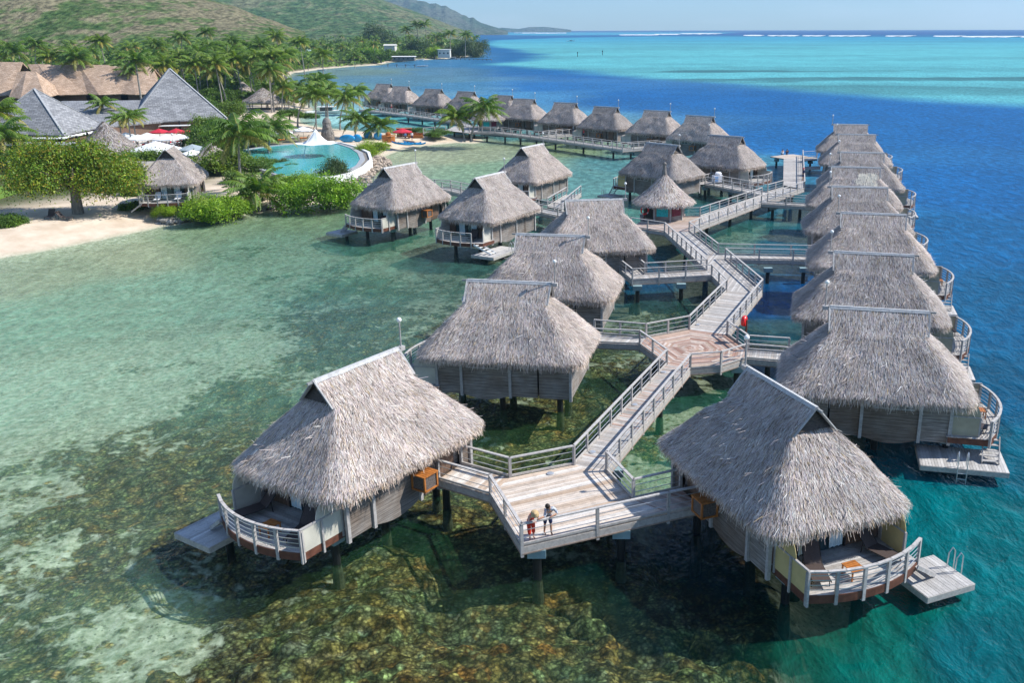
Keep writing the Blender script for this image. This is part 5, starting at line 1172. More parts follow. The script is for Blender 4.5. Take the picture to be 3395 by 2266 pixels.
def crown_mesh(seed, rad, nclump, per, leaf, cols, flat=.7, hollow=.55):
    """foliage as many leaf clumps inside an uneven ellipsoid; unit radius = rad"""
    rg = np.random.default_rng(seed); V = []; C = []
    # lobes
    nl = 11; lo = rg.normal(0, 1, (nl, 3)); lo /= np.linalg.norm(lo, axis=1)[:, None]; lo[:, 2] = np.abs(lo[:, 2])*.8-.1-.35*rg.random(nl); lo *= rg.uniform(.35, .9, (nl, 1)); lr = rg.uniform(.25, .55, nl)
    k = rg.integers(0, nl, nclump); d = rg.normal(0, 1, (nclump, 3)); d /= np.linalg.norm(d, axis=1)[:, None]; d[:, 2] = np.where(d[:, 2] < -.6, -d[:, 2], d[:, 2])
    cc = lo[k]+d*lr[k][:, None]*rg.uniform(hollow, 1.05, (nclump, 1)); cc[:, 2] *= flat; cs = rg.uniform(.04, .11, nclump)
    base = np.array(cols)[rg.choice(len(cols), nclump)]*rg.uniform(.6, 1.35, (nclump, 1))
    n = nclump*per; ci = np.repeat(np.arange(nclump), per)
    p = (cc[ci]+rg.normal(0, 1, (n, 3))*cs[ci][:, None])*rad
    a = rg.normal(0, 1, (n, 3)); a /= np.linalg.norm(a, axis=1)[:, None]; nn = rg.normal(0, .8, (n, 3))+np.array([0, 0, 1.0])+d[ci]*.6; b = np.cross(nn, a); b /= np.linalg.norm(b, axis=1)[:, None]; a = np.cross(b, nn); a /= np.linalg.norm(a, axis=1)[:, None]
    L = leaf*rg.uniform(.6, 1.3, (n, 1)); W = L*.5
    Vv = np.stack([p-a*L*.5, p+b*W*.5, p+a*L*.5, p-b*W*.5], 1).reshape(-1, 3); Qv = np.arange(4*n).reshape(n, 4)
    return np_mesh('leaf_crown', Vv, Qv, M['leaf'], np.repeat(base[ci]*rg.uniform(.85, 1.15, (n, 1)), 4, 0), False, None, False)
GRN = [(.095, .175, .028), (.13, .22, .03), (.075, .14, .03), (.16, .25, .04)]
LIME = [(.26, .42, .03), (.20, .36, .03), (.34, .48, .05), (.13, .25, .025)]
GOLD = [(.22, .31, .03), (.17, .28, .025), (.26, .31, .035), (.10, .20, .02), (.15, .27, .025), (.32, .26, .045), (.08, .16, .02)]
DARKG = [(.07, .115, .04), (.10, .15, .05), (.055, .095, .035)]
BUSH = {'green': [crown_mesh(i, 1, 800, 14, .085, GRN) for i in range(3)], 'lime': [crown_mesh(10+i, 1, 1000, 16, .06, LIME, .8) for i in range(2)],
        'gold': [crown_mesh(15, 1, 3600, 15, .042, GOLD, .5)], 'dark': [crown_mesh(20+i, 1, 800, 13, .065, DARKG, .95) for i in range(2)], 'far': [crown_mesh(30+i, 1, 330, 8, .17, GRN, .8) for i in range(3)]}
def put_tree(kind, i, loc, rad, h, label, name='tree', trunk=True, group=None, sq=1.0, rz=None, cat='tree', tr=.18, nbr=5):
    """rad crown radius, h height of the crown's base"""
    ms = BUSH[kind]; r = empty(name, loc, random.uniform(0, 6.28) if rz is None else rz, label, cat, group)
    c = link('crown', ms[i % len(ms)], r); c.scale = (rad*random.uniform(.95, 1.2), rad*random.uniform(.85, 1.05), rad*sq); c.location = (0, 0, h)
    if trunk:
        m = MB(); top = Vector((0, 0, h+rad*.25)); m.tube([(0, 0, -.2), (random.uniform(-.1, .1), random.uniform(-.1, .1), h*.6), tuple(top)], [tr*1.35, tr, tr*.5], 8)
        for k in range(nbr):
            a = 6.28*k/nbr+.4; m.tube([(0, 0, h*.62), (math.cos(a)*rad*.35, math.sin(a)*rad*.35, h*.85+rad*.1), (math.cos(a)*rad*.62, math.sin(a)*rad*.62, h+rad*.22)], [tr*.6, tr*.35, tr*.12], 6)
        m.build('trunk', M['bark'], r)
    return r
GZ = 1.15
def gz(p): return Vector((p.x, p.y, GZ))
# big sea almond tree on the beach
p = h1(1215, 1215, GZ); tr_ = put_tree('gold', 0, p, 6.4, 4.3, 'broad spreading tree with yellow-green leaves and thick dark trunk on the sand', sq=1.3, rz=.4, tr=.5, nbr=7, name='sea_almond_tree')
# shrubs: (view, x, y of base, kind, radius, crown base height, label)
SH = [(g2, 1280, 1300, 'lime', 4.5, .9, 'big bright green shrub at the water edge left of the nearest shore bungalow', 1.05), (g2, 1050, 1180, 'lime', 3.2, .9, 'rounded bright green shrub beside the leaning palm fronds, left part of the hedge', 1.0),
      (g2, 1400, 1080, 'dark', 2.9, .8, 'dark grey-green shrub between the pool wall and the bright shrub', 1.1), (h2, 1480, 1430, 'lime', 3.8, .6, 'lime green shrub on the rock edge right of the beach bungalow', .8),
      (h2, 1200, 1480, 'lime', 1.7, .3, 'low lime green shrub creeping over the rocks under the beach bungalow', .8), (h2, 700, 1440, 'lime', 1.35, .6, 'small round shrub in front of the beach bungalow railing', 1.0), (h2, 210, 1370, 'green', 1.5, .6, 'round green shrub at the foot of the beach bungalow steps', 1.0), (h2, 210, 1150, 'green', 1.6, .8, 'taller green shrub left of the beach bungalow', 1.4),
      (h1, 100, 1390, 'green', 2.0, .5, 'trimmed green shrub at the left picture edge by the sand', .9), (h1, 1750, 880, 'lime', 1.5, .4, 'yellow-green leafy plant behind the spreading tree', .8),
      (h2, 460, 800, 'green', 3.4, 1.6, 'leafy green tree between the spreading tree and the beach bungalow roof', 1.0), (h2, 1000, 640, 'green', 3.2, 1.0, 'green hedge tree behind the beach bungalow roof, nearest the white parasols', .9), (h2, 1500, 850, 'green', 4.0, 1.6, 'dense green tree right of the beach bungalow roof', 1.0), (h2, 1230, 640, 'green', 3.0, 1.0, 'green hedge beside the pool, left end', .8), (h2, 1750, 720, 'green', 3.3, 1.4, 'green tree at the left end of the pool edge hedge', .8), (h2, 2050, 800, 'green', 3.0, 1.0, 'green shrub under the tall palm by the pool', .9), (h2, 2200, 720, 'green', 2.6, .8, 'green shrub right of the tall palm, before the pool', .8),
      (g2, 1010, 990, 'green', 1.5, .6, 'low hedge reaching along the near pool edge', .6), (h2, 1500, 560, 'green', 4.6, 2.0, 'big green tree in front of the right grey pyramid roof', 1.1), (h2, 1250, 470, 'green', 3.6, 2.2, 'green tree right of the red parasols', 1.1), (h2, 2000, 420, 'green', 3.8, 1.6, 'green tree behind the tall palm by the pool', 1.0),
      (g3, 520, 700, 'green', 3.0, 1.5, 'flat green tree by the lagoon boat', .7), (g3, 760, 660, 'green', 2.2, 1.2, 'small green tree beside the moored white boat', .7), (v5, 715, 500, 'green', 2.6, 1.2, 'flat topped beach tree behind the red parasol', .45), (v5, 890, 520, 'green', 3.0, 1.2, 'flat topped beach tree right of the red parasol, over a table', .45), (v5, 360, 660, 'lime', 2.7, .9, 'bright round tree on the sand beside the pool rim', 1.0),
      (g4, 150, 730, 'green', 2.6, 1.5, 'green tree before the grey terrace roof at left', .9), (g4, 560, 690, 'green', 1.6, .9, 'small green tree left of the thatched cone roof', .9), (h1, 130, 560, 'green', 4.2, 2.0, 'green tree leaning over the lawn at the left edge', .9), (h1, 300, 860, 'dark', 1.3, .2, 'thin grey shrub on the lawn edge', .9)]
SH += [(g2, 600, 1000, 'green', 3.0, .8, 'green bush left of the ground palms', .9), (g2, 420, 960, 'green', 3.2, .8, 'green bush right behind the beach bungalow', 1.0), (g2, 250, 900, 'green', 3.2, 1.4, 'green tree behind the beach bungalow ridge', 1.0), (g2, 900, 1150, 'green', 2.4, .5, 'green bush between ground palms and the bright hedge', .9), (g2, 380, 1370, 'lime', 3.0, .3, 'bright creeping shrub on the shore rocks, right end', .7),
       (g2, 560, 330, 'green', 4.5, 2.0, 'green tree by the thatched pavilion behind the pool', 1.0), (g2, 760, 260, 'green', 4.0, 1.5, 'green tree at the back of the palm grove', .9), (g2, 640, 180, 'green', 5.0, 2.0, 'large green tree right of the pyramid peak', 1.0), (g1, 2000, 950, 'green', 4.5, 2.0, 'green tree hiding the right corner of the big pyramid eave', 1.0), (g1, 1850, 1080, 'green', 4.6, 2.2, 'green tree over the right end of the red parasols', 1.1),
       (h2, 1350, 780, 'green', 3.4, 1.4, 'green bush touching the beach bungalow roof on its right', 1.0), (h2, 1620, 620, 'green', 3.2, 1.2, 'green bush in the middle of the hedge before the pool', .9), (h2, 1900, 960, 'green', 2.4, .8, 'shaded green bush at the tall palm trunk', 1.0), (g2, 900, 960, 'dark', 1.6, .8, 'dark sprig of hedge over the near pool water', .8),
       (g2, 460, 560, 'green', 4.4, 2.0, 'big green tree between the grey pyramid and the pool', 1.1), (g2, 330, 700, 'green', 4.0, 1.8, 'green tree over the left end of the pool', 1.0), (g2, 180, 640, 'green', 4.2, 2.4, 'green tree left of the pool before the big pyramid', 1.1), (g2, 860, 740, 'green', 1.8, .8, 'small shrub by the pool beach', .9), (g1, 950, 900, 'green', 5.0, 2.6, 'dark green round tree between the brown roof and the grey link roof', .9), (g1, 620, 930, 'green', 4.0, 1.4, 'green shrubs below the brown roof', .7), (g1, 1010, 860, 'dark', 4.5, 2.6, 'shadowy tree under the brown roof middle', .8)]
for k, (vv, x, y, kd, rad, hb, lb, sq) in enumerate(SH):
    if kd == 'lime': hb = .1; rad *= 1.1
    elif hb < 1.5: hb *= .35
    p = vv(x, y, GZ); put_tree(kd, k, gz(p), rad*(1.12 if kd != 'lime' else 1), hb, lb, 'shrub' if hb < 1.1 else 'tree', True, None, sq, cat='shrub' if hb < 1.1 else 'tree')
# ------------------------------------------------------------------ palms: base pixel and crown pixel in given view
NP = [(g2, 560, 1230, 560, 690, PALMS, 0, 'tall palm with yellow frond stalks standing left of the pool', 1.25), (g2, 805, 880, 815, 640, PALMS, 1, 'palm with orange fruit at the near pool edge', 1.1), (g2, 620, 900, 615, 700, PALMS, 2, 'short palm directly behind the tall yellow-stalked one', .8),
      (g3, 645, 810, 770, 300, PALMS, 3, 'palm leaning right over the small beach beside the hammock', 1.1), (g3, 940, 880, 1010, 330, PALMS, 4, 'palm holding the left end of the hammock', 1.0), (g3, 1095, 800, 1070, 270, PALMS, 5, 'left one of the twin palms above the stone statue', 1.0), (g3, 1125, 800, 1110, 300, PALMS, 0, 'right one of the twin palms above the stone statue', .9),
      (g3, 1305, 850, 1385, 380, PALMS, 1, 'slim palm curving up between statue and boardwalk', 1.0), (g3, 1510, 545, 1560, 270, PALMS, 2, 'palm beside the left end of the far boardwalk', 1.1), (g3, 1540, 1000, 1540, 720, PALMS, 3, 'bushy low palm left of the orange rental booth', 1.05), (g3, 1900, 980, 1930, 800, PALMS, 4, 'bushy low palm above the blue boards and booth', .95),
      (v5, 1150, 575, 1070, 370, PALMS, 1, 'left of the two palms leaning apart on the sandy tip', 1.0), (v5, 1205, 575, 1345, 300, PALMS, 3, 'right of the two palms on the sandy tip, leaning right', 1.15),
      (g3, 405, 560, 400, 190, PALMS, 5, 'palm left of the lagoon boat with bright stalks', 1.1), (g3, 510, 520, 505, 300, PALMS, 0, 'slim palm behind the flat green tree', .8), (g3, 590, 510, 600, 200, PALMS, 1, 'second slim palm behind the flat green tree', .9), (g3, 150, 420, 155, 190, PALMS, 2, 'palm over the thatched pavilion behind the pool', 1.1), (g3, 820, 500, 900, 130, PALMS, 3, 'tall palm in the middle of the grove by the boat', 1.2), (g3, 1040, 450, 1045, 80, PALMS, 4, 'palm rising tallest behind the twin palms', 1.1),
      (g1, 980, 1240, 960, 960, ROYAL, 1, 'royal palm in front of the grey link roof, left of the pair', 1.15), (g1, 1125, 1340, 1100, 1100, ROYAL, 0, 'short royal palm by the thatched cone roof', .95), (g1, 1215, 1390, 1195, 1080, ROYAL, 1, 'royal palm among the white parasols, left of two', .95), (g1, 1258, 1360, 1250, 1070, ROYAL, 0, 'royal palm among the white parasols, right of two', 1.0), (g1, 938, 1210, 930, 1030, ROYAL, 1, 'leaning royal palm left of the parasols', 1.0),
      (g1, 955, 530, 945, 360, PALMS, 2, 'palm with pale trunk right behind the brown roof ridge', 1.2), (g1, 1600, 560, 1680, 350, PALMS, 3, 'palm behind the big grey pyramid roof, upper left of its peak', 1.1), (g1, 2040, 860, 2030, 640, PALMS, 4, 'large palm right of the big grey pyramid peak', 1.6), (g1, 2150, 800, 2180, 560, PALMS, 5, 'second large palm right of the big grey pyramid', 1.4), (g1, 1520, 720, 1500, 560, PALMS, 0, 'palm just left of the big grey pyramid peak', 1.2),
      (g1, 110, 620, 95, 470, PALMS, 1, 'palm above the brown gable roof at the left edge', 1.2), (g1, 450, 640, 440, 520, PALMS, 3, 'palm above the brown roof, left of centre', 1.1), (g1, 720, 620, 730, 470, PALMS, 5, 'palm with drooping fronds above the middle of the brown roof', 1.2), (g1, 2240, 1380, 2220, 1200, PALMS, 2, 'palm in front of the green tree left of the pool', 1.0),
      (h3, 720, 790, 720, 480, PALMS, 4, 'very tall thin palm standing over the bay behind the grove', 1.1), (h3, 250, 620, 245, 490, PALMS, 1, 'palm with orange stalks in front of the brown house roof', 1.2), (h3, 480, 500, 475, 370, PALMS, 2, 'dark full palm beside the brown house', 1.2), (h3, 985, 590, 985, 480, PALMS, 0, 'palm on the bay beach before the pale green bush', 1.1), (h3, 580, 610, 575, 540, PALMS, 5, 'small palm at the water of the bay', .9),
      (g4, 60, 760, -60, 420, PALMS, 0, 'palm reaching in from the left edge beside the grey roof', 1.2), (g4, 40, 900, -80, 620, PALMS, 3, 'lower palm fronds hanging in from the left edge over the tree', 1.25)]
for vv, x, y, cx_, cy_, kd, i, lb, wd in NP:
    p = vv(x, y, GZ); q = vv(cx_, cy_, 0); pp = proj(p)
    # height from crown pixel at the same forward distance
    o0 = vv(0, 0, 0); sx = proj(vv(cx_, cy_, 0)); top = atY(sx[0], sx[1], p.y); h = max(2.2, top.z-GZ)
    r = put_palm(kd, i, (p.x, p.y, GZ), h, 0, lb, lw=wd)
    tm, cm, tp = kd[i % len(kd)]; leanlen = math.hypot(tp.x, tp.y)*wd; want = top.x-p.x
    a0 = math.atan2(tp.y, tp.x); 
    if leanlen > .01: r.rotation_euler.z = (math.acos(max(-1, min(1, want/leanlen))))-a0
for k, (x, y, wd) in enumerate(((2120, 1290, 1.15), (2210, 1250, 1.0), (2020, 1210, .8))):
    p = h2(x, y, GZ); put_palm(YOUNG, k, (p.x, p.y, GZ), 1.2, k*1.3, ['clump palm with fronds from the ground left of the bright shrub', 'second ground palm right behind the clump palm', 'small ground palm at the tall palm foot'][k], lw=wd)
# ------------------------------------------------------------------ background grove
occ = []
def free(p, d):
    for q, e in occ:
        if (p.x-q[0])**2+(p.y-q[1])**2 < (d+e)**2: return False
    return True
rgB = random.Random(11); cnt = {'p': 0, 'b': 0}
BLD = [at(619, 380, GZ), at(96, 420, GZ), at(300, 300, GZ), at(150, 300, GZ), at(450, 300, GZ)]
for b, rr_ in zip(BLD, (15, 15, 26, 20, 20)): occ.append(((b.x, b.y+ (6 if rr_ > 18 else 0)), rr_))
palmL = ['distant palm among the greenery of the coastal plain']
tries = 0; cand = []
while len(cand) < 6000 and tries < 60000:
    tries += 1
    D_x = rgB.uniform(-60, 1110); D_y = 70+(rgB.random()**1.15)*165
    cand.append(dat(D_x, D_y, GZ))
sd = sdist(np.array([p.x for p in cand]), np.array([p.y for p in cand]))
placed = []
for p, d in zip(cand, sd):
    if d < (3 if p.y > 320 else 6) or p.y < 235 or p.y > 2600: continue
    if p.y < 300 and p.x > -62: continue
    if p.y < 262 and p.x > -86: continue
    if not free(p, 1.2+p.y*.0052): continue
    placed.append((p, d)); occ.append(((p.x, p.y), 1.2+p.y*.0052))
print('GROVE', len(placed))
np_ = nb_ = 0; rgB.shuffle(placed)
for p, d in placed:
    if rgB.random() < .48 and np_ < 255 and p.y < 1300:
        wd = rgB.uniform(1.0, 1.5); put_palm(FARP if p.y > 380 else PALMS, rgB.randrange(4), (p.x, p.y, GZ), rgB.uniform(8, 13.5), rgB.uniform(0, 6.28), 'palm standing among bushes on the coastal plain behind the resort', group='palms of the coastal plain', lw=wd); np_ += 1
    elif nb_ < 290:
        rad = rgB.uniform(3.6, 6.5)*(.8+p.y/1100); put_tree('far' if p.y > 360 else 'green', rgB.randrange(3), (p.x, p.y, GZ), rad, rgB.uniform(1.5, 3.6), 'leafy green tree on the coastal plain behind the resort', trunk=False, group='leafy trees of the coastal plain', sq=rgB.uniform(.8, 1.15)); nb_ += 1
for k in range(44):
    x_, y_ = rgB.uniform(455, 745), rgB.uniform(185, 262); p = dat(x_, y_, GZ)
    if sdist(np.array([p.x]), np.array([p.y]))[0] < 2: continue
    put_palm(PALMS, k, (p.x, p.y, GZ), rgB.uniform(9.5, 14), rgB.uniform(0, 6.28), 'coconut palm in the dense grove behind the big grey pyramid and pool', group='grove palms behind the pool', lw=rgB.uniform(1.05, 1.3))
for k, (x_, y_, Y_, lw_) in enumerate(((545, 215, 262, 1.2), (738, 235, 264, 1.35), (790, 200, 285, 1.3), (650, 200, 290, 1.25), (600, 190, 300, 1.2), (35, 172, 300, 1.4), (165, 188, 300, 1.2), (262, 176, 300, 1.2), (340, 138, 330, 1.2), (590, 125, 380, 1.3), (690, 108, 420, 1.2), (515, 152, 350, 1.3), (860, 152, 350, 1.3), (930, 122, 420, 1.4), (1000, 142, 400, 1.3), (100, 150, 340, 1.3), (700, 160, 330, 1.3), (770, 140, 370, 1.2))):
    q = atY(x_, y_, Y_); put_palm(PALMS, k, (q.x, q.y, GZ), max(5, q.z-GZ), k*2.1, 'tall coconut palm rising right behind the resort roofs', group='tall palms behind the resort roofs', lw=lw_)
q = atY(449, 205, 243); put_palm(ROYAL, 0, (q.x, q.y, GZ), q.z-GZ, 0, 'tallest royal palm with grey trunk between link roof and brown shingle roof', lw=1.75)
# trees near shore tip
for k, (x, y, rad, sq, kd, lb) in enumerate(((960, 338, 7.5, 1.15, 'dark', 'dark ironwood tree at the end of the far headland'), (890, 335, 6, 1.3, 'dark', 'ironwood next to the last one on the headland'), (200, 300, 11, 1.4, 'dark', 'tallest dark ironwood over the far houses'), (500, 345, 8, 1.4, 'dark', 'grey green ironwood mid headland'), (590, 340, 7, 1.2, 'green', 'lighter green tree beside the mid headland ironwood'),
        (650, 350, 5, 1.0, 'lime', 'round bright green tree by the headland jetty'), (60, 390, 7.5, 1.0, 'lime', 'soft pale green feathery bush on the bay shore'), (170, 395, 5, .9, 'green', 'green bush right of the feathery one'), (1020, 335, 6.5, 1.2, 'dark', 'ironwood hanging over the headland tip'), (760, 335, 6, 1.0, 'dark', 'dark tree behind the boat shed'), (350, 370, 6, .8, 'green', 'bush by the pale house on the headland'))):
    p = h4(x, y, GZ); put_tree(kd, k, gz(p), rad*p.y/500, 3.0, lb, sq=sq*1.1, tr=.5)
for k, (x, y, ht) in enumerate(((510, 310, 24), (595, 310, 24), (395, 310, 20), (680, 315, 15), (790, 315, 17), (920, 322, 16))):
    p = h4(x, y+25, GZ); put_palm(FARP, k, (p.x, p.y, GZ), ht, k, ['leftmost of two palms rising above the headland trees', 'right one of two palms rising above the headland trees', 'palm with round dark head on the headland', 'palm near the boat shed', 'palm behind the boat shed', 'palm before the last ironwood'][k], lw=1.7)
# continuous undergrowth under the grove: leafy ground cover mass
rg = np.random.default_rng(3); n = 120000
ax = rg.uniform(-100, 1105, n); ay = 68.5+(rg.random(n)**1.4)*167
pts = np.array([tuple(dat(a, b, GZ)) for a, b in zip(ax, ay)]); d = sdist(pts[:, 0], pts[:, 1]); k = (d > 3) & (pts[:, 1] > 222)

k &= ~((pts[:, 1] < 262) & (pts[:, 0] > -80))
for b, rr_ in zip(BLD, (14, 14, 20, 15, 17)): k &= (np.hypot(pts[:, 0]-b.x, pts[:, 1]-b.y-4) > rr_)
pts = pts[k]; n = len(pts); hh = vnoise(pts[:, 0], pts[:, 1], .07, 91, 3)**1.2*(10+np.clip(pts[:, 1]/200, 0, 10))*np.clip((d[k]-2)/12, .12, 1); pts[:, 2] = .9+hh*rg.uniform(.55, 1, n)
sz = (.8+pts[:, 1]/330)*rg.uniform(.6, 1.3, n); a = rg.normal(0, 1, (n, 3)); a /= np.linalg.norm(a, axis=1)[:, None]; nn = rg.normal(0, .55, (n, 3))+np.array([0, -.2, 1.]); b = np.cross(nn, a); b /= np.linalg.norm(b, axis=1)[:, None]; a = np.cross(b, nn); a /= np.linalg.norm(a, axis=1)[:, None]
Vv = np.stack([pts-a*sz[:, None]*.5, pts+b*sz[:, None]*.35, pts+a*sz[:, None]*.5, pts-b*sz[:, None]*.35], 1).reshape(-1, 3)
cl = np.array(GRN)[rg.choice(4, n)]*rg.uniform(.6, 1.25, (n, 1))*(.6+.8*vnoise(pts[:, 0], pts[:, 1], .02, 95, 2))[:, None]
uo = np_mesh('undergrowth', Vv, np.arange(4*n).reshape(n, 4), M['leaf'], np.repeat(cl, 4, 0)); tag(uo, 'mass of green undergrowth covering the coastal plain between the trees', 'undergrowth', kind='stuff')
# ------------------------------------------------------------------ resort buildings
def pyramid(base, apex, zb, mat, label, name='pavilion', wall=2.6):
    """base: 4 world corners (x,y), apex Vector"""
    c = sum((Vector((b[0], b[1], 0)) for b in base), Vector())/4; r = empty(name, (c.x, c.y, GZ), 0, label, 'building')
    L = lambda p, z: Vector((p[0]-c.x, p[1]-c.y, z-GZ)); n = len(base); ap = L(apex, apex[2])
    V = [L(b, zb) for b in base]+[ap]; me = bpy.data.meshes.new('roof'); me.from_pydata([tuple(v) for v in V]+[tuple(v-Vector((0, 0, .3))) for v in V[:n]], [], [(i, (i+1) % n, n) for i in range(n)]+[(i, n+1+i, n+1+(i+1) % n, (i+1) % n) for i in range(n)]+[tuple(range(2*n, n, -1))])
    me.materials.append(M[mat]); uv = me.uv_layers.new(name='UVMap')
    for f in me.polygons:
        nn = f.normal; al = Vector((0, 0, 1)).cross(nn); al = al.normalized() if al.length > 1e-4 else Vector((1, 0, 0)); dn = nn.cross(al)
        for li in f.loop_indices: v = me.vertices[me.loops[li].vertex_index].co; uv.data[li].uv = (v.dot(al), v.dot(dn))
    ro = link('roof', me, r)
    m = MB()
    for v in V[:n]: m.bar(v+Vector((0, 0, .05)), ap+Vector((0, 0, .05)), .35, .12)
    m.build('hip_cap', M['pool_rim'] if 'grey' in mat else M['redwood'], ro)
    m = MB(); q = [tuple((V[i]*.86)[:2]) for i in range(n)]; m.prism(q, -.2, zb-GZ-.3); m.build('wall', M['door_wood'], r)
    return r
def near_xy(x, y, z): p = at(x, y, z); return (p.x, p.y)
ZB = 3.9
def roof_faces(name, faces, mat, label, wallpoly=None, zb=ZB):
    """faces: list of lists of Vectors (world)"""
    c = faces[0][0]; r = empty(name, (c.x, c.y, GZ), 0, label, 'building'); o = Vector((c.x, c.y, GZ)); V = []; Fc = []
    for f in faces: Fc.append(tuple(range(len(V), len(V)+len(f)))); V += [tuple(p-o) for p in f]
    me = bpy.data.meshes.new('roof'); me.from_pydata(V, [], Fc); me.materials.append(M[mat]); uv = me.uv_layers.new(name='UVMap')
    for f in me.polygons:
        nn = f.normal; al = Vector((0, 0, 1)).cross(nn); al = al.normalized() if al.length > 1e-4 else Vector((1, 0, 0)); dn = nn.cross(al)
        for li in f.loop_indices: v = me.vertices[me.loops[li].vertex_index].co; uv.data[li].uv = (v.dot(al), v.dot(dn))
    ro = link('roof', me, r); md = ro.modifiers.new('solid', 'SOLIDIFY'); md.thickness = .3; md.offset = -1
    if wallpoly:
        m = MB(); m.prism([(p[0]-o.x, p[1]-o.y) for p in wallpoly], -.2, zb-GZ-.1); m.build('wall', M['door_wood'], r)
    return r
def pyr_from(fl, fr_, apx, mat, label, zb=ZB):
    """front-left and front-right eave pixels, apex pixel -> square pyramid"""
    a, b = at(*fl, zb), at(*fr_, zb); e = b-a; s = e.length; nrm = Vector((-e.y, e.x, 0)).normalized()*s; c, d = b+nrm, a+nrm; ctr = (a+b+c+d)/4
    z = atY(apx[0], apx[1], ctr.y).z; return pyramid([a[:2], b[:2], c[:2], d[:2]], Vector((ctr.x, ctr.y, z)), zb, mat, label), (a, b, c, d, ctr)
_, P1 = pyr_from((430, 405), (752, 392), (619, 227), 'grey_shingle', 'large grey shingled pyramid roof pavilion behind the red parasols')
_, P2 = pyr_from((-90, 447), (212, 445), (96, 294), 'grey_shingle', 'grey shingled pyramid roof pavilion at the left edge')
ra, rb = atY(203, 342, P1[4].y-3), atY(517, 324, P1[4].y-1); ea, eb = at(300, 424, ZB), at(541, 402, ZB); back = Vector((0, 9, 0))
ra.z = rb.z = (ra.z+rb.z)/2
roof_faces('link_building', [[ea, eb, rb, ra], [ra, rb, rb+back+Vector((0, 0, ZB-rb.z)), ra+back+Vector((0, 0, ZB-ra.z))]], 'grey_shingle', 'long grey link roof joining the two pyramid pavilions', [(ea.x+1, ea.y+1), (eb.x-1, eb.y+1), (rb.x, rb.y+6), (ra.x, ra.y+6)])
# brown roofs
zb = 4.2
def gab(x0, y0, x1, y1, rx0, ry0, rx1, ry1, label, hipR=None):
    a, b = at(x0, y0, zb), at(x1, y1, zb); Yr = (a.y+b.y)/2+11; c, d = atY(rx0, ry0, Yr), atY(rx1, ry1, Yr); zz = (c.z+d.z)/2; c.z = d.z = zz; bk = Vector((0, 11, zb-zz))
    e0 = a.lerp(b, .42)+Vector((0, -1.7, -.15)); r0 = c.lerp(d, .5)+Vector((0, -.2, .1)); fs = [[a, e0, r0, c], [e0, b, d, r0], [c, r0, r0+bk, c+bk], [r0, d, d+bk, r0+bk]]
    if hipR: e = at(*hipR, zb); fs.append([b, e, d]); 
    return roof_faces('lodge', fs, 'brown_shingle', label, [(a.x+1, a.y+1), (b.x-1, b.y+1), (d.x, d.y+8), (c.x, c.y+8)], zb)
gab(150, 312, 290, 312, 90, 212, 165, 214, 'long brown shingle roof lodge, leftmost section')
gab(290, 311, 405, 311, 165, 213, 362, 217, 'long brown shingle roof lodge, middle section')
gab(405, 311, 530, 310, 362, 216, 505, 222, 'long brown shingle roof lodge, right section behind the grey link roof', (578, 262))
gab(-60, 315, 37, 315, -60, 205, 75, 207, 'brown lodge gable at the left picture edge, farther one')
gab(30, 322, 150, 325, 60, 240, 118, 234, 'brown lodge gable at the left edge, nearer one', (215, 308))
# beach bungalow (land)
pb = PROTO[(1, 'side')]; x, y, a = -47.4, 112.5, 262
o = copy_tree(pb); o.location = (at(582, 660, 2.3).x-1.4, at(582, 668, 2.3).y+5.0, 2.3); o.rotation_euler = (0, 0, R(283)); tag(o, 'thatched bungalow on the beach behind rocks, railed terrace with two pale chairs', 'bungalow')
for ch in list(o.children):
    if ch.name.startswith('equipment') or ch.name.startswith('swim') or ch.name.startswith('pile'):
        for q in list(ch.children): bpy.data.objects.remove(q)
        bpy.data.objects.remove(ch)
for k_ in ('group',):
    if k_ in o: del o[k_]
LB = o
q = h2(1350, 760, 5.0); 
V, Q, T, parts = cone_roof(77, 3.2, 2.2, 4.6, 6000); r = empty('thatched_shelter', (h2(1180, 880, GZ).x+1.5, h2(1180, 880, GZ).y+3, GZ), 0, 'thatched roof just behind the beach bungalow on its right', 'shelter'); link('roof', roof_mesh('cone_thatch', V, Q, T, parts), r)
for a in range(4): m = MB(); m.tube([(1.8*math.cos(a*1.57+.7), 1.8*math.sin(a*1.57+.7), -.2), (1.8*math.cos(a*1.57+.7), 1.8*math.sin(a*1.57+.7), 2.4)], .1, 6); m.build('post', M['bark'], r)
def shelter(vv, x, y, Rr, zt, zr, label):
    p = vv(x, y, GZ); V, Q, T, parts = cone_roof(int(x), Rr, zt, zr, 7000, .2); r = empty('thatched_shelter', gz(p), 0, label, 'shelter'); link('roof', roof_mesh('cone_thatch', V, Q, T, parts), r)
    for a in range(6): m = MB(); m.tube([(Rr*.72*math.cos(a*1.047), Rr*.72*math.sin(a*1.047), -.2), (Rr*.72*math.cos(a*1.047), Rr*.72*math.sin(a*1.047), zt+.3)], .1, 6); m.build('post', M['bark'], r)
shelter(g1, 1010, 1500, 5.2, 2.1, 6.6, 'thatched cone roof between the spreading tree and the white parasols')
shelter(g3, 130, 520, 5.5, 2.2, 5.6, 'thatched pavilion behind the pool, left of the palm grove')
shelter(g3, 300, 520, 3.4, 1.8, 4.0, 'smaller thatched roof right of the pavilion behind the pool')
shelter(g1, 2230, 900, 4.0, 2.2, 5.2, 'thatched roof peeking right of the big grey pyramid')
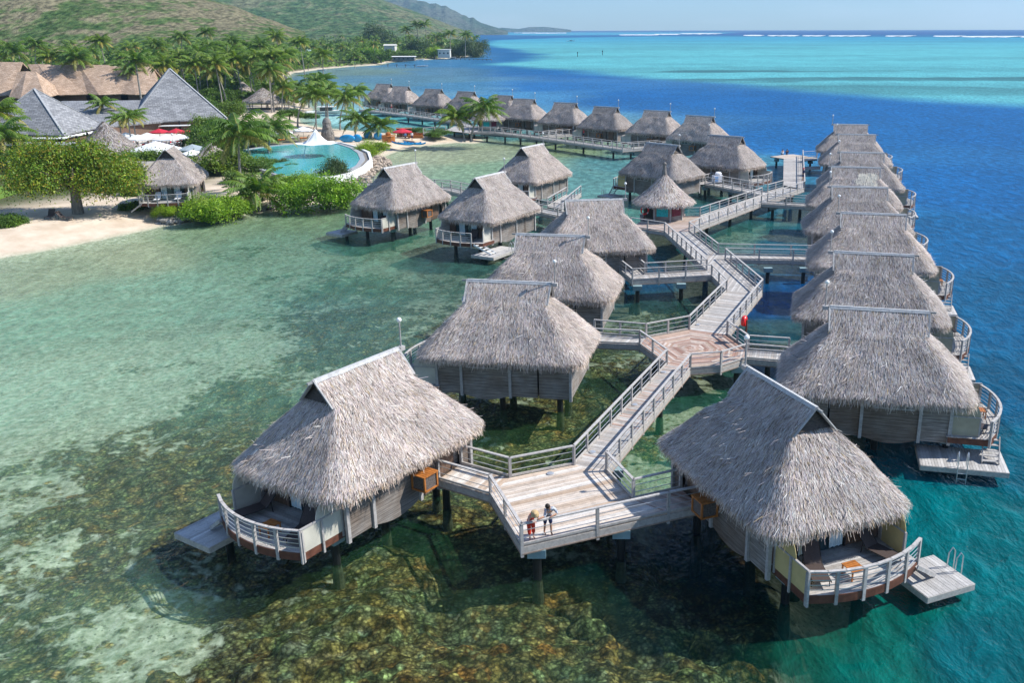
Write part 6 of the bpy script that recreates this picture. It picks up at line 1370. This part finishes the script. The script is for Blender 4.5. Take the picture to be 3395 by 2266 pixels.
# terrace canopies and black posts
m = MB()
for x0, y0, x1, y1 in ((15, 460, 212, 460), (212, 458, 340, 434)):
    a, b = at(x0, y0, 3.3), at(x1, y1, 3.3); d = Vector((0, 4, .25)); m.add([a, b, b+d, a+d, a-Vector((0, 0, .08)), b-Vector((0, 0, .08)), b+d-Vector((0, 0, .08)), a+d-Vector((0, 0, .08))], [(0, 1, 2, 3), (7, 6, 5, 4), (0, 4, 5, 1), (2, 6, 7, 3), (1, 5, 6, 2), (3, 7, 4, 0)])
tag(m.build('terrace_canopy', M['white']), 'white canopy strip below the left grey pyramid roof', 'canopy')
m = MB(); a, b = at(10, 482, 2.9), at(210, 482, 2.9); m.prism([(a.x, a.y), (b.x, b.y), (b.x, b.y+4.5), (a.x, a.y+4.5)], 2.8, 2.95); 
tag(m.build('flat_roof', M['pool_rim']), 'flat grey terrace roof before the left pyramid pavilion', 'roof')
m = MB(); a, b = at(525, 418, 3.0), at(622, 416, 3.0); m.prism([(a.x, a.y), (b.x, b.y), (b.x, b.y+2), (a.x, a.y+2)], 2.9, 3.0); tag(m.build('terrace_canopy', M['white']), 'white awning under the large grey pyramid roof behind red parasols', 'canopy')
for k, (x, y) in enumerate(((72, 462), (160, 461), (257, 459), (292, 448), (322, 438), (519, 412), (597, 410), (474, 515), (496, 512), (558, 505))):
    p = at(x, y, 3.2); m = MB(); m.box((p.x, p.y-.2, 2.4), (.3, .3, 2.6)); tag(m.build('post', M['dark']), 'dark round post of the restaurant terrace', 'post', 'dark terrace posts')
# parasols
def parasol(p, rad, h, mat, label, n=8, sq=False, name='parasol'):
    r = empty(name, (p[0], p[1], GZ), random.uniform(0, .8), label, 'parasol'); m = MB(); k = 4 if sq else n; vs = [(0, 0, h+rad*.33)]; fs = []
    for i in range(k): a = 2*math.pi*i/k; vs.append((rad*math.cos(a), rad*math.sin(a), h))
    for i in range(k): a = 2*math.pi*(i)/k; vs.append((rad*.99*math.cos(a), rad*.99*math.sin(a), h-.18))
    for i in range(k): j = (i+1) % k; fs += [(0, 1+i, 1+j), (1+i, 1+k+i, 1+k+j, 1+j)]
    m.add(vs, fs); m.build('canopy', M[mat], r); m = MB(); m.tube([(0, 0, -.1), (0, 0, h+rad*.35)], .035, 6); m.build('pole', M['timber'], r)
    for i in range(k): a = 2*math.pi*i/k; m = MB(); m.tube([(0, 0, h+rad*.3), (rad*.97*math.cos(a), rad*.97*math.sin(a), h-.02)], .015, 4); m.build('rib', M['timber'], r)
    return r
def pa(vv, x, y, rad, mat, label, h=2.3, **kw):
    s = proj(vv(x, y, GZ)); p = at(s[0], s[1], GZ+h+rad*.33); return parasol((p.x, p.y), rad, h, mat, label, **kw)
for x, y, rad, mt, lb in ((1075, 1235, 2.1, 'sail', 'white parasol right behind the royal palm trunks, leftmost row'), (1150, 1212, 1.9, 'sail', 'white parasol farthest back near the royal palms'), (1260, 1232, 2.2, 'sail', 'white parasol directly right of the two palm trunks'), (1345, 1215, 1.9, 'sail', 'white parasol left of the first red parasol'), (1515, 1232, 2.3, 'sail', 'white parasol below the gap between the red parasols'), (1640, 1226, 2.0, 'sail', 'white parasol below the right red parasol'),
                          (760, 1303, 1.9, 'grey_cloth', 'grey green parasol left of the thatched cone roof'), (1760, 1320, 2.3, 'grey_cloth', 'grey parasol right of the big white tent'), (880, 1270, 1.8, 'sail', 'white parasol half behind the thatched cone roof'), (1760, 1370, 2.0, 'sail', 'white parasol in front of the grey one'), (1455, 1177, 1.8, 'red_cloth', 'left red parasol under the large grey roof'), (1612, 1176, 1.8, 'red_cloth', 'middle red parasol under the large grey roof'), (1725, 1185, 1.7, 'red_cloth', 'right red parasol half behind the green tree')):
    pa(g1, x, y, rad, mt, lb)
pa(g1, 1420, 1292, 4.3, 'sail', 'big white four-sided tent among the parasols', 2.3, sq=True)
for x, y, rad, mt, lb in ((720, 795, 1.9, 'sail', 'white parasol on the pool beach right of the palm'), (385, 835, 2.0, 'sail', 'white parasol at the pool behind the fruiting palm'), (2270, 822, 1.8, 'red_cloth', 'red parasol at the beach rental booth')):
    pa(g3, x, y, rad, mt, lb)
# restaurant deck
p0, p1, p2, p3 = at(330, 520, GZ), at(700, 500, GZ), at(720, 425, GZ), at(330, 440, GZ)
m = MB(); m.prism([p[:2] for p in (p0, p1, p2, p3)], GZ-.1, GZ+.3); tag(m.build('terrace', plain('paving', (.62, .56, .48), .8, .15, 1.5)), kind='structure', label='pale paved restaurant terrace', cat='terrace')
m = MB(); q = [at(x, y, GZ) for x, y in ((0, 650), (80, 600), (110, 640), (95, 660), (60, 678), (0, 690), (-60, 700), (-60, 640))]
q = [h1(x, y, GZ) for x, y in ((-300, 480), (120, 500), (520, 640), (560, 780), (430, 870), (150, 960), (0, 1010), (-300, 1080))]; m.prism([p[:2] for p in q], GZ-.3, GZ+.25); lm = NT('lawn_mat'); nz = lm.noise(1.2, lm.geo(), 5).outputs[0]; lm.bsdf(lm.ramp(nz, [(.3, (.10, .19, .02)), (.7, (.17, .27, .03))]), .9); M['lawn'] = lm.m
tag(m.build('lawn', M['lawn']), kind='structure')
# small bits near the restaurant: tables and chairs seen as dots
rgT = random.Random(9)
for k in range(26):
    x, y = rgT.uniform(1040, 1700), rgT.uniform(1330, 1440); p = g1(x, y, GZ+.3); r = empty('dining_table', (p.x, p.y, GZ+.3), rgT.uniform(0, 3), 'square dining table with chairs on the restaurant terrace under white parasols', 'table', 'dining tables on the restaurant terrace')
    m = MB(); m.box((0, 0, .74), (.9, .9, .05)); m.box((0, 0, .37), (.1, .1, .7)); m.build('table_top', M['white'], r)
    for a in range(3):
        an = a*2.1; m = MB(); cx_, cy_ = .8*math.cos(an), .8*math.sin(an); m.box((cx_, cy_, .45), (.45, .45, .06), an); m.box((cx_*1.25, cy_*1.25, .7), (.05, .45, .5), an); m.box((cx_, cy_, .22), (.38, .38, .4), an); m.build('chair', M['red_cloth' if k % 4 == 0 else 'timber'], r)
# ------------------------------------------------------------------ pool
ZP = 1.75
pl = [at(x*SD, y*SD, ZP) for x, y in ((500, 352), (560, 345), (620, 336), (680, 331), (740, 328), (775, 331), (803, 340), (820, 352), (826, 366), (817, 380), (797, 392), (760, 402), (700, 412), (640, 402), (590, 382), (530, 368))]
t = NT('pool_water'); g = t.geo(); nz = t.noise(1.6, g, 3).outputs[0]; t.bsdf(t.ramp(nz, [(.3, (.05, .36, .38)), (.7, (.09, .46, .47))]), .12, bump=t.bump(nz, .05, .3), spec=.4); M['pool'] = t.m
m = MB(); m.prism([p[:2] for p in pl], ZP-.1, ZP); tag(m.build('pool_water', M['pool']), kind='structure')
c = sum((Vector(p) for p in pl), Vector())/len(pl)
m = MB(); n = len(pl)
def ring(k0, k1, z0, z1, i0, i1, mb):
    for i in range(i0, i1):
        a, b = pl[i % n], pl[(i+1) % n]; oa, ob = (a-c).normalized(), (b-c).normalized(); A0, A1, B0, B1 = a+oa*k0, a+oa*k1, b+ob*k0, b+ob*k1
        for z in (z0, z1): pass
        mb.add([(A0.x, A0.y, z1), (A1.x, A1.y, z1), (B1.x, B1.y, z1), (B0.x, B0.y, z1), (A0.x, A0.y, z0), (A1.x, A1.y, z0), (B1.x, B1.y, z0), (B0.x, B0.y, z0)], [(0, 1, 2, 3), (5, 4, 7, 6), (1, 5, 6, 2), (4, 0, 3, 7), (0, 4, 5, 1), (3, 2, 6, 7)])
ro = empty('swimming_pool', (0, 0, 0), 0, 'curved infinity pool with grey rim and white outer wall', 'pool')
m = MB(); ring(0, .9, ZP-.3, ZP+.08, 0, n, m); m.build('rim', M['pool_rim'], ro); m = MB(); ring(.9, 1.7, ZP-.5, ZP-.12, 4, 11, m); m.build('gutter', M['stone'], ro); m = MB(); ring(1.7, 2.2, -.6, ZP+.12, 4, 12, m); m.build('outer_wall', M['white'], ro)
# sand deck around top of pool
m = MB(); q = [at(x*SD, y*SD, GZ) for x, y in ((560, 335), (640, 322), (700, 316), (800, 318), (850, 332), (880, 350), (1050, 322), (1040, 314), (900, 305), (690, 290), (600, 300))]
# sail parasol over pool
def sail():
    p = g3(905, 1280, ZP); c0 = Vector((p.x, p.y+2.0, ZP)); r = empty('sail_parasol', c0, 0, 'large white pointed sail parasol standing in the pool', 'parasol'); m = MB(); N = 6; K = 8; vs = [(0, 0, 4.4)]
    for k in range(1, K+1):
        t = k/K
        for i in range(N*4):
            a = 2*math.pi*i/(N*4); sc = abs(math.cos(a*N/2*1.0))**1.2; rad = 3.5*(.86+.14*sc)*t; z = 4.4-2.6*(1-(1-t)**2.2)+.35*t*t-.15*(1-sc)*t; vs.append((rad*math.cos(a), rad*math.sin(a)*.9, z))
    fs = [(0, 1+i, 1+(i+1) % (N*4)) for i in range(N*4)]
    for k in range(K-1):
        for i in range(N*4): a = 1+k*N*4; fs.append((a+i, a+N*4+i, a+N*4+(i+1) % (N*4), a+(i+1) % (N*4)))
    m.add(vs, fs); m.build('sail', M['sail'], r, True); m = MB(); m.tube([(-2.0, -2.0, -.8), (-1.4, -1.2, 2.2), (0, 0, 4.3)], .08, 8); m.build('mast', M['white'], r)
sail()
# stone statue
p = g3(1120, 1020, GZ); r = empty('stone_statue', gz(p), .3, 'carved dark stone figure on the pool edge', 'statue'); m = MB(); m.lathe((0, 0, 0), [(1.15, 0), (1.25, .8), (1.2, 1.6), (.95, 2.2), (.8, 2.9), (.85, 3.5), (.6, 4.1), (.25, 4.4)], 14); m.ico((0, -.6, 2.6), (.45, .5, .7), 2, .05); m.ico((-.7, -.55, 1.5), (.3, .5, .5), 2, .05); m.ico((.7, -.55, 1.5), (.3, .5, .5), 2, .05); m.build('figure', M['stone'], r)
# hammock
p, q = g3(940, 700, 2.2), g3(840, 830, 1.7); a = Vector((q.x, q.y, 1.9)); b = Vector((g3(940, 880, GZ).x, g3(940, 880, GZ).y, 3.4)); m = MB(); vs = []
for i in range(11): t_ = i/10; c1 = a.lerp(b, t_)-Vector((0, 0, .9*math.sin(math.pi*t_))); w = .5*math.sin(math.pi*t_)+.03; vs += [c1+Vector((0, -w, 0)), c1+Vector((0, w, .05))]
m.add(vs, [(2*i, 2*i+1, 2*i+3, 2*i+2) for i in range(10)]); hm_ = m.build('hammock', M['stone']); tag(hm_, 'dark hammock slung from a palm on the lagoon beach', 'hammock')
# rental boats, kayaks
def kayak(p, rz, label, L=3.6, mat='blue_plastic'):
    r = empty('kayak', p, rz, label, 'kayak'); m = MB(); n = 10; rings = []
    for i in range(n+1):
        t = -1+2*i/n; w = .38*(1-abs(t)**2.4)+.02; z = .05+.28*abs(t)**3; rings.append([(t*L/2, w*math.cos(a), z+.16+.16*math.sin(a)) for a in [math.pi*2*k/10 for k in range(10)]])
    vs = [v for q in rings for v in q]; m.add(vs, [(i*10+k, i*10+(k+1) % 10, (i+1)*10+(k+1) % 10, (i+1)*10+k) for i in range(n) for k in range(10)]); m.build('hull', M[mat], r, True)
    m = MB(); m.ico((.3, 0, .33), (.5, .2, .04), 2); m.build('seat_well', M['dark'], r); return r
for k, (x, y, a) in enumerate(((590, 590, -.35), (620, 597, -.35), (650, 600, -.3), (700, 592, -.3), (735, 597, -.2))):
    p = v5(x, y, GZ); kayak((p.x, p.y, 1.0), a, ['blue kayak drawn up on the sand, leftmost of five', 'second blue kayak from the left on the sand', 'blue kayak in the middle of the five on the sand', 'blue kayak second from the right on the sand', 'rightmost blue kayak on the sand'][k])
for k, (x, y) in enumerate(((1420, 1040), (1575, 1035), (1740, 985), (1900, 1000))):
    p = g3(x, y, GZ); m = MB(); m.ico((p.x, p.y, GZ+.7), (1.5 if k == 0 else .9, .35, .75), 3); tag(m.build('surf_board', M['blue_plastic'], None, True), ['long blue board on its side beside the pool rim', 'shorter blue board right of the long one', 'blue board standing under the palm fronds', 'blue board next to the orange booth'][k], 'board')
# booth
p = g3(2060, 1035, GZ); r = empty('rental_booth', gz(p), .1, 'round orange wood counter booth on the beach', 'booth'); m = MB(); m.lathe((0, 0, 0), [(1.2, 0), (1.25, 1.1), (1.35, 1.15), (1.3, 1.25)], 12); m.build('counter', M['orange_wood'], r); m = MB(); m.ico((0, 0, 1.5), (.5, .4, .4), 2, .1); m.build('basket', M['orange_wood'], r)
p = v5(620, 540, GZ); r = empty('bar_counter', (p.x, p.y+1, GZ), .1, 'reddish wooden counter under the red parasol', 'counter'); m = MB(); m.box((0, 0, .9), (2.8, 1, 1.6)); m.build('body', M['redwood'], r); m = MB(); m.box((0, 0, 1.75), (3.1, 1.3, .1)); m.build('top', M['orange_wood'], r)
for k, (x, y) in enumerate(((705, 545), (745, 548))):
    p = v5(x, y, GZ); r = empty('sofa', (p.x, p.y, GZ), .1, ['wooden beach sofa right of the red parasol', 'second wooden beach sofa by the flat topped tree'][k], 'sofa'); m = MB(); m.box((0, 0, .35), (2.0, .8, .5)); m.build('seat', M['orange_wood'], r); m = MB(); m.box((0, .4, .75), (2.0, .12, .7)); m.build('backrest', M['orange_wood'], r)
# pool loungers with orange cushions
for k, (x, y, c) in enumerate(((420, 1040, 'orange_cloth'), (600, 1005, 'white_cloth'), (760, 1010, 'orange_cloth'))):
    p = g3(x, y, GZ); l = lounger(gz(p), R(20), ['orange cushioned lounger at the pool beach, left', 'bare lounger at the pool beach between two orange ones', 'orange cushioned lounger at the pool beach, right'][k]); l.location.z = GZ+.1
    m = MB(); m.box((-.3, 0, .4), (1.3, .6, .1)); m.build('cushion', M[c], l)
# beach bungalow chairs; sand loungers
for k, (x, y) in enumerate(((790, 1290), (1010, 1310))):
    p = h1(x, y, GZ); lounger((p.x, p.y, GZ), R(100 if k == 0 else 170), ['dark beach chair in the tree shade, left', 'dark lounger lying in the tree shade, right'][k])
a_ = R(283)
for k, yy in enumerate((-1.1, 1.2)):
    lx = 4.9; c_ = LB.location; px, py = c_.x+lx*math.cos(a_)-yy*math.sin(a_), c_.y+lx*math.sin(a_)+yy*math.cos(a_); l = lounger((px, py, c_.z+.03), a_+math.pi, ['pale chair on the beach bungalow terrace, right one', 'pale chair on the beach bungalow terrace, left one'][k])
    for ch in l.children:
        if ch.name.startswith('sling'):
            me = ch.data.copy(); me.materials.clear(); me.materials.append(M['white_cloth']); ch.data = me
# rocks along the shore
rgR = random.Random(21); m = MB()
def rock_run(pts, n, smin, smax, zr, wid=1.4):
    L = [0]
    for a, b in zip(pts[:-1], pts[1:]): L.append(L[-1]+(b-a).length)
    for _ in range(n):
        s = rgR.uniform(0, L[-1]); i = max(k for k in range(len(pts)-1) if L[k] <= s); t_ = (s-L[i])/(L[i+1]-L[i]+1e-6); q = pts[i].lerp(pts[i+1], t_); d = (pts[i+1]-pts[i]).normalized(); o = rgR.uniform(-wid, wid*.5)
        sz = rgR.uniform(smin, smax); q = q+Vector((-d.y, d.x, 0))*-o; m.ico((q.x, q.y, zr+max(0, -o)*.0+rgR.uniform(-.1, .35)), (sz*rgR.uniform(.7, 1.3), sz, sz*rgR.uniform(.5, .9)), 1, .22)
rock_run([dat(x, y) for x, y in ((365, 514), (400, 514), (450, 505), (560, 489), (670, 475), (700, 470))], 420, .18, .5, .2)
tag(m.build('rock', M['rock']), 'rubble of grey rocks edging the shore under the beach bungalow', 'rocks', kind='stuff')
m = MB(); rock_run([dat(x, y) for x, y in ((822, 440), (838, 408), (862, 395), (885, 384), (868, 366))], 420, .2, .5, .35, 2.4)
tag(m.build('rock', plain('rock_brown', (.36, .29, .23), .9, .5, 2)), 'sloping bank of brownish rocks outside the white pool wall', 'rocks', kind='stuff')
# ------------------------------------------------------------------ boats
def boat(p, rz, L, label, cabin=True, hull='white', name='boat'):
    r = empty(name, p, rz, label, 'boat'); m = MB(); n = 8; vs = []
    for i in range(n+1):
        t_ = i/n; w = L*.16*(1-max(0, (t_-.45)/.55)**2.2); z = .55+.35*t_; vs += [(-L/2+L*t_, -w, z), (-L/2+L*t_, w, z), (-L/2+L*t_*.94, w*.6, -.1), (-L/2+L*t_*.94, -w*.6, -.1)]
    fs = []
    for i in range(n): a = 4*i; fs += [(a, a+1, a+5, a+4), (a+1, a+2, a+6, a+5), (a+2, a+3, a+7, a+6), (a+3, a, a+4, a+7)]
    fs += [(3, 2, 1, 0), (4*n, 4*n+1, 4*n+2, 4*n+3)]; m.add(vs, fs); m.build('hull', M[hull], r)
    if cabin: m = MB(); m.box((0, 0, 1.2), (L*.3, L*.18, .9)); m.build('cabin', M['glass'], r); m = MB(); m.box((-.1, 0, 1.75), (L*.42, L*.24, .1)); m.build('roof', M['white'], r)
    return r
for vv, x, y, L, rz, lb, cb in ((h3, 700, 610, 5, 0, 'small dark boat moored off the bay beach', False), (h4, 540, 432, 7, 0, 'low white boat lying in the middle of the bay', False), (h4, 810, 368, 11, .05, 'white motor cruiser moored left of the headland jetty', True), (h4, 470, 380, 6, 0, 'small boat by the headland boathouse', False), (h4, 525, 375, 5, .2, 'second small boat right of the boathouse', False), (h4, 395, 378, 8, .0, 'dark boat under the boathouse frame', False),
                                (g3, 1100, 590, 11, .1, 'white launch moored in the small lagoon behind the palms', True), (g3, 880, 600, 4, 1.2, 'dark dinghy with outboard beside the white launch', False), (v3, 0, 0, 1, 0, '', None)):
    if cb is None: continue
    p = vv(x, y, 0); boat((p.x, p.y, 0), rz, L, lb, cb)
p = dat(1310, 94); boat((p.x, p.y, 0), 0, 17, 'white sightseeing boat far out on the turquoise lagoon', True)
for k, (x, y) in enumerate(((1325, 130), (1382, 126), (1534, 69.5))):
    p = dat(x, y); r = empty('channel_marker', (p.x, p.y, 0), 0, ['dark channel marker on the lagoon, nearer of two', 'dark channel marker on the lagoon, farther right', 'tiny sail on the horizon'][k], 'marker'); s_ = (1, 1, 5)[k]; m = MB(); m.tube([(0, 0, -1), (0, 0, 3.2*s_)], .22*s_, 6); m.box((0, 0, 3.2*s_), (.8*s_, .8*s_, .9*s_)); m.build('post', M['dark' if k < 2 else 'white'], r)
# far jetties
m = MB()
for (a, b) in ((h4(840, 360, .8), h4(1150, 366, .8)),):
    m.bar(a, b, 1.2, .25)
    for i in range(9): q = a.lerp(b, i/8); m.tube([(q.x, q.y, -1), (q.x, q.y, 1.2)], .18, 6)
tag(m.build('jetty', M['stone']), 'low dark jetty running out from the far headland', 'jetty')
m = MB(); a, b = h4(230, 415, 1.2), h4(470, 420, 1.2)
for i in range(4): q = a.lerp(b, i/3); m.tube([(q.x, q.y, -1), (q.x, q.y, 1.6)], .22, 6); m.box((q.x, q.y, 1.5), (1.4, .3, .25))
m.bar(a, b, .12, .1); tag(m.build('jetty', M['stone']), 'ruined line of pier posts in the bay', 'jetty')
# headland structures and houses
def house(vv, x, y, w, d, h, rw, label, rmat='white', wmat='white', rz=0, hip=1.2):
    p = vv(x, y, GZ); r = empty('house', gz(p), rz, label, 'house'); m = MB(); m.box((0, d/2, h/2), (w, d, h)); m.build('wall', M[wmat], r)
    m = MB(); o = .6; m.add([(-w/2-o, -o, h), (w/2+o, -o, h), (w/2+o, d+o, h), (-w/2-o, d+o, h), (-w/2-o, d/2, h+hip), (w/2+o, d/2, h+hip)], [(0, 1, 5, 4), (2, 3, 4, 5), (0, 4, 3), (1, 2, 5), (3, 2, 1, 0)]); m.build('roof', M[rmat], r)
    m = MB()
    for i in range(max(2, int(w/3))): m.box((-w/2+1.5+3*i, -.03, h*.55), (1.1, .06, 1.1))
    m.build('window', M['glass'], r)
plain('green_roof', (.45, .62, .55), .5, .1); plain('pale_wall', (.6, .58, .52), .7, .1); plain('drab', (.36, .33, .29), .8, .15)
house(g1, 2130, 470, 26, 10, 5.5, 0, 'white house with pale green roof in the grove above the resort', 'green_roof', 'white', 0, 4)
house(h3, 240, 400, 12, 8, 8.0, 0, 'white two storey house half hidden among palms', 'white', 'white', 0, 1)
house(h3, 385, 500, 10, 8, 3.8, 0, 'house with dark brown gable roof among palms', 'redwood', 'door_wood', .4, 3); house(h3, 570, 500, 14, 8, 3.4, 0, 'house with pale green pitched roof right of the brown one', 'green_roof', 'pale_wall', .1, 3)
house(h4, 250, 355, 8, 8, 9, 0, 'pale narrow house on the headland shore', 'pale_wall', 'pale_wall', 0, 1); house(h4, 730, 352, 9, 6, 6, 0, 'white flat roofed boat shed on the headland', 'white', 'pale_wall', 0, .2); house(h4, 370, 380, 15, 5, 2.8, 0, 'low white boathouse with frame over boats', 'white', 'stone', 0, .4)
p0, p1 = h1(1880, 770, GZ), h1(2200, 770, GZ); m = MB(); m.box(((p0.x+p1.x)/2, p0.y+3, GZ+1.5), ((p1.x-p0.x)*1.1, 4, 2.2)); ob = m.build('service_building', M['drab']); tag(ob, 'low beige service building behind the spreading tree', 'building')

# ------------------------------------------------------------------ camera, light, sky, air
cam = bpy.data.cameras.new('camera'); co_ = bpy.data.objects.new('camera', cam); COL.objects.link(co_); scene.camera = co_
cam.sensor_width = 36; cam.sensor_fit = 'HORIZONTAL'; cam.lens = F/3395*36; cam.shift_x = -(CX-1697.5)/3395; cam.shift_y = 0; cam.clip_start = .5; cam.clip_end = 30000
c_, s_ = math.cos(PITCH), math.sin(PITCH)
fwd = Vector((0, c_, -s_)); right = Vector((1, 0, 0)); up = right.cross(fwd)
# image roll: x' = cr*x - sr*y ; y' = sr*x + cr*y (y down)
r2 = right*math.cos(ROLL)+up*math.sin(ROLL); u2 = up*math.cos(ROLL)-right*math.sin(ROLL)
r2 = right*math.cos(ROLL)-(-up)*math.sin(ROLL)*1.0; u2 = fwd.cross(r2)*-1.0
M4 = Matrix((r2, r2.cross(fwd), -fwd)).transposed().to_4x4(); M4.translation = (0, 0, CAMH); co_.matrix_world = M4
sd = Vector((1.0, .12, .98)).normalized(); el = math.asin(sd.z); az = math.atan2(sd.x, sd.y)
sun = bpy.data.lights.new('sun', 'SUN'); sun.energy = 5.0; sun.angle = R(.5); sun.color = (1.0, .965, .90); so = bpy.data.objects.new('sun', sun); COL.objects.link(so); so.rotation_euler = (-sd).to_track_quat('-Z', 'Y').to_euler()
w = bpy.data.worlds.new('World'); scene.world = w; w.use_nodes = True; nt = w.node_tree; bg = nt.nodes['Background']; sky = nt.nodes.new('ShaderNodeTexSky'); sky.sky_type = 'NISHITA'; sky.sun_disc = False; sky.sun_elevation = el; sky.sun_rotation = az
sky.altitude = 10; sky.air_density = 1.0; sky.dust_density = .2; sky.ozone_density = 2.0
bg.inputs[1].default_value = .10; mxw = nt.nodes.new('ShaderNodeMix'); mxw.data_type = 'RGBA'; mxw.blend_type = 'MULTIPLY'; mxw.inputs[0].default_value = 1; mxw.inputs[7].default_value = (.82, 1.04, 1.3, 1); nt.links.new(sky.outputs[0], mxw.inputs[6]); tc = nt.nodes.new('ShaderNodeTexCoord'); mp = nt.nodes.new('ShaderNodeMapping'); mp.inputs['Scale'].default_value = (2.2, 2.2, 14); nzw = nt.nodes.new('ShaderNodeTexNoise'); nzw.inputs['Scale'].default_value = 1.6; nzw.inputs['Detail'].default_value = 6
rpw = nt.nodes.new('ShaderNodeValToRGB'); rpw.color_ramp.elements[0].position = .5; rpw.color_ramp.elements[1].position = .78; rpw.color_ramp.elements[1].color = (.55, .55, .55, 1)
nt.links.new(tc.outputs['Generated'], mp.inputs[0]); nt.links.new(mp.outputs[0], nzw.inputs['Vector']); nt.links.new(nzw.outputs[0], rpw.inputs[0])
mc = nt.nodes.new('ShaderNodeMix'); mc.data_type = 'RGBA'; mc.inputs[7].default_value = (9, 9.6, 10.2, 1); nt.links.new(rpw.outputs[0], mc.inputs[0]); nt.links.new(mxw.outputs[2], mc.inputs[6]); nt.links.new(mc.outputs[2], bg.inputs[0])
# air
m = MB(); m.box((0, 5400, 180), (15000, 14000, 380)); hz = m.build('haze', M['white']); tag(hz, 'thin bluish sea air over the whole lagoon', 'haze', kind='stuff')
hm = bpy.data.materials.new('haze'); hm.use_nodes = True; n = hm.node_tree.nodes; n.clear(); ou = n.new('ShaderNodeOutputMaterial'); pv = n.new('ShaderNodeVolumePrincipled'); pv.inputs['Color'].default_value = (.42, .72, 1.0, 1); pv.inputs['Density'].default_value = .00009; pv.inputs['Anisotropy'].default_value = .1
hm.node_tree.links.new(pv.outputs[0], ou.inputs['Volume']); hz.data.materials.clear(); hz.data.materials.append(hm)
scene.view_settings.view_transform = 'Standard'; scene.view_settings.look = 'None'; scene.view_settings.gamma = 1; scene.view_settings.exposure = .38
cy = scene.cycles; cy.max_bounces = 6; cy.transparent_max_bounces = 12; cy.diffuse_bounces = 2; cy.glossy_bounces = 2; cy.volume_bounces = 0; cy.use_denoising = True; cy.caustics_reflective = False; cy.caustics_refractive = False
